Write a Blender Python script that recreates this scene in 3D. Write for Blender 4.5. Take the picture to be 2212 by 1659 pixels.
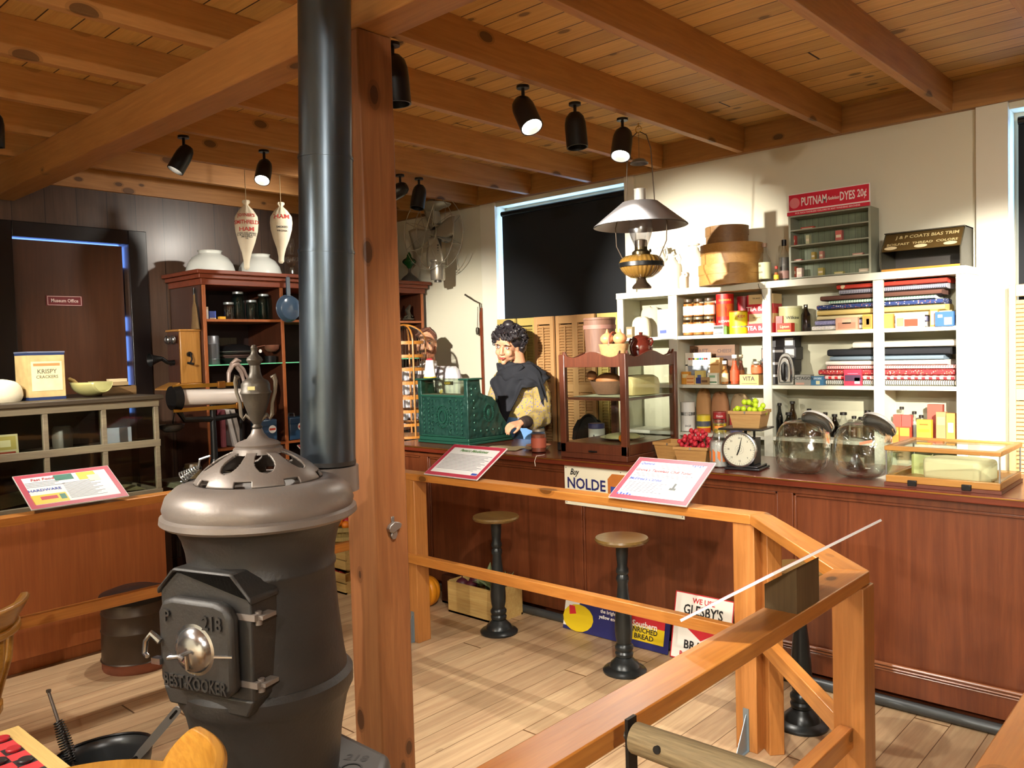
import bpy, bmesh, math, random
from math import sin, cos, pi, radians
from mathutils import Vector, Matrix, Euler
random.seed(7)
SC = bpy.context.scene
for o in list(bpy.data.objects): bpy.data.objects.remove(o)
COL = SC.collection
PI = math.pi

# ------------------------------------------------------------------ camera
CAMH = 1.6
YAW, PITCH, ROLL, FPX = 0.74104901, -0.04124419, -0.02834235, 1777.2
_f = Vector((-sin(YAW)*cos(PITCH), cos(YAW)*cos(PITCH), sin(PITCH)))
_r0 = Vector((cos(YAW), sin(YAW), 0)); _u0 = _r0.cross(_f)
_r = _r0*cos(ROLL) + _u0*sin(ROLL); _u = -_r0*sin(ROLL) + _u0*cos(ROLL)
cam = bpy.data.cameras.new('camera'); camo = bpy.data.objects.new('camera', cam); COL.objects.link(camo)
cam.sensor_width = 36; cam.lens = 36*FPX/2212; cam.clip_start = .05; cam.clip_end = 100
camo.matrix_world = Matrix(((_r.x, _u.x, -_f.x, 0), (_r.y, _u.y, -_f.y, 0), (_r.z, _u.z, -_f.z, CAMH), (0, 0, 0, 1)))
SC.camera = camo
CP = Vector((0, 0, CAMH))
def at(px, py, ax, v):
    """the point of the plane (axis ax = v) that the photograph shows at a pixel"""
    d = _f*FPX + _r*(px-1106) - _u*(py-829.5)
    return CP + d*((v-CP[ax])/d[ax])
def atd(px, py, p, n):
    d = _f*FPX + _r*(px-1106) - _u*(py-829.5); p = Vector(p); n = Vector(n)
    return CP + d*((p-CP).dot(n)/d.dot(n))

# ------------------------------------------------------------------ world, exposure
w = bpy.data.worlds.new('evening_daylight'); SC.world = w; w.use_nodes = True
bg = w.node_tree.nodes['Background']; bg.inputs[0].default_value = (.36, .6, 1, 1); bg.inputs[1].default_value = 14.0
SC.view_settings.view_transform = 'Standard'; SC.view_settings.look = 'None'
SC.view_settings.gamma = 1; SC.view_settings.exposure = 0.22; SC.view_settings.use_curve_mapping = False
SC.cycles.max_bounces = 8; SC.cycles.diffuse_bounces = 6; SC.cycles.glossy_bounces = 3
SC.cycles.transmission_bounces = 8; SC.cycles.transparent_max_bounces = 16
SC.cycles.sample_clamp_indirect = 4; SC.cycles.caustics_reflective = False; SC.cycles.caustics_refractive = False
SC.cycles.use_denoising = True; SC.cycles.blur_glossy = 1.0

# track lights: mouth position, aim, power (W), cone (deg), lit face shown?
LAMPC = (1, .93, .82)
# ------------------------------------------------------------------ helpers
def lin(c):
    if isinstance(c, str):
        c = [int(c[i:i+2], 16)/255 for i in (0, 2, 4)]
        return tuple(x/12.92 if x < .04045 else ((x+.055)/1.055)**2.4 for x in c)+(1,)
    return tuple(c)[:3]+(1,)
def I4(): return Matrix.Identity(4)
def Tr(x, y=0, z=0): return Matrix.Translation(Vector((x, y, z)) if not hasattr(x, '__len__') else Vector(x))
def Rz(a): return Matrix.Rotation(a, 4, 'Z')
def Rx(a): return Matrix.Rotation(a, 4, 'X')
def Ry(a): return Matrix.Rotation(a, 4, 'Y')
def basis(o, x, y, z):
    return Matrix(((x[0], y[0], z[0], o[0]), (x[1], y[1], z[1], o[1]), (x[2], y[2], z[2], o[2]), (0, 0, 0, 1)))
_text = {}
def text_geo(s):
    if s not in _text:
        c = bpy.data.curves.new('t', 'FONT'); c.body = s; c.size = 1; c.align_x = 'CENTER'; c.align_y = 'CENTER'
        c.resolution_u = 2; c.offset = .022
        o = bpy.data.objects.new('t', c); COL.objects.link(o)
        dg = bpy.context.evaluated_depsgraph_get(); me = bpy.data.meshes.new_from_object(o.evaluated_get(dg))
        _text[s] = ([v.co.copy() for v in me.vertices], [tuple(p.vertices) for p in me.polygons])
        bpy.data.objects.remove(o); bpy.data.curves.remove(c); bpy.data.meshes.remove(me)
    return _text[s]
class MB:
    def __init__(s): s.v = []; s.f = []; s.mi = []; s.m = 0; s.T = I4()
    def add(s, vs, fs, T=None):
        M = s.T @ T if T is not None else s.T; n = len(s.v)
        s.v += [tuple(M @ Vector(p)) for p in vs]; s.f += [tuple(i+n for i in f) for f in fs]; s.mi += [s.m]*len(fs); return s
    def bb(s, x0, x1, y0, y1, z0, z1, T=None):
        return s.add([(x0, y0, z0), (x1, y0, z0), (x1, y1, z0), (x0, y1, z0), (x0, y0, z1), (x1, y0, z1), (x1, y1, z1), (x0, y1, z1)],
                     [(0, 3, 2, 1), (4, 5, 6, 7), (0, 1, 5, 4), (1, 2, 6, 5), (2, 3, 7, 6), (3, 0, 4, 7)], T)
    def box(s, c, d, T=None):
        M = Tr(c) if T is None else Tr(c) @ T
        return s.bb(-d[0]/2, d[0]/2, -d[1]/2, d[1]/2, -d[2]/2, d[2]/2, M)
    def bar(s, a, b, wd, h, up=(0, 0, 1)):
        a = Vector(a); b = Vector(b); x = (b-a); L = x.length; x.normalize(); z = Vector(up); y = z.cross(x).normalized(); z = x.cross(y)
        return s.bb(0, L, -wd/2, wd/2, -h/2, h/2, basis(a, x, y, z))
    def lathe(s, prof, n=24, T=None, a0=0, a1=2*PI, wob=None):
        full = abs(a1-a0-2*PI) < 1e-6; k = n if full else n+1; vs = []; fs = []
        for j, (r, z) in enumerate(prof):
            for i in range(k):
                a = a0+(a1-a0)*i/n; q = r if wob is None else r*wob(a, j); vs.append((q*cos(a), q*sin(a), z))
        for j in range(len(prof)-1):
            for i in range(n):
                a = j*k+i; b = j*k+(i+1) % k; fs.append((a, b, b+k, a+k))
        ring = len(prof) >= 4 and prof[0][0] > .003 and abs(prof[0][0]-prof[-1][0]) < .02 and abs(prof[0][1]-prof[-1][1]) < .05
        if full and not ring and not (len(prof) == 2 and abs(prof[0][1]-prof[1][1]) < 1e-6):
            if prof[0][0] > 1e-5: fs.append(tuple(reversed(range(k))))
            if prof[-1][0] > 1e-5: fs.append(tuple(range((len(prof)-1)*k, len(prof)*k)))
        return s.add(vs, fs, T)
    def cyl(s, a, b, r0, r1=None, n=16):
        a = Vector(a); b = Vector(b); d = b-a; q = d.to_track_quat('Z', 'Y').to_matrix().to_4x4()
        return s.lathe([(r0, 0), (r0 if r1 is None else r1, d.length)], n, Tr(a) @ q)
    def tube(s, pts, r, n=8, closed=False):
        pts = [Vector(p) for p in pts]; N = len(pts); vs = []; fs = []; up = None
        for i, p in enumerate(pts):
            if closed: d = pts[(i+1) % N]-pts[i-1]
            else: d = pts[min(i+1, N-1)]-pts[max(i-1, 0)]
            d.normalize()
            if up is None: up = Vector((0, 0, 1)) if abs(d.z) < .9 else Vector((1, 0, 0))
            x = up.cross(d).normalized(); y = d.cross(x); up = y
            rr = r[i] if hasattr(r, '__len__') else r
            for k in range(n):
                a = 2*PI*k/n; vs.append(p+x*cos(a)*rr+y*sin(a)*rr)
        for i in range(N if closed else N-1):
            j = (i+1) % N
            for k in range(n):
                l = (k+1) % n; fs.append((i*n+k, i*n+l, j*n+l, j*n+k))
        if not closed: fs += [tuple(reversed(range(n))), tuple(range((N-1)*n, N*n))]
        return s.add(vs, fs)
    def ball(s, c, r, n=12, T=None):
        r = r if hasattr(r, '__len__') else (r, r, r); m = max(4, n//2)
        M = Tr(c) if T is None else Tr(c) @ T
        M = M @ Matrix.Diagonal((r[0], r[1], r[2], 1))
        return s.lathe([(max(sin(PI*j/m), 0), -cos(PI*j/m)) for j in range(m+1)], n, M)
    def prism(s, poly, z0, z1, T=None):
        n = len(poly); vs = [(p[0], p[1], z0) for p in poly]+[(p[0], p[1], z1) for p in poly]
        fs = [tuple(reversed(range(n))), tuple(range(n, 2*n))]+[(i, (i+1) % n, n+(i+1) % n, n+i) for i in range(n)]
        return s.add(vs, fs, T)
    def grid(s, fn, nu, nv, closed_u=False):
        vs = [fn(i/nu, j/nv) for j in range(nv+1) for i in range(nu+(0 if closed_u else 1))]; k = nu+(0 if closed_u else 1)
        fs = [(j*k+i, j*k+(i+1) % k, (j+1)*k+(i+1) % k, (j+1)*k+i) for j in range(nv) for i in range(nu)]
        return s.add(vs, fs)
    def text(s, t, size, T, wx=1, shear=0, th=0):
        """lettering lying in T's XY plane, facing +Z; size = height of capitals"""
        vs, fs = text_geo(t); k = size/.72
        return s.add([((v.x*wx+v.y*shear)*k, v.y*k, th) for v in vs], fs, T)
FRONT = basis((0, 0, 0), (1, 0, 0), (0, 0, 1), (0, -1, 0))       # a sheet whose face looks to -Y, text reading along +X
SIDE = basis((0, 0, 0), (0, 1, 0), (0, 0, 1), (1, 0, 0))         # a sheet whose face looks to +X, text reading along +Y
def obj(name, mb, mats, parent=None, bev=0, loc=None, sharp=40, sub=0, rot=None, solid=0):
    me = bpy.data.meshes.new(name); me.from_pydata([tuple(v) for v in mb.v], [], mb.f)
    if not isinstance(mats, (list, tuple)): mats = [mats]
    for m in mats: me.materials.append(m)
    if len(mats) > 1: me.polygons.foreach_set('material_index', mb.mi)
    me.polygons.foreach_set('use_smooth', [True]*len(me.polygons)); me.update()
    me.set_sharp_from_angle(angle=radians(sharp))
    o = bpy.data.objects.new(name, me); COL.objects.link(o)
    if parent: o.parent = parent
    if loc is not None: o.location = loc
    if rot is not None: o.rotation_euler = rot
    if solid:
        b = o.modifiers.new('s', 'SOLIDIFY'); b.thickness = solid; b.offset = 0
    if bev:
        b = o.modifiers.new('b', 'BEVEL'); b.width = bev; b.segments = 2; b.limit_method = 'ANGLE'; b.angle_limit = radians(40); b.harden_normals = False
    if sub:
        b = o.modifiers.new('d', 'SUBSURF'); b.levels = sub; b.render_levels = sub
    return o
def tag(o, label, cat, group=None, kind=None):
    o['label'] = label; o['category'] = cat
    if group: o['group'] = group
    if kind: o['kind'] = kind
    return o
def thing(name, loc, rz, label, cat, group=None):
    o = bpy.data.objects.new(name, None); o.empty_display_size = .05; COL.objects.link(o)
    o.location = loc; o.rotation_euler = (0, 0, rz); return tag(o, label, cat, group)
def struct(name, mb, mat, bev=0, parent=None):
    o = obj(name, mb, mat, parent, bev)
    if not parent: o['kind'] = 'structure'
    return o
def dup(root, loc=None, rz=None, label=None):
    r = root.copy(); COL.objects.link(r)
    if loc is not None: r.location = loc
    if rz is not None: r.rotation_euler = (0, 0, rz)
    if label: r['label'] = label
    for ch in list(root.children):
        c = ch.copy(); COL.objects.link(c); c.parent = r
        for g in list(ch.children):
            d = g.copy(); COL.objects.link(d); d.parent = c
    return r
ORD = 'first second third fourth fifth sixth seventh eighth ninth tenth eleventh twelfth thirteenth'.split()

# ------------------------------------------------------------------ materials
class NT:
    def __init__(s, name):
        s.m = bpy.data.materials.new(name); s.m.use_nodes = True; s.t = s.m.node_tree; s.b = s.t.nodes['Principled BSDF']
    def n(s, typ, **kw):
        x = s.t.nodes.new('ShaderNode'+typ)
        for k, v in kw.items(): setattr(x, k, v)
        return x
    def l(s, a, b): s.t.links.new(a, b)
    def put(s, sock, v):
        if isinstance(v, bpy.types.NodeSocket): s.l(v, sock)
        else: sock.default_value = v
    def math(s, op, a, b=None, c=None):
        x = s.n('Math', operation=op); s.put(x.inputs[0], a)
        if b is not None: s.put(x.inputs[1], b)
        if c is not None: s.put(x.inputs[2], c)
        return x.outputs[0]
    def mix(s, f, a, b, mode='MIX'):
        x = s.n('Mix', data_type='RGBA', blend_type=mode); s.put(x.inputs[0], f); s.put(x.inputs[6], a); s.put(x.inputs[7], b); return x.outputs[2]
    def coord(s, scale=(1, 1, 1), kind='Object', rot=(0, 0, 0)):
        c = s.n('TexCoord'); m = s.n('Mapping'); s.l(c.outputs[kind], m.inputs[0]); m.inputs['Scale'].default_value = scale; m.inputs['Rotation'].default_value = rot; return m.outputs[0]
    def noise(s, vec, scale, detail=3, rough=.5, dist=0):
        x = s.n('TexNoise'); s.l(vec, x.inputs['Vector']); x.inputs['Scale'].default_value = scale; x.inputs['Detail'].default_value = detail
        x.inputs['Roughness'].default_value = rough; x.inputs['Distortion'].default_value = dist; return x.outputs[0]
    def ramp(s, f, stops):
        x = s.n('ValToRGB'); s.l(f, x.inputs[0]); e = x.color_ramp.elements
        while len(e) < len(stops): e.new(.5)
        for k, (p, c) in enumerate(stops): e[k].position = p; e[k].color = lin(c)
        return x.outputs[0]
    def bump(s, h, strength=.3, dist=.01):
        x = s.n('Bump'); s.l(h, x.inputs['Height']); x.inputs['Strength'].default_value = strength; x.inputs['Distance'].default_value = dist; s.l(x.outputs[0], s.b.inputs['Normal'])
    def set(s, **kw):
        for k, v in kw.items():
            s.put(s.b.inputs[k.replace('_', ' ')], v)
        return s
def plain(name, c, rough=.5, metal=0, spec=.5, coat=0, var=.12, vscale=6, bump=0, emit=None):
    n = NT(name); c = lin(c)
    if var:
        f = n.noise(n.coord(), vscale, 4)
        n.l(n.mix(f, tuple(x*(1-var) for x in c[:3])+(1,), tuple(min(x*(1+var), 1) for x in c[:3])+(1,)), n.b.inputs['Base Color'])
        if bump: n.bump(n.noise(n.coord(), vscale*12, 4), bump, .004)
    else: n.b.inputs['Base Color'].default_value = c
    n.set(Roughness=rough, Metallic=metal, Specular_IOR_Level=spec, Coat_Weight=coat)
    if emit: n.b.inputs['Emission Color'].default_value = lin(emit[0]); n.b.inputs['Emission Strength'].default_value = emit[1]
    return n.m
def soft(c, k=.02, g=.95):
    c = lin(c); l = .3*c[0]+.55*c[1]+.15*c[2]
    c = [c[0]*.93, c[1]*1.10, c[2]*.92]; return tuple((x*(1-k)+l*k)*g for x in c[:3])+(1,)
def wood(name, c1, c2, axis=0, scale=1, rough=.45, knots=0, coat=0, bump=.15, plank=None, gap='1a0d06', pvar=.25, fine=.25, joint=None, blot=.25):
    """grain along axis; plank=(axis across, width) draws board seams"""
    n = NT(name); sc = [9*scale]*3; sc[axis] = .55*scale
    base = n.coord(tuple(sc)); wide = n.coord()
    off = None; c1 = soft(c1); c2 = soft(c2)
    if plank:
        sep = n.n('SeparateXYZ'); n.l(wide, sep.inputs[0]); u = n.math('DIVIDE', sep.outputs[plank[0]], plank[1])
        cell = n.math('FLOOR', u); fr = n.math('FRACT', u)
        if joint:
            wn0 = n.n('TexWhiteNoise', noise_dimensions='1D'); n.l(cell, wn0.inputs['W'])
            v = n.math('ADD', n.math('DIVIDE', sep.outputs[axis], joint), n.math('MULTIPLY', wn0.outputs[0], 7.3))
            fv = n.math('FRACT', v); cell = n.math('ADD', n.math('MULTIPLY', cell, 17.13), n.math('FLOOR', v))
        wn = n.n('TexWhiteNoise', noise_dimensions='1D'); n.l(cell, wn.inputs['W'])
        comb = n.n('CombineXYZ')
        for k in range(3): n.l(n.math('MULTIPLY', wn.outputs[0], 37.), comb.inputs[k])
        add = n.n('VectorMath', operation='ADD'); n.l(base, add.inputs[0]); n.l(comb.outputs[0], add.inputs[1]); base = add.outputs[0]
    g = n.noise(base, 2.4, 5, .62, 1.6); g2 = n.math('MULTIPLY_ADD', n.noise(base, 11, 3, .6, .2), 3., -1.0); g2 = n.math('MAXIMUM', g2, 0.); g3 = n.noise(wide, 2.2*scale, 2)
    col = n.ramp(g, [(.3, c1), (.7, c2)])
    col = n.mix(n.math('MULTIPLY', g2, fine), col, tuple(x*.45 for x in c1[:3])+(1,))
    col = n.mix(n.math('MULTIPLY', g3, blot), col, tuple(x*.6 for x in c1[:3])+(1,))
    h = g
    if knots:
        s2 = [5.2]*3; s2[axis] = 2.8
        vo = n.n('TexVoronoi'); n.l(n.coord(tuple(s2)), vo.inputs['Vector']); vo.inputs['Scale'].default_value = 1.5
        sp = n.n('SeparateColor'); n.l(vo.outputs['Color'], sp.inputs[0])
        k = n.math('MULTIPLY', n.math('LESS_THAN', vo.outputs['Distance'], n.math('MULTIPLY_ADD', sp.outputs[1], .14, .08)), n.math('GREATER_THAN', sp.outputs[0], 1-.75*knots))
        k2 = n.math('MULTIPLY', n.math('LESS_THAN', vo.outputs['Distance'], n.math('MULTIPLY_ADD', sp.outputs[1], .17, .11)), n.math('GREATER_THAN', sp.outputs[0], 1-.75*knots))
        col = n.mix(n.math('MULTIPLY', k2, .45), col, tuple(x*.5 for x in c1[:3])+(1,))
        col = n.mix(n.math('MULTIPLY', k, .8), col, tuple(x*.22 for x in c1[:3])+(1,))
    if plank:
        f = n.math('MULTIPLY_ADD', wn.outputs[0], 2*pvar, 1-pvar)
        cc = n.n('CombineColor')
        for k in range(3): n.l(f, cc.inputs[k])
        col = n.mix(1., col, cc.outputs[0], 'MULTIPLY')
        edge = n.math('GREATER_THAN', n.math('ABSOLUTE', n.math('SUBTRACT', fr, .5)), .5-plank[2] if len(plank) > 2 else .482)
        if joint: edge = n.math('MAXIMUM', edge, n.math('LESS_THAN', fv, .003))
        col = n.mix(edge, col, lin(gap)); h = n.math('SUBTRACT', n.math('MULTIPLY', g, .3), edge)
    n.l(col, n.b.inputs['Base Color']); n.set(Roughness=rough, Coat_Weight=coat, Coat_Roughness=.25)
    if bump: n.bump(h, bump, .004)
    return n.m
def glass(name, tint=(1, 1, 1), alpha=.12, rough=.02, edge=.55, pw=3.5, ripple=0):
    """thin clear glass: mostly see-through with a reflecting coat"""
    n = NT(name); t = n.n('BsdfTransparent'); t.inputs[0].default_value = lin(tint); g = n.n('BsdfGlossy'); g.inputs['Roughness'].default_value = rough
    fr = n.n('LayerWeight'); fr.inputs[0].default_value = .5; mx = n.n('MixShader')
    n.l(n.math('MULTIPLY_ADD', n.math('POWER', fr.outputs['Facing'], pw), edge, alpha*.35), mx.inputs[0])
    n.l(t.outputs[0], mx.inputs[1]); n.l(g.outputs[0], mx.inputs[2])
    if ripple:
        x = n.n('Bump'); n.l(n.noise(n.coord(), 9, 2, .5, 1.5), x.inputs['Height']); x.inputs['Strength'].default_value = ripple; x.inputs['Distance'].default_value = .02; n.l(x.outputs[0], g.inputs['Normal']); n.l(x.outputs[0], fr.inputs['Normal'])
    n.l(mx.outputs[0], n.t.nodes['Material Output'].inputs[0]); return n.m
def print_cloth(name, base, spots, scale=60, kind='dots', rough=.9):
    n = NT(name); co = n.coord((1, 1, 1))
    if kind == 'dots':
        vo = n.n('TexVoronoi'); n.l(co, vo.inputs['Vector']); vo.inputs['Scale'].default_value = scale
        col = lin(base)
        sp = n.n('SeparateColor'); n.l(vo.outputs['Color'], sp.inputs[0]); d = n.math('LESS_THAN', vo.outputs['Distance'], .3)
        for i, c in enumerate(spots):
            a = n.math('GREATER_THAN', sp.outputs[0], i/len(spots)*.9)
            col = n.mix(n.math('MULTIPLY', d, a), col, lin(c))
    else:
        sep = n.n('SeparateXYZ'); n.l(co, sep.inputs[0])
        def st(k): return n.math('GREATER_THAN', n.math('FRACT', n.math('MULTIPLY', sep.outputs[k], scale)), .5)
        a = st(0)
        col = n.mix(a, lin(base), lin(spots[0]))
        if kind == 'check':
            b = n.math('GREATER_THAN', n.math('FRACT', n.math('MULTIPLY', n.math('ADD', sep.outputs[1], sep.outputs[2]), scale)), .5)
            col = n.mix(n.math('MULTIPLY', b, .5), col, lin(spots[-1]))
    n.l(col, n.b.inputs['Base Color']); n.set(Roughness=rough); return n.m

W_CEIL = wood('ceiling_boards', 'dc9c5c', 'f0b674', 0, .8, .55, .8, plank=(1, .135, .022), gap='2a1208', pvar=.16, joint=3.3)
W_JOIST = wood('joist_pine', 'b8743f', 'd08c54', 1, .8, .55, 1.1)
W_BEAM = wood('beam_pine', 'a86636', 'c07c48', 0, .8, .5, .35)
W_POST = wood('post_pine', '86492a', 'a0603a', 2, .9, .5, .55)
W_RAILX = wood('rail_pine_x', 'b8682a', 'd48440', 0, 1.2, .35, .5, coat=.3)
W_RAILY = wood('rail_pine_y', 'c06c2c', 'dc8840', 1, 1.2, .35, .5, coat=.3)
W_RAILZ = wood('rail_pine_z', 'b06630', 'cc8048', 2, 1.2, .4, .5, coat=.2)
W_FLOOR = wood('floor_planks', 'b0826a', 'd0a68a', 1, .7, .42, .06, plank=(0, .135, .012), gap='5a3d22', pvar=.14, joint=2.6, coat=.1)
W_COUNTER = wood('mahogany_counter', '5e2815', '7c3c22', 2, .8, .35, 0, coat=.15)
W_CTOP = wood('counter_top_wood', '5e1f12', '7a2d1a', 0, 1, .25, 0, coat=.4)
W_DARK = wood('dark_walnut', '3c1a10', '53281a', 2, 1, .4, 0, coat=.2)
W_RED = wood('redwood_shelf', '6e2a16', '8a3a20', 1, 1, .45, 0)
W_OAK = wood('golden_oak', 'b06c22', 'cf8b35', 0, 1.6, .3, 0, coat=.5)
W_ORANGE = wood('orange_ply', '9a4a22', 'ae5a2c', 2, .6, .5, 0)
W_PALE = wood('pale_wood', 'c8945a', 'dcae74', 0, 1.5, .55, 0)
CREAM = plain('cream_wall_paint', 'd6d2bc', .7, var=.04, vscale=1.5)
CREAMT = plain('cream_trim_paint', 'dedbca', .5, var=.04)
SHELFW = plain('shelf_white_paint', 'd9d9c6', .5, var=.04)
WHITE = plain('white_enamel', 'e6e4dc', .3, var=.03)
BLACK = plain('black_metal', '141414', .35, .3, var=.1)
BLACKM = plain('matt_black_blind', '0b0e12', .9, var=.05)
IRON = plain('cast_iron', '2e2c2a', .5, .2, var=.3, vscale=9, bump=.25)
IRONL = plain('pale_iron_top', '78706a', .42, .3, var=.3, vscale=7, bump=.15)  # paler iron tone for the stove's ring, lid and fittings
PIPEM = plain('blued_stovepipe', '525c66', .33, .9, var=.35, vscale=5)
STEEL = plain('galvanized_steel', 'a9aeb0', .3, .9, var=.15)
NICKEL = plain('nickel_plate', 'b4b6b8', .2, .95, var=.1)
BRASS = plain('brass', 'b98d3c', .3, .9, var=.15)
GLASS = glass('clear_glass', (.96, .97, .96), .3, .03, .75, 2.4)
GLASSD = glass('case_glass', (.92, .95, .93), .06)
RED = plain('red_paint', 'b01f24', .4)
PAPER = plain('white_paper', 'f1efe8', .6, var=.03)
KRAFT = plain('kraft_paper', 'b98a58', .8)
# ------------------------------------------------------------------ the room
XL, XR, YW, YB, ZC = -6.0, 3.2, 4.96, -3.6, 2.975
m = MB(); m.bb(XL-.3, XR+.3, YB-.3, YW+.3, -.1, 0); struct('floor', m, W_FLOOR)
m = MB(); m.bb(XL-.3, XR+.3, YB-.3, YW+.3, ZC, ZC+.08); struct('ceiling', m, W_CEIL)
# cream wall with two tall window openings
m = MB()
w1a, w1b, w2a, w2b, wz0, wz1 = -4.66, -3.385, -.985, .45, .6, 2.775
for a, b in ((XL, w1a), (w1b, w2a), (w2b, XR)): m.bb(a, b, YW, YW+.16, 0, ZC)
for a, b in ((w1a, w1b), (w2a, w2b)): m.bb(a, b, YW, YW+.16, 0, wz0); m.bb(a, b, YW, YW+.16, wz1, ZC)
struct('wall_right', m, CREAM)
W_PANEL = wood('dark_wall_panelling', '4c322b', '5f4238', 2, .8, .36, 0, plank=(1, .2, .01), gap='0c0605', pvar=.2, coat=.3)
m = MB(); m.bb(XL-.16, XL, YB, 1.79, 0, ZC); m.bb(XL-.16, XL, 2.53, YW+.16, 0, ZC); m.bb(XL-.16, XL, 1.79, 2.53, 2.43, ZC); struct('wall_back', m, W_PANEL)
m = MB(); m.bb(XL, XR, YB-.16, YB, 0, ZC); struct('wall_front', m, CREAM)
m = MB(); m.bb(XR, XR+.16, YB, YW+.16, 0, ZC); struct('wall_side', m, CREAM)
# windows: glass pane and slim frame behind the blinds
for k, (a, b) in enumerate(((w1a, w1b), (w2a, w2b))):
    m = MB()
    for x in (a, b-.02): m.bb(x, x+.02, YW+.12, YW+.16, wz0, wz1)
    for z in (wz0, wz1-.02): m.bb(a+.02, b-.02, YW+.12, YW+.16, z, z+.02)
    wn = struct('window_%d' % (k+1), m, CREAMT)
    g = MB(); g.bb(a+.02, b-.02, YW+.135, YW+.141, wz0+.02, wz1-.02); obj('pane', g, GLASS, wn)
def blind(a, b, label):
    t = thing('roller_blind', ((a+b)/2, YW+.03, wz1-.062), 0, label, 'blind', 'blackout blinds'); h = (b-a)/2
    q = MB(); q.bb(-h, h, -.002, .002, -(wz1-wz0-.075), 0); obj('blind_fabric', q, BLACKM, t)
    q = MB(); q.cyl((-h, 0, 0), (h, 0, 0), .022); obj('roller', q, BLACK, t)
blind(w1a+.038, w1b-.002, 'black roller blind drawn down over window behind the woman')
blind(w2a+.035, w2b-.03, 'black roller blind at the picture edge beside bright white pilaster')
# trims on the cream wall
m = MB(); m.bb(-4.83, w1a, YW-.02, YW, 0, 2.81); struct('trim_1', m, CREAMT, .003)
m = MB(); m.bb(w1b, -3.30, YW-.02, YW, 0, 2.81); struct('trim_2', m, CREAMT, .003)
m = MB(); m.bb(-1.135, w2a, YW-.035, YW, 0, 2.81); struct('trim_3', m, CREAMT, .003)
m = MB(); m.bb(XL, XR, YW-.045, YW, 2.81, 2.85); m.bb(XL, XR, YW-.025, YW, 2.85, ZC); struct('trim_4', m, wood('ledger_pine', 'a06434', 'bc7c44', 0, .8, .5, .5))
m = MB(); m.bb(XL, XL+.03, YB, YW-.045, 2.79, ZC); struct('trim_5', m, W_JOIST)
# office door in the dark wall, daylight past its edge painted by glowing strips
D_WOOD = wood('dark_door_veneer', '4a2618', '5a3020', 2, .6, .35, 0, coat=.2)
m = MB(); m.bb(XL-.10, XL-.055, 1.80, 2.513, .01, 2.421); dr = struct('door_1', m, D_WOOD, .002)
c = at(139, 650, 0, XL-.055); s = MB(); s.bb(0, .006, -.115, .115, -.034, .034)
s.m = 1
for a in ((-.108, .108, .028, .031), (-.108, .108, -.031, -.028), (-.108, -.105, -.031, .031), (.105, .108, -.031, .031)): s.bb(.006, .0065, *a)
s.text('Museum Office', .024, Tr(.0068, 0, 0) @ SIDE, .85)
o = obj('door_sign', s, [plain('sign_maroon', '6c1f22', .5), plain('sign_letter', 'e0c8c0', .5)], dr, loc=(XL-.055, c.y, c.z)); o['label'] = 'small maroon office sign with white lettering'
q = MB(); q.cyl((XL-.055, 1.88, 1.0), (XL+.0, 1.88, 1.0), .012); q.ball((XL+.01, 1.88, 1.0), .028); obj('door_handle', q, BRASS, dr)
m = MB()
m.bb(XL, XL+.02, 1.66, 1.79, 0, 2.53); m.bb(XL, XL+.02, 2.53, 2.66, 0, 2.53); m.bb(XL, XL+.02, 1.79, 2.53, 2.43, 2.53)
m.bb(XL-.05, XL, 1.78, 1.79, 0, 2.43)
struct('trim_6', m, plain('black_door_trim', '17100f', .3, var=.2), .004)
n = plain('daylight_glow_strip', '86a8e0', .8, emit=('6f9cff', 6)); nd = plain('dark_gap_strip', '10141c', .8)  # glowing and dark strips paint the broken daylight line beside the door
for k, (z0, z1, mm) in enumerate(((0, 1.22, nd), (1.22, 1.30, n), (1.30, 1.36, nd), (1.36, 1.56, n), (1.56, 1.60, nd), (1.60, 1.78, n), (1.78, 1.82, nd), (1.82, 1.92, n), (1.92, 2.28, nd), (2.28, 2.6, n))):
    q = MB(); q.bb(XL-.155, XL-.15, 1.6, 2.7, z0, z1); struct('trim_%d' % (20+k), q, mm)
m = MB(); m.bb(XL, XL+.015, YB, 1.66, 0, .12); m.bb(XL, XL+.015, 2.66, YW, 0, .12); struct('baseboard_back', m, W_DARK)
# joists: 2x6 pine hung between the walls, seen from below
jx = [-5.43, -4.86, -4.27, -3.67, -3.07, -2.47, -1.855, -1.265, -.67, -.06, .55, 1.16, 1.77, 2.38]
for k, x in enumerate(jx):
    m = MB(); m.bb(-.022, .022, YB+.01, YW-.03, 2.815, ZC)
    where = ['nearest the dark panelled wall', 'second out from the dark panelled wall', 'crossing above the two lit spotlights', 'fourth out from the dark panelled wall', 'just left of the spotlight row',
             'that carries the spotlight row over the counter', 'passing right of the hanging oil lamp', 'upper right, above the dye cabinet', 'at the top right corner of the view'][min(k, 8)]
    o = obj('ceiling_joist', m, W_JOIST, None, .002, loc=(x, 0, 0)); tag(o, 'pine ceiling joist '+where if k < 9 else 'pine ceiling joist in the row beyond the right of the view', 'joist', 'pine joists under the plank ceiling')
m = MB(); m.bb(-2.9, 2.9, -.07, .07, 2.64, 2.815); m.m = 0
o = obj('ceiling_beam', m, W_BEAM, None, .006, loc=(-3.0, 1.72, 0)); tag(o, 'thick pine beam running under the joists and over the post', 'beam')
m = MB(); m.bb(-.076, .07, -.07, .07, 0, 2.64)
o = obj('wooden_post', m, W_POST, None, .006, loc=(-2.203, 1.72, 0)); tag(o, 'square knotty pine post beside the black stovepipe', 'post')
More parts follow.
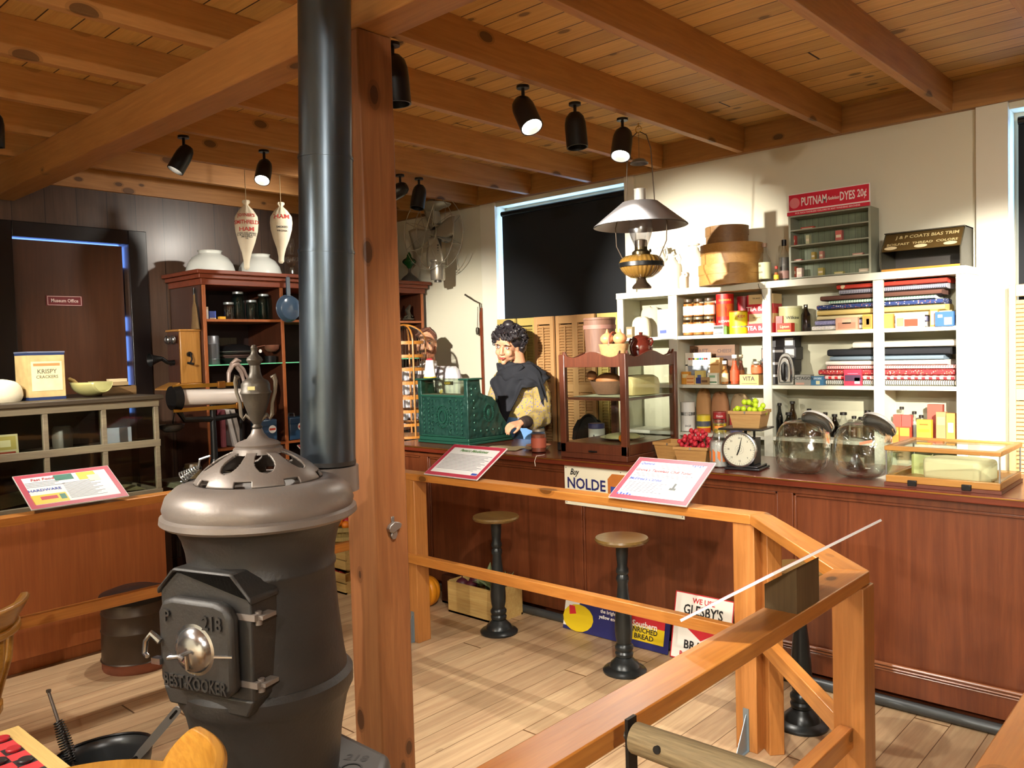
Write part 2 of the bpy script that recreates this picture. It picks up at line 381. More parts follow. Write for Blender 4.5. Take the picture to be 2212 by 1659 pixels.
# ------------------------------------------------------------------ the long shop counter
CX0, CX1, CY0, CY1, CZ = -4.55, .9, 3.71, 4.33, .965
ct = thing('shop_counter', (0, CY0, 0), 0, 'long dark mahogany panelled shop counter across the right half of the store', 'counter')
L = CY1-CY0
m = MB(); m.bb(CX0, CX1, 0, .02, .06, .93); m.bb(CX0, CX1, L-.03, L, .0, .93); m.bb(CX0, CX0+.03, 0, L, .0, .93); m.bb(CX1-.03, CX1, 0, L, .0, .93); m.bb(CX0, CX1, .05, .07, 0, .06)
body = obj('cabinet_body', m, W_COUNTER, ct)
m = MB(); m.bb(CX0-.03, CX1, -.045, L+.02, .93, .965); obj('countertop', m, W_CTOP, ct, .004)
m = MB(); m.bb(CX0-.03, CX1, -.049, -.045, .9575, .9625); obj('nosing_strip', m, BRASS, ct)
st = [(-4.55, -4.47), (-4.254, -4.175), (-2.931, -2.87), (-1.698, -1.623), (-.2, -.12), (.82, .9)]
m = MB()
m.bb(CX0, CX1, -.014, 0, .895, .93); m.bb(CX0, CX1, -.014, 0, .06, .16)
for a, b in st: m.bb(a, b, -.014, 0, .16, .895)
obj('stiles', m, W_COUNTER, ct, .002)
m = MB()
for (a, b), (c, d) in zip(st, st[1:]):
    for q in ((b, b+.014, .16, .895), (c-.014, c, .16, .895), (b, c, .881, .895), (b, c, .16, .172)): m.bb(q[0], q[1], -.009, -.0005, q[2], q[3])
obj('panel_moulding', m, W_COUNTER, ct, .003)
m = MB()
for z, r, y in ((.182, .008, -.016), (.168, .005, -.02), (.155, .004, -.015)): m.cyl((CX0, y, z), (CX1, y, z), r, n=8)
obj('base_moulding', m, wood('polished_moulding', '7a4028', '925235', 0, 1, .25, coat=.5), ct)
m = MB(); m.cyl((CX0, -.03, .024), (CX1, -.03, .024), .024, n=12); obj('foot_pipe', m, plain('grey_pipe', '4a4e50', .35, .5), ct)

# ------------------------------------------------------------------ railings
RT = .94
def post_part(x, y, parent, z1=RT-.038, w_=(.045, .09), br=True, rz=0):
    m = MB(); m.bb(-w_[0], w_[0], -w_[1]/2, w_[1]/2, 0, z1); p = obj('post', m, W_RAILZ, parent, .003, loc=(x, y, 0), rot=(0, 0, rz))
    if br:
        q = MB(); q.bb(-.012, .012, -w_[1]/2-.004, -w_[1]/2, 0, .17); q.bb(-.012, .012, -w_[1]/2-.12, -w_[1]/2, 0, .004)
        q.add([(0, -w_[1]/2-.004, .004), (.003, -w_[1]/2-.004, .004), (.003, -w_[1]/2-.004, .15), (0, -w_[1]/2-.004, .15), (0, -w_[1]/2-.1, .004), (.003, -w_[1]/2-.1, .004)], [(0, 4, 5, 1), (0, 3, 4), (1, 5, 2), (4, 3, 2, 5)])
        obj('angle_bracket', q, plain('grey_bracket', '8c9aa2', .4, .6), p)
    return p
def hrail(name, poly, z, h, mat, parent):
    m = MB(); m.prism(poly, z-h, z); return obj(name, m, mat, parent, .003)
rl = thing('wooden_railing', (-2.4, 2.95, 0), 0, 'orange pine barrier railing bending around in front of the counter and stools', 'railing')
ox, oy = -2.4, 2.95
def P2(pts): return [(x-ox, y-oy) for x, y in pts]
hrail('top_rail', P2([(-3.60, 2.925), (-1.455, 2.925), (-1.427, 3.015), (-3.60, 3.015)]), RT, .038, W_RAILX, rl)
W_RAILD = wood('rail_pine_diagonal', 'b8682a', 'd48440', 0, 1.2, .35, .5, coat=.3)
d = Vector((-.829+1.427, 2.39-3.015, 0)); Ld = d.length; ang = math.atan2(d.y, d.x)
m = MB(); M0 = (Rz(-ang) @ Vector((0, 0, 0)))
pl = [(-1.455, 2.925), (-.92, 2.36), (-.829, 2.40), (-1.427, 3.015)]
q = [Rz(-ang) @ Vector((x+1.455, y-2.925, 0)) for x, y in pl]
hr = MB(); hr.prism([(v.x, v.y) for v in q], RT-.038, RT); obj('top_rail', hr, W_RAILD, rl, .003, loc=(-1.455-ox, 2.925-oy, 0), rot=(0, 0, ang))
hrail('top_rail', P2([(-.92, 2.36), (-.92, .15), (-.826, .15), (-.829, 2.40)]), RT, .038, W_RAILY, rl)
m = MB(); m.bb(-3.53-ox, -1.50-ox, -.045, -.005, .445, .495); obj('lower_rail', m, W_RAILX, rl, .003)
m = MB(); m.bb(0, Ld-.03, -.02, .02, .44, .50); obj('lower_rail', m, W_RAILD, rl, .003, loc=(-1.45-ox, 2.955-oy, 0), rot=(0, 0, ang))
m = MB(); m.bb(-.895-ox, -.855-ox, .2-oy, 2.33-oy, .44, .50); obj('lower_rail', m, W_RAILY, rl, .003)
post_part(-3.47-ox, .02, rl); post_part(-1.49-ox, .03, rl); post_part(-1.415-ox, .055, rl, br=False, w_=(.045, .06), rz=-.75)
post_part(-.868-ox, 2.375-oy, rl, br=False, w_=(.045, .085)); post_part(-.868-ox, .3-oy, rl, br=False)
ll = thing('wooden_railing', (-4.03, 1.5, 0), 0, 'orange pine barrier railing in front of the glass case and barrel', 'railing')
def bx(name, a, mat, parent, bev=.003):
    m = MB(); m.bb(*a); return obj(name, m, mat, parent, bev)
bx('top_rail', (-.045, .045, -1.4, 1.75, RT-.038, RT), W_RAILY, ll)
bx('lower_rail', (.01, .05, -1.4, 1.7, .445, .495), W_RAILY, ll)
for y in (-.95, .72, 1.64): post_part(-.02, y, ll, rz=PI/2, br=y > 1)
rr = thing('wooden_railing', (-.28, 1.2, 0), 0, 'orange pine rail end at the lower right picture corner', 'railing')
bx('top_rail', (-.045, .055, -1.0, .66, RT-.038, RT), W_RAILY, rr); post_part(0, -.6, rr, br=False, rz=PI/2)

# ------------------------------------------------------------------ information panels on the rails
TXT = {'red': plain('print_red', 'a82838', .5, var=0), 'blue': plain('print_blue', '30489c', .5, var=0), 'green': plain('print_green', '4a7a3a', .5, var=0), 'grey': plain('print_grey', '4c4c58', .5, var=0)}
PRED = plain('panel_crimson', 'a02c40', .5, var=.1); PWH = plain('panel_white', 'd0d0ce', .55, var=0)
PYE = plain('print_yellow', 'e0b030', .4, var=.1); PTE = plain('print_teal', '2c6a58', .4, var=.3, vscale=40); PCR = plain('print_cream', 'e0d9b0', .4, var=.1); PDK = plain('print_black', '1c2420', .4, var=0)
IMATS = [PWH, PRED, TXT['red'], TXT['blue'], TXT['green'], TXT['grey'], PYE, PTE, PCR, PDK]
def info_panel(loc, rz, wd, ht, tilt, label, deco, z0=0, block=None):
    t = thing('information_panel', loc, rz, label, 'sign', 'tilted information panels on the railing')
    m = MB(); T = Tr(0, 0, z0) @ Rx(tilt)
    m.T = T; m.m = 0; m.bb(-wd/2, wd/2, 0, ht, 0, .006); m.m = 1
    def r(x0, x1, y0, y1, mi, z=.0066): m.m = mi; m.bb(x0, x1, y0, y1, .006, z)
    b = .027
    r(-wd/2+.002, wd/2-.002, .002, b, 1); r(-wd/2+.002, wd/2-.002, ht-b, ht-.002, 1); r(-wd/2+.002, -wd/2+b, b, ht-b, 1); r(wd/2-b, wd/2-.002, b, ht-b, 1)
    def lines(x0, x1, ytop, n, dy=.011):
        m.m = 5
        for i in range(n): r(x0, x1-(.02*((i*7) % 3)), ytop-i*dy-.0022, ytop-i*dy, 5)
    def tx(s, x, y, size, mi, shear=0, wx=1): m.m = mi; m.text(s, size, Tr(x, y, .0072), wx, shear)
    deco(r, lines, tx, wd, ht)
    o = obj('panel_face', m, IMATS, t)
    q = MB(); q.T = T
    if block: q2 = MB(); q2.add(*block); obj('support_block', q2, W_RAILZ if not z0 else W_DARK, t)
    return t
def wedge(wd, dep, h1, y0=0):
    return ([(-wd, y0, 0), (wd, y0, 0), (wd, y0+dep, 0), (-wd, y0+dep, 0), (-wd, y0, .001), (wd, y0, .001), (wd, y0+dep, h1), (-wd, y0+dep, h1)],
            [(0, 3, 2, 1), (4, 5, 6, 7), (0, 1, 5, 4), (1, 2, 6, 5), (2, 3, 7, 6), (3, 0, 4, 7)])
def dA(r, lines, tx, w_, h):
    tx('Patent Medicines', 0, h-.05, .022, 4, .25); lines(-w_/2+.04, w_/2-.04, h-.085, 12)
    r(w_/2-.07, w_/2-.03, .03, .045, 3)
def dB(r, lines, tx, w_, h):
    tx('Quinine', -w_/2+.07, h-.042, .016, 3, .2); lines(-w_/2+.14, w_/2-.05, h-.04, 4, .009)
    tx("Grove's Tasteless Chill Tonic", -.02, h-.088, .017, 2, .2); lines(-w_/2+.04, w_/2-.06, h-.108, 3, .009)
    tx("McElree's Cardui", -w_/2+.115, h-.15, .017, 3, .2); lines(-w_/2+.04, w_/2-.15, h-.172, 7, .010)
    r(w_/2-.085, w_/2-.03, .03, .125, 8); r(w_/2-.13, w_/2-.095, .03, .085, 8, .0068); r(w_/2-.128, w_/2-.097, .085, .1, 9); r(w_/2-.118, w_/2-.107, .1, .13, 9)
    for i in range(5): r(-w_/2+.026+i*.016, -w_/2+.036+i*.016, .026, .036+.006*(i % 2), 3)
    for i in range(5): r(w_/2-.05-i*.012, w_/2-.042-i*.012, h-.036-.004*(i % 2), h-.028, 3)
def dL(r, lines, tx, w_, h):
    tx('Fast Food', -w_/2+.11, h-.05, .018, 2, .1); lines(-w_/2+.03, -.02, h-.07, 4)
    tx('HARDWARE', -w_/2+.095, h-.135, .018, 3); r(-w_/2+.024, -.04, .03, .10, 6); r(-w_/2+.06, -w_/2+.13, .06, .085, 2, .0068); r(-.07, -.045, .05, .09, 7, .0068); lines(-.03, w_/2-.08, h-.10, 13, .010)
    r(-.05, .03, h-.075, h-.03, 7); r(.05, .13, h-.09, h-.03, 6); r(.09, .14, h-.11, h-.06, 8, .0068)
info_panel((-3.13, 2.92, .945), 0, .40, .27, radians(30), 'small crimson bordered information panel about medicines nearest the wooden post', dA, block=wedge(.12, .09, .045, .01))
info_panel((-1.91, 2.90, .945), 0, .385, .29, radians(30), 'crimson bordered information panel about chill tonic before the bread sign', dB, block=wedge(.12, .09, .045, .01))
info_panel((-3.98, 1.42, .955), PI/2, .42, .27, radians(28), 'crimson bordered information panel showing cheese, before the glass case', dL, block=wedge(.14, .08, .035, .01))
info_panel((-4.0, 2.86, .945), PI/2, .30, .25, radians(30), 'information panel glimpsed in the gap between stovepipe and wooden post', dA, block=wedge(.1, .07, .035, .01))
# seen exactly from its edge: on a dark wooden block on the nearest rail
c0 = Vector((-.84, 1.89, 1.058)); sl = math.atan2(1.6-1.058, .84)
t = info_panel((-.84-.13*cos(sl), 1.89, 1.058-.13*sin(sl)), -PI/2, .64, .26, sl, 'information panel seen edge on as a white strip above a dark block', lambda *a: None)
m = MB(); x0, x1, y0, y1 = -.915, -.832, 1.91, 2.045
zt = lambda x: 1.058+(x+.84)*math.tan(sl)-.010
m.add([(x0, y0, RT), (x1, y0, RT), (x1, y1, RT), (x0, y1, RT), (x0, y0, zt(x0)), (x1, y0, zt(x1)), (x1, y1, zt(x1)), (x0, y1, zt(x0))], [(0, 3, 2, 1), (4, 5, 6, 7), (0, 1, 5, 4), (1, 2, 6, 5), (2, 3, 7, 6), (3, 0, 4, 7)])
o = obj('support_block', m, wood('block_wood', '5c4430', '745840', 2, 1.5, .5)); o.parent = t; o.matrix_parent_inverse = (Tr(*t.location) @ Rz(-PI/2)).inverted()

# ------------------------------------------------------------------ counter stools
STEELB = plain('black_enamelled_iron', '25292a', .3, .3, var=.2)
SEATW = wood('stool_seat_wood', '6f4d28', '8f6a3c', 0, 2, .3, coat=.4)
st0 = thing('counter_stool', (-3.2, 3.33, 0), 0, 'round wooden counter stool on black pedestal beside the vegetable crate', 'stool', 'pedestal stools before the counter')
m = MB(); m.lathe([(.02, 0), (.106, 0), (.108, .010), (.098, .020), (.075, .028), (.068, .045), (.052, .060), (.038, .075)], 36); m.lathe([(.03, .07), (.043, .08), (.046, .095), (.040, .105), (.046, .118), (.046, .13), (.036, .142)], 28); obj('pedestal_base', m, STEELB, st0)
m = MB(); m.lathe([(.034, .14), (.041, .17), (.044, .21), (.042, .26), (.033, .36), (.028, .40), (.025, .44), (.031, .455), (.031, .47), (.024, .485), (.031, .495), (.030, .51), (.024, .525), (.029, .58), (.031, .635), (.024, .64)], 24); obj('column', m, STEELB, st0)
m = MB(); m.lathe([(.02, .636), (.105, .64), (.127, .647), (.133, .658), (.128, .668), (.11, .667), (.06, .662), (.001, .660)], 48); obj('seat', m, SEATW, st0)
dup(st0, (-2.32, 3.30, 0), .6, 'round wooden counter stool on black pedestal in front of the bread signs')
dup(st0, (-1.415, 3.28, 0), 1.2, 'round wooden counter stool behind the railing corner and dark block')

# ------------------------------------------------------------------ enamel signs on the counter front
SG = [plain('sign_cream', 'dcd8c0', .35, var=.05), plain('sign_navy', '24285e', .35, var=0), plain('sign_red', 'c42c34', .35, var=0), plain('sign_yellow', 'd8bc20', .35, var=0), plain('sign_black', '1c1c1c', .4, var=0), plain('sign_white', 'eeece2', .35, var=.03),
      plain('loaf_brown', 'b0682a', .5, var=.2, vscale=30), plain('sign_blue', '2a4590', .35, var=0)]
def wall_sign(name, x0, x1, z0, z1, y, label, fn, lean=0, rot=0):
    w_, h = x1-x0, z1-z0; m = MB(); T = FRONT
    def r(a, b, c, d, mi, z=.0035): m.m = mi; m.bb(a, b, c, d, .002, z)
    def tx(s, x, y_, size, mi, wx=1, shear=0, z=.0045): m.m = mi; m.text(s, size, Tr(x, y_, z), wx, shear)
    def poly(pts, mi, z=.004): m.m = mi; m.prism(pts, .002, z)
    m.T = FRONT; fn(m, r, tx, poly, w_, h)
    o = obj(name, m, SG, loc=((x0+x1)/2, y, z0), rot=(-lean, 0, 0)); tag(o, label, 'sign', 'enamel advertising signs on the counter front'); return o
def nolde(m, r, tx, poly, w_, h):
    m.m = 0; m.bb(-w_/2, w_/2, 0, h, 0, .002); tx('Buy', -w_/2+.075, h-.034, .036, 4, .8, .3); tx('NOLDE', -w_/2+.155, h-.10, .062, 1, .95)
    tx("BREAD", -w_/2+.19, .035, .034, 1, 1.1); poly([(w_/2-.48+a, b) for a, b in ((.0, .04), (.0, .17), (.03, .2), (.2, .2), (.22, .17), (.22, .04))], 6); r(w_/2-.46, w_/2-.40, .08, .13, 7, .005)
    for a in (-w_/2+.012, 0, w_/2-.012):
        for b in (.012, h-.012): m.m = 4; m.lathe([(.003, 0), (.003, .001)], 8, Tr(a, b, .002))
wall_sign('bread_sign', -2.984, -2.198, .702, .926, 3.706-.014, 'cream enamel bread sign with navy letters below the display cabinet', nolde)
def southern(m, r, tx, poly, w_, h):
    m.m = 1; m.bb(-w_/2, w_/2, 0, h, 0, .002); r(-w_/2, -w_/2+.1, .02, h, 5); poly([(-w_/2+.03, h-.05), (-w_/2+.07, h-.05), (-w_/2+.085, h-.09), (-w_/2+.04, h-.1)], 2, .005)
    poly([(-w_/2+.1+.085*cos(a)*1.25, h/2-.02+.075*sin(a)) for a in [i*PI/8 for i in range(16)]], 3)
    tx('the bright', -.045, h-.045, .019, 5); tx('yellow end', -.045, h-.075, .019, 5); r(.105, w_/2-.03, .035, h-.02, 3); r(.105, w_/2-.03, .115, h-.02, 2, .005)
    tx('Southern', .195, h-.065, .032, 5, .95, z=.006); tx('ENRICHED', .19, .09, .026, 4, 1, z=.005); tx('BREAD', .195, .057, .026, 4, 1.1, z=.005)
wall_sign('bread_sign', -2.955, -2.262, .004, .188, 3.605, 'long blue and yellow bread sign leaning on the counter at floor level', southern, .22)
def gles(m, r, tx, poly, w_, h):
    m.m = 5; m.bb(-w_/2, w_/2, 0, h, 0, .002)
    for a in ((-w_/2, w_/2, 0, .005), (-w_/2, w_/2, h-.005, h), (-w_/2, -w_/2+.005, 0, h), (w_/2-.005, w_/2, 0, h)): r(*a, 2)
    tx('WE USE', 0, h-.035, .026, 2, 1.0); tx("GLESBY'S", 0, h-.085, .05, 4, .8); poly([(-.13, .19), (.13, .19), (0, .11)], 2); tx('DIAMOND', 0, .172, .03, 5, .65, z=.005); tx('BRAND', 0, .078, .042, 4, .95); tx('BONUS VALUE', 0, .028, .026, 2, .95)
wall_sign('brand_sign', -2.245, -1.915, .003, .338, 3.60, 'white enamel sign with red border and diamond leaning on the counter', gles, .22)

# ------------------------------------------------------------------ pumpkin, crates and produce by the counter foot
ORANGEP = plain('pumpkin_skin', 'd88a1c', .4, var=.15, vscale=5); STEMG = plain('dry_stem', '5a6a34', .8)
def pumpkin(x, y, r, h, label):
    m = MB(); pr = [(r*max(sin(PI*j/12), 0)**.75, h*(.5-.5*cos(PI*j/12))-(.0 if j < 12 else .02)) for j in range(13)]
    m.lathe(pr, 60, None, wob=lambda a, j: 1-.07*abs(sin(a*6))**.6*(-1)+-.07)
    t = thing('pumpkin', (x, y, 0), .3, label, 'pumpkin'); obj('flesh', m, ORANGEP, t)
    m = MB(); m.tube([(0, 0, h-.03), (.004, 0, h+.015), (.02, 0, h+.035)], [.02, .012, .010], 8); obj('stem', m, STEMG, t); return t
pumpkin(-3.91, 3.395, .105, .19, 'round orange pumpkin on the floor behind the railing post')
def crate(name, x, y, rz, wx, wy, h, label, z=0, mat=None, slats=1, group='wooden crates on the floor'):
    t = thing(name, (x, y, z), rz, label, 'crate', group); m = MB(); th = .012; mat = mat or W_PALE
    m.bb(-wx/2, wx/2, -wy/2, wy/2, 0, th); obj('bottom_board', m, mat, t)
    g = h/slats
    m = MB()
    for i in range(slats): m.bb(-wx/2, wx/2, -wy/2, -wy/2+th, i*g+(.004 if i else 0), (i+1)*g-.004)
    obj('front_board', m, mat, t)
    m = MB()
    for i in range(slats): m.bb(-wx/2, wx/2, wy/2-th, wy/2, i*g, (i+1)*g-.004)
    obj('back_board', m, mat, t)
    for s in (-1, 1): m = MB(); m.bb(s*(wx/2)-(th if s > 0 else 0), s*(wx/2)+(th if s < 0 else 0), -wy/2+th, wy/2-th, th, h); obj('end_board', m, mat, t)
    return t
crate('vegetable_crate', -3.505, 3.53, 0, .40, .24, .195, 'pale wooden crate of leafy greens beside the stool', 0)
random.seed(3)
LEAFG = plain('dried_greens', '7d8c62', .8, var=.3, vscale=20)
m = MB()
for i in range(90):
    a = random.uniform(0, 2*PI); b = random.uniform(.0, 1); cx, cy = random.uniform(-.06, .12), random.uniform(-.07, .07); l = random.uniform(.05, .12); T = Tr(cx, cy, .16) @ Rz(a) @ Ry(-b*1.1)
    m.add([(0, -.008, 0), (l*.5, -.016, .02), (l, 0, .02+l*.1), (l*.5, .016, .02), (0, .008, 0)], [(0, 1, 2, 3, 4)], T)
m.tube([(0, 0, .13), (.0, 0, .25), (.01, .0, .30)], [.03, .018, .002], 6)
o = obj('leafy_greens', m, LEAFG, loc=(-3.46, 3.53, .02)); tag(o, 'tuft of grey green leaves spilling over the pale crate', 'vegetable', kind='stuff')
PURP = plain('beet_skin', '4a1424', .5, var=.2)
for i, (x, y) in enumerate(((-3.65, 3.48), (-3.63, 3.575), (-3.562, 3.47))):
    m = MB(); m.ball((0, 0, 0), (.042, .04, .038), 14); m.tube([(0, 0, .03), (.005, 0, .06)], [.006, .003], 6); o = obj('beet', m, PURP, loc=(x, y, .165)); tag(o, 'dark purple beet at the near left corner of the greens crate', 'beet', 'beets in the vegetable crate')
m = MB(); m.bb(-3.64, -3.37, 3.445, 3.615, .013, .125)
o = obj('straw_packing', m, plain('straw', '8a7a4a', .9)); tag(o, 'straw packing filling the vegetable crate under the beets', 'straw', kind='stuff')
crate('dark_crate', -3.80, 3.58, 0, .15, .13, .18, 'low dark crate behind the pumpkin against the counter', 0, W_DARK)
# fruit baskets in the gap between stove and post
def bushel(x, y, z, r, h, label, mat):
    t = thing('bushel_basket', (x, y, z), .2, label, 'basket', 'baskets and crates behind the stove')
    m = MB(); n = 28
    for i in range(n):
        a = 2*PI*i/n; T = Rz(a); b = .9*PI/n
        m.add([(r*.78*cos(-b), r*.78*sin(-b), 0), (r*.78*cos(b), r*.78*sin(b), 0), (r*cos(b), r*sin(b), h), (r*cos(-b), r*sin(-b), h), (r*.76*cos(-b), r*.76*sin(-b), 0), (r*.76*cos(b), r*.76*sin(b), 0), (r*.98*cos(b), r*.98*sin(b), h), (r*.98*cos(-b), r*.98*sin(-b), h)],
              [(0, 1, 2, 3), (5, 4, 7, 6), (3, 2, 6, 7), (1, 5, 6, 2), (4, 0, 3, 7)], T)
    m.lathe([(.001, 0), (r*.78, 0), (r*.78, .006), (.001, .006)], n); obj('staves', m, mat, t)
    for k, (zz, q) in enumerate(((.5, .9), (1, 1.0))): m = MB(); rr_ = r*q+.004; m.lathe([(rr_, h*zz-.028), (rr_+.006, h*zz-.028), (rr_+.006, h*zz), (rr_, h*zz), (rr_, h*zz-.028)], n); obj('hoop', m, mat, t)
    return t
SPLINT = wood('splint_wood', '9a7a4a', 'b8945c', 2, 2, .6)
crate('apple_crate', -4.72, 3.40, 0, .42, .34, .14, 'low crate of red apples on the floor behind the stove', 0, W_PALE, 2, 'baskets and crates behind the stove')
crate('slatted_crate', -4.72, 3.40, 0, .38, .30, .15, 'slatted crate resting on the apple crate behind the stove', .145, W_PALE, 2, 'baskets and crates behind the stove')
bushel(-4.70, 3.38, .30, .15, .13, 'woven splint basket of oranges on the crates behind the stove', SPLINT)
OR = plain('orange_peel', 'e07a18', .45, var=.1); APR = plain('apple_red', 'a82828', .35, var=.2)
for i in range(10):
    a = i*2.4; r = .034*math.sqrt(i+.5); z = .447-(.0 if i < 4 else .012)
    m = MB(); m.ball((0, 0, 0), .0295, 14); o = obj('orange', m, [OR if i % 4 else APR], loc=(-4.70+r*cos(a), 3.38+r*sin(a), z)); tag(o, 'orange heaped in the splint basket behind the stove' if i % 4 else 'red apple among the oranges in the splint basket', 'orange' if i % 4 else 'apple', 'oranges in the basket' if i % 4 else 'apples in the orange basket')
for i in range(5):
    m = MB(); m.ball((0, 0, 0), .03, 12); o = obj('apple', m, APR, loc=(-4.86+i*.062, 3.275, .108)); tag(o, 'red apple in the low crate behind the stove', 'apple', 'apples in the low crate')
# ------------------------------------------------------------------ pot-bellied stove
SX, SY = -2.06, 1.20
sv = thing('potbelly_stove', (SX, SY, 0), 0, 'tall cast iron pot bellied stove with urn finial in the foreground', 'stove')
m = MB(); m.lathe([(.16, .40), (.18, .416), (.188, .44), (.2, .55), (.218, .64), (.230, .67), (.236, .68), (.236, .715), (.222, .73)], 56)
m.lathe([(.222, .72), (.214, .77), (.203, .88), (.196, .98), (.195, 1.01), (.200, 1.02), (.200, 1.028), (.196, 1.034), (.200, 1.075), (.210, 1.115), (.225, 1.145), (.238, 1.158), (.245, 1.162)], 56)
obj('firepot', m, IRON, sv)
m = MB(); m.lathe([(.232, 1.158), (.254, 1.156), (.264, 1.164), (.262, 1.178), (.252, 1.184), (.256, 1.20), (.246, 1.23), (.220, 1.253), (.19, 1.262), (.172, 1.262), (.168, 1.255), (.12, 1.25)], 64); obj('top_ring', m, IRONL, sv)
# perforated swing lid
mb = MB(); N = 160; R0 = .168
def dome(r): return 1.262+.088*(1-(r/R0)**2)**.8 if r < R0 else 1.262
hol = MB(); nr = 40; pts = []
def open_at(a, t):
    k = (a/(2*PI)*8) % 1
    c = abs(k-.5); tt = (t-.58)/.27
    if abs(tt) < 1 and c < .31*math.sqrt(max(1-tt*tt, 0)): return True
    k2 = abs(((a/(2*PI)*8)+.5) % 1-.5)
    return t > .94 and k2 < .17
idx = {}; vs = []; fs = []
for j in range(nr*2+1):
    t = .22+.78*j/(nr*2); r = R0*t
    for i in range(N*2): a = 2*PI*i/(N*2); vs.append((r*cos(a), r*sin(a), dome(r)))
for j in range(nr*2):
    t = .22+.78*(j+.5)/(nr*2)
    for i in range(N*2):
        if not open_at(2*PI*(i+.5)/(N*2), t): k = N*2; fs.append((j*k+i, j*k+(i+1) % k, (j+1)*k+(i+1) % k, (j+1)*k+i))
hol.add(vs, fs); o = obj('pierced_lid', hol, IRONL, sv, solid=.007)
m = MB(); m.lathe([(.07, 1.335), (.066, 1.35), (.06, 1.354), (.062, 1.36), (.055, 1.366), (.03, 1.375), (.018, 1.39), (.013, 1.402)], 28); obj('finial_foot', m, IRONL, sv)
fi = MB(); fi.lathe([(.014, 1.42), (.02, 1.43), (.014, 1.44), (.02, 1.45), (.032, 1.48), (.046, 1.52), (.054, 1.553), (.057, 1.556), (.057, 1.562), (.053, 1.567), (.052, 1.59), (.046, 1.602), (.036, 1.608), (.026, 1.615), (.02, 1.635), (.018, 1.66), (.024, 1.668), (.03, 1.68), (.026, 1.69), (.014, 1.70), (.01, 1.715), (.013, 1.725), (.008, 1.735), (.001, 1.738)], 32, Tr(0, 0, 1.40) @ Matrix.Diagonal((.74, .74, .74, 1)) @ Tr(0, 0, -1.42))
urn = obj('finial_urn', fi, plain('urn_iron', '4f4a42', .45, .4, var=.3, vscale=12, bump=.2), sv)
m = MB(); m.bb(-.010, .010, -.001, .001, -.005, .005, Rz(-.30) @ Tr(.034, -.0195, 1.516) @ Rz(1.0)); o = obj('paper_label', m, plain('label_yellow', 'c8bc80', .7), urn); o['label'] = 'small yellowed paper label'
for s in (-1, 1):
    pts = [(.016*s, 1.455), (.04*s, 1.475), (.05*s, 1.46), (.058*s, 1.475), (.06*s, 1.52), (.072*s, 1.56), (.075*s, 1.60), (.07*s, 1.62), (.062*s, 1.612)] 
    m = MB(); m.tube([(p*.74*.74, p*.675*.74, 1.40+(z-1.42)*.74) for p, z in pts], [.005, .006, .006, .006, .005, .005, .006, .008, .007], 8); obj('urn_handle', m, plain('handle_iron', '6a6256', .4, .5, var=.2), urn)
# lid lifter coil handle at the left of the lid
m = MB(); u = Vector((-.74, -.675, 0)); a = Vector((SX, SY, 0))
def coil(p0, p1, r, turns, wire, n=10):
    p0 = Vector(p0); p1 = Vector(p1); d = (p1-p0); L = d.length; d.normalize(); x = d.orthogonal().normalized(); y = d.cross(x); N = int(turns*n)
    return [p0+d*L*i/N+(x*cos(2*PI*i/n)+y*sin(2*PI*i/n))*(r if not callable(r) else r(i/N)) for i in range(N+1)]
p0 = (-.115, -.118, 1.30); p1 = (-.152, -.15, 1.272)
m.tube(coil(p0, p1, lambda t: .006+.010*t, 8, .002), .0022, 5); m.tube([(-.06, -.11, 1.335), (-.09, -.125, 1.325), p0, p1], .003, 6); obj('coil_handle', m, STEEL, sv)
# feed door: boxed frame, curved door, lettering; faces left of the viewer
DA = radians(-72); 
dv = Vector((cos(DA), sin(DA), 0)); dx = Vector((-sin(DA), cos(DA), 0))   # outward; to the right as seen
def DT(off, z): return basis(dv*off+Vector((0, 0, z)), dx, (0, 0, 1), dv)
m = MB(); m.T = DT(.12, 0)
hw = .152
out = [(-hw, .74), (hw, .74), (hw, 1.0), (hw-.06, 1.05), (-hw+.06, 1.05), (-hw, 1.0)]
m.prism(out, 0, .10); m.prism([(-hw+.02, .70), (hw-.02, .70), (hw, .745), (-hw, .745)], 0, .105)
m.prism([(-hw-.006, .985), (-hw+.052, 1.05), (hw-.052, 1.05), (hw+.006, .985), (hw+.006, 1.003), (hw-.055, 1.062), (-hw+.055, 1.062), (-hw-.006, 1.003)], .0, .108)
frame = obj('door_frame', m, IRON, sv, .006)
m = MB(); m.T = DT(.225, 0)
def dprof(w_, h0, h1, r):
    return [(-w_, h0+.02), (-w_+.03, h0), (w_-.03, h0), (w_, h0+.02), (w_, h1-r), (w_-r*.4, h1-r*.25), (w_-r*1.3, h1), (-w_+r*1.3, h1), (-w_+r*.4, h1-r*.25), (-w_, h1-r)]
m.prism(dprof(.122, .755, .995, .04), 0, .035); door = obj('feed_door', m, IRON, sv, .012)
m = MB(); m.T = DT(.2605, 0)
def relief(s, x, z, size, wx=1):
    vs, fs = text_geo(s); k = size/.72; n = len(vs)
    m.add([(x+v.x*k*wx, z+v.y*k, 0) for v in vs]+[(x+v.x*k*wx, z+v.y*k, .005) for v in vs], [tuple(i+n for i in f) for f in fs])
    ed = {}
    for f in fs:
        for i in range(len(f)): e = (f[i], f[(i+1) % len(f)]); ed[e] = 1
    for (p, q) in list(ed):
        if (q, p) not in ed: m.add([(x+vs[p].x*k*wx, z+vs[p].y*k, 0), (x+vs[q].x*k*wx, z+vs[q].y*k, 0), (x+vs[q].x*k*wx, z+vs[q].y*k, .005), (x+vs[p].x*k*wx, z+vs[p].y*k, .005)], [(0, 1, 2, 3)])
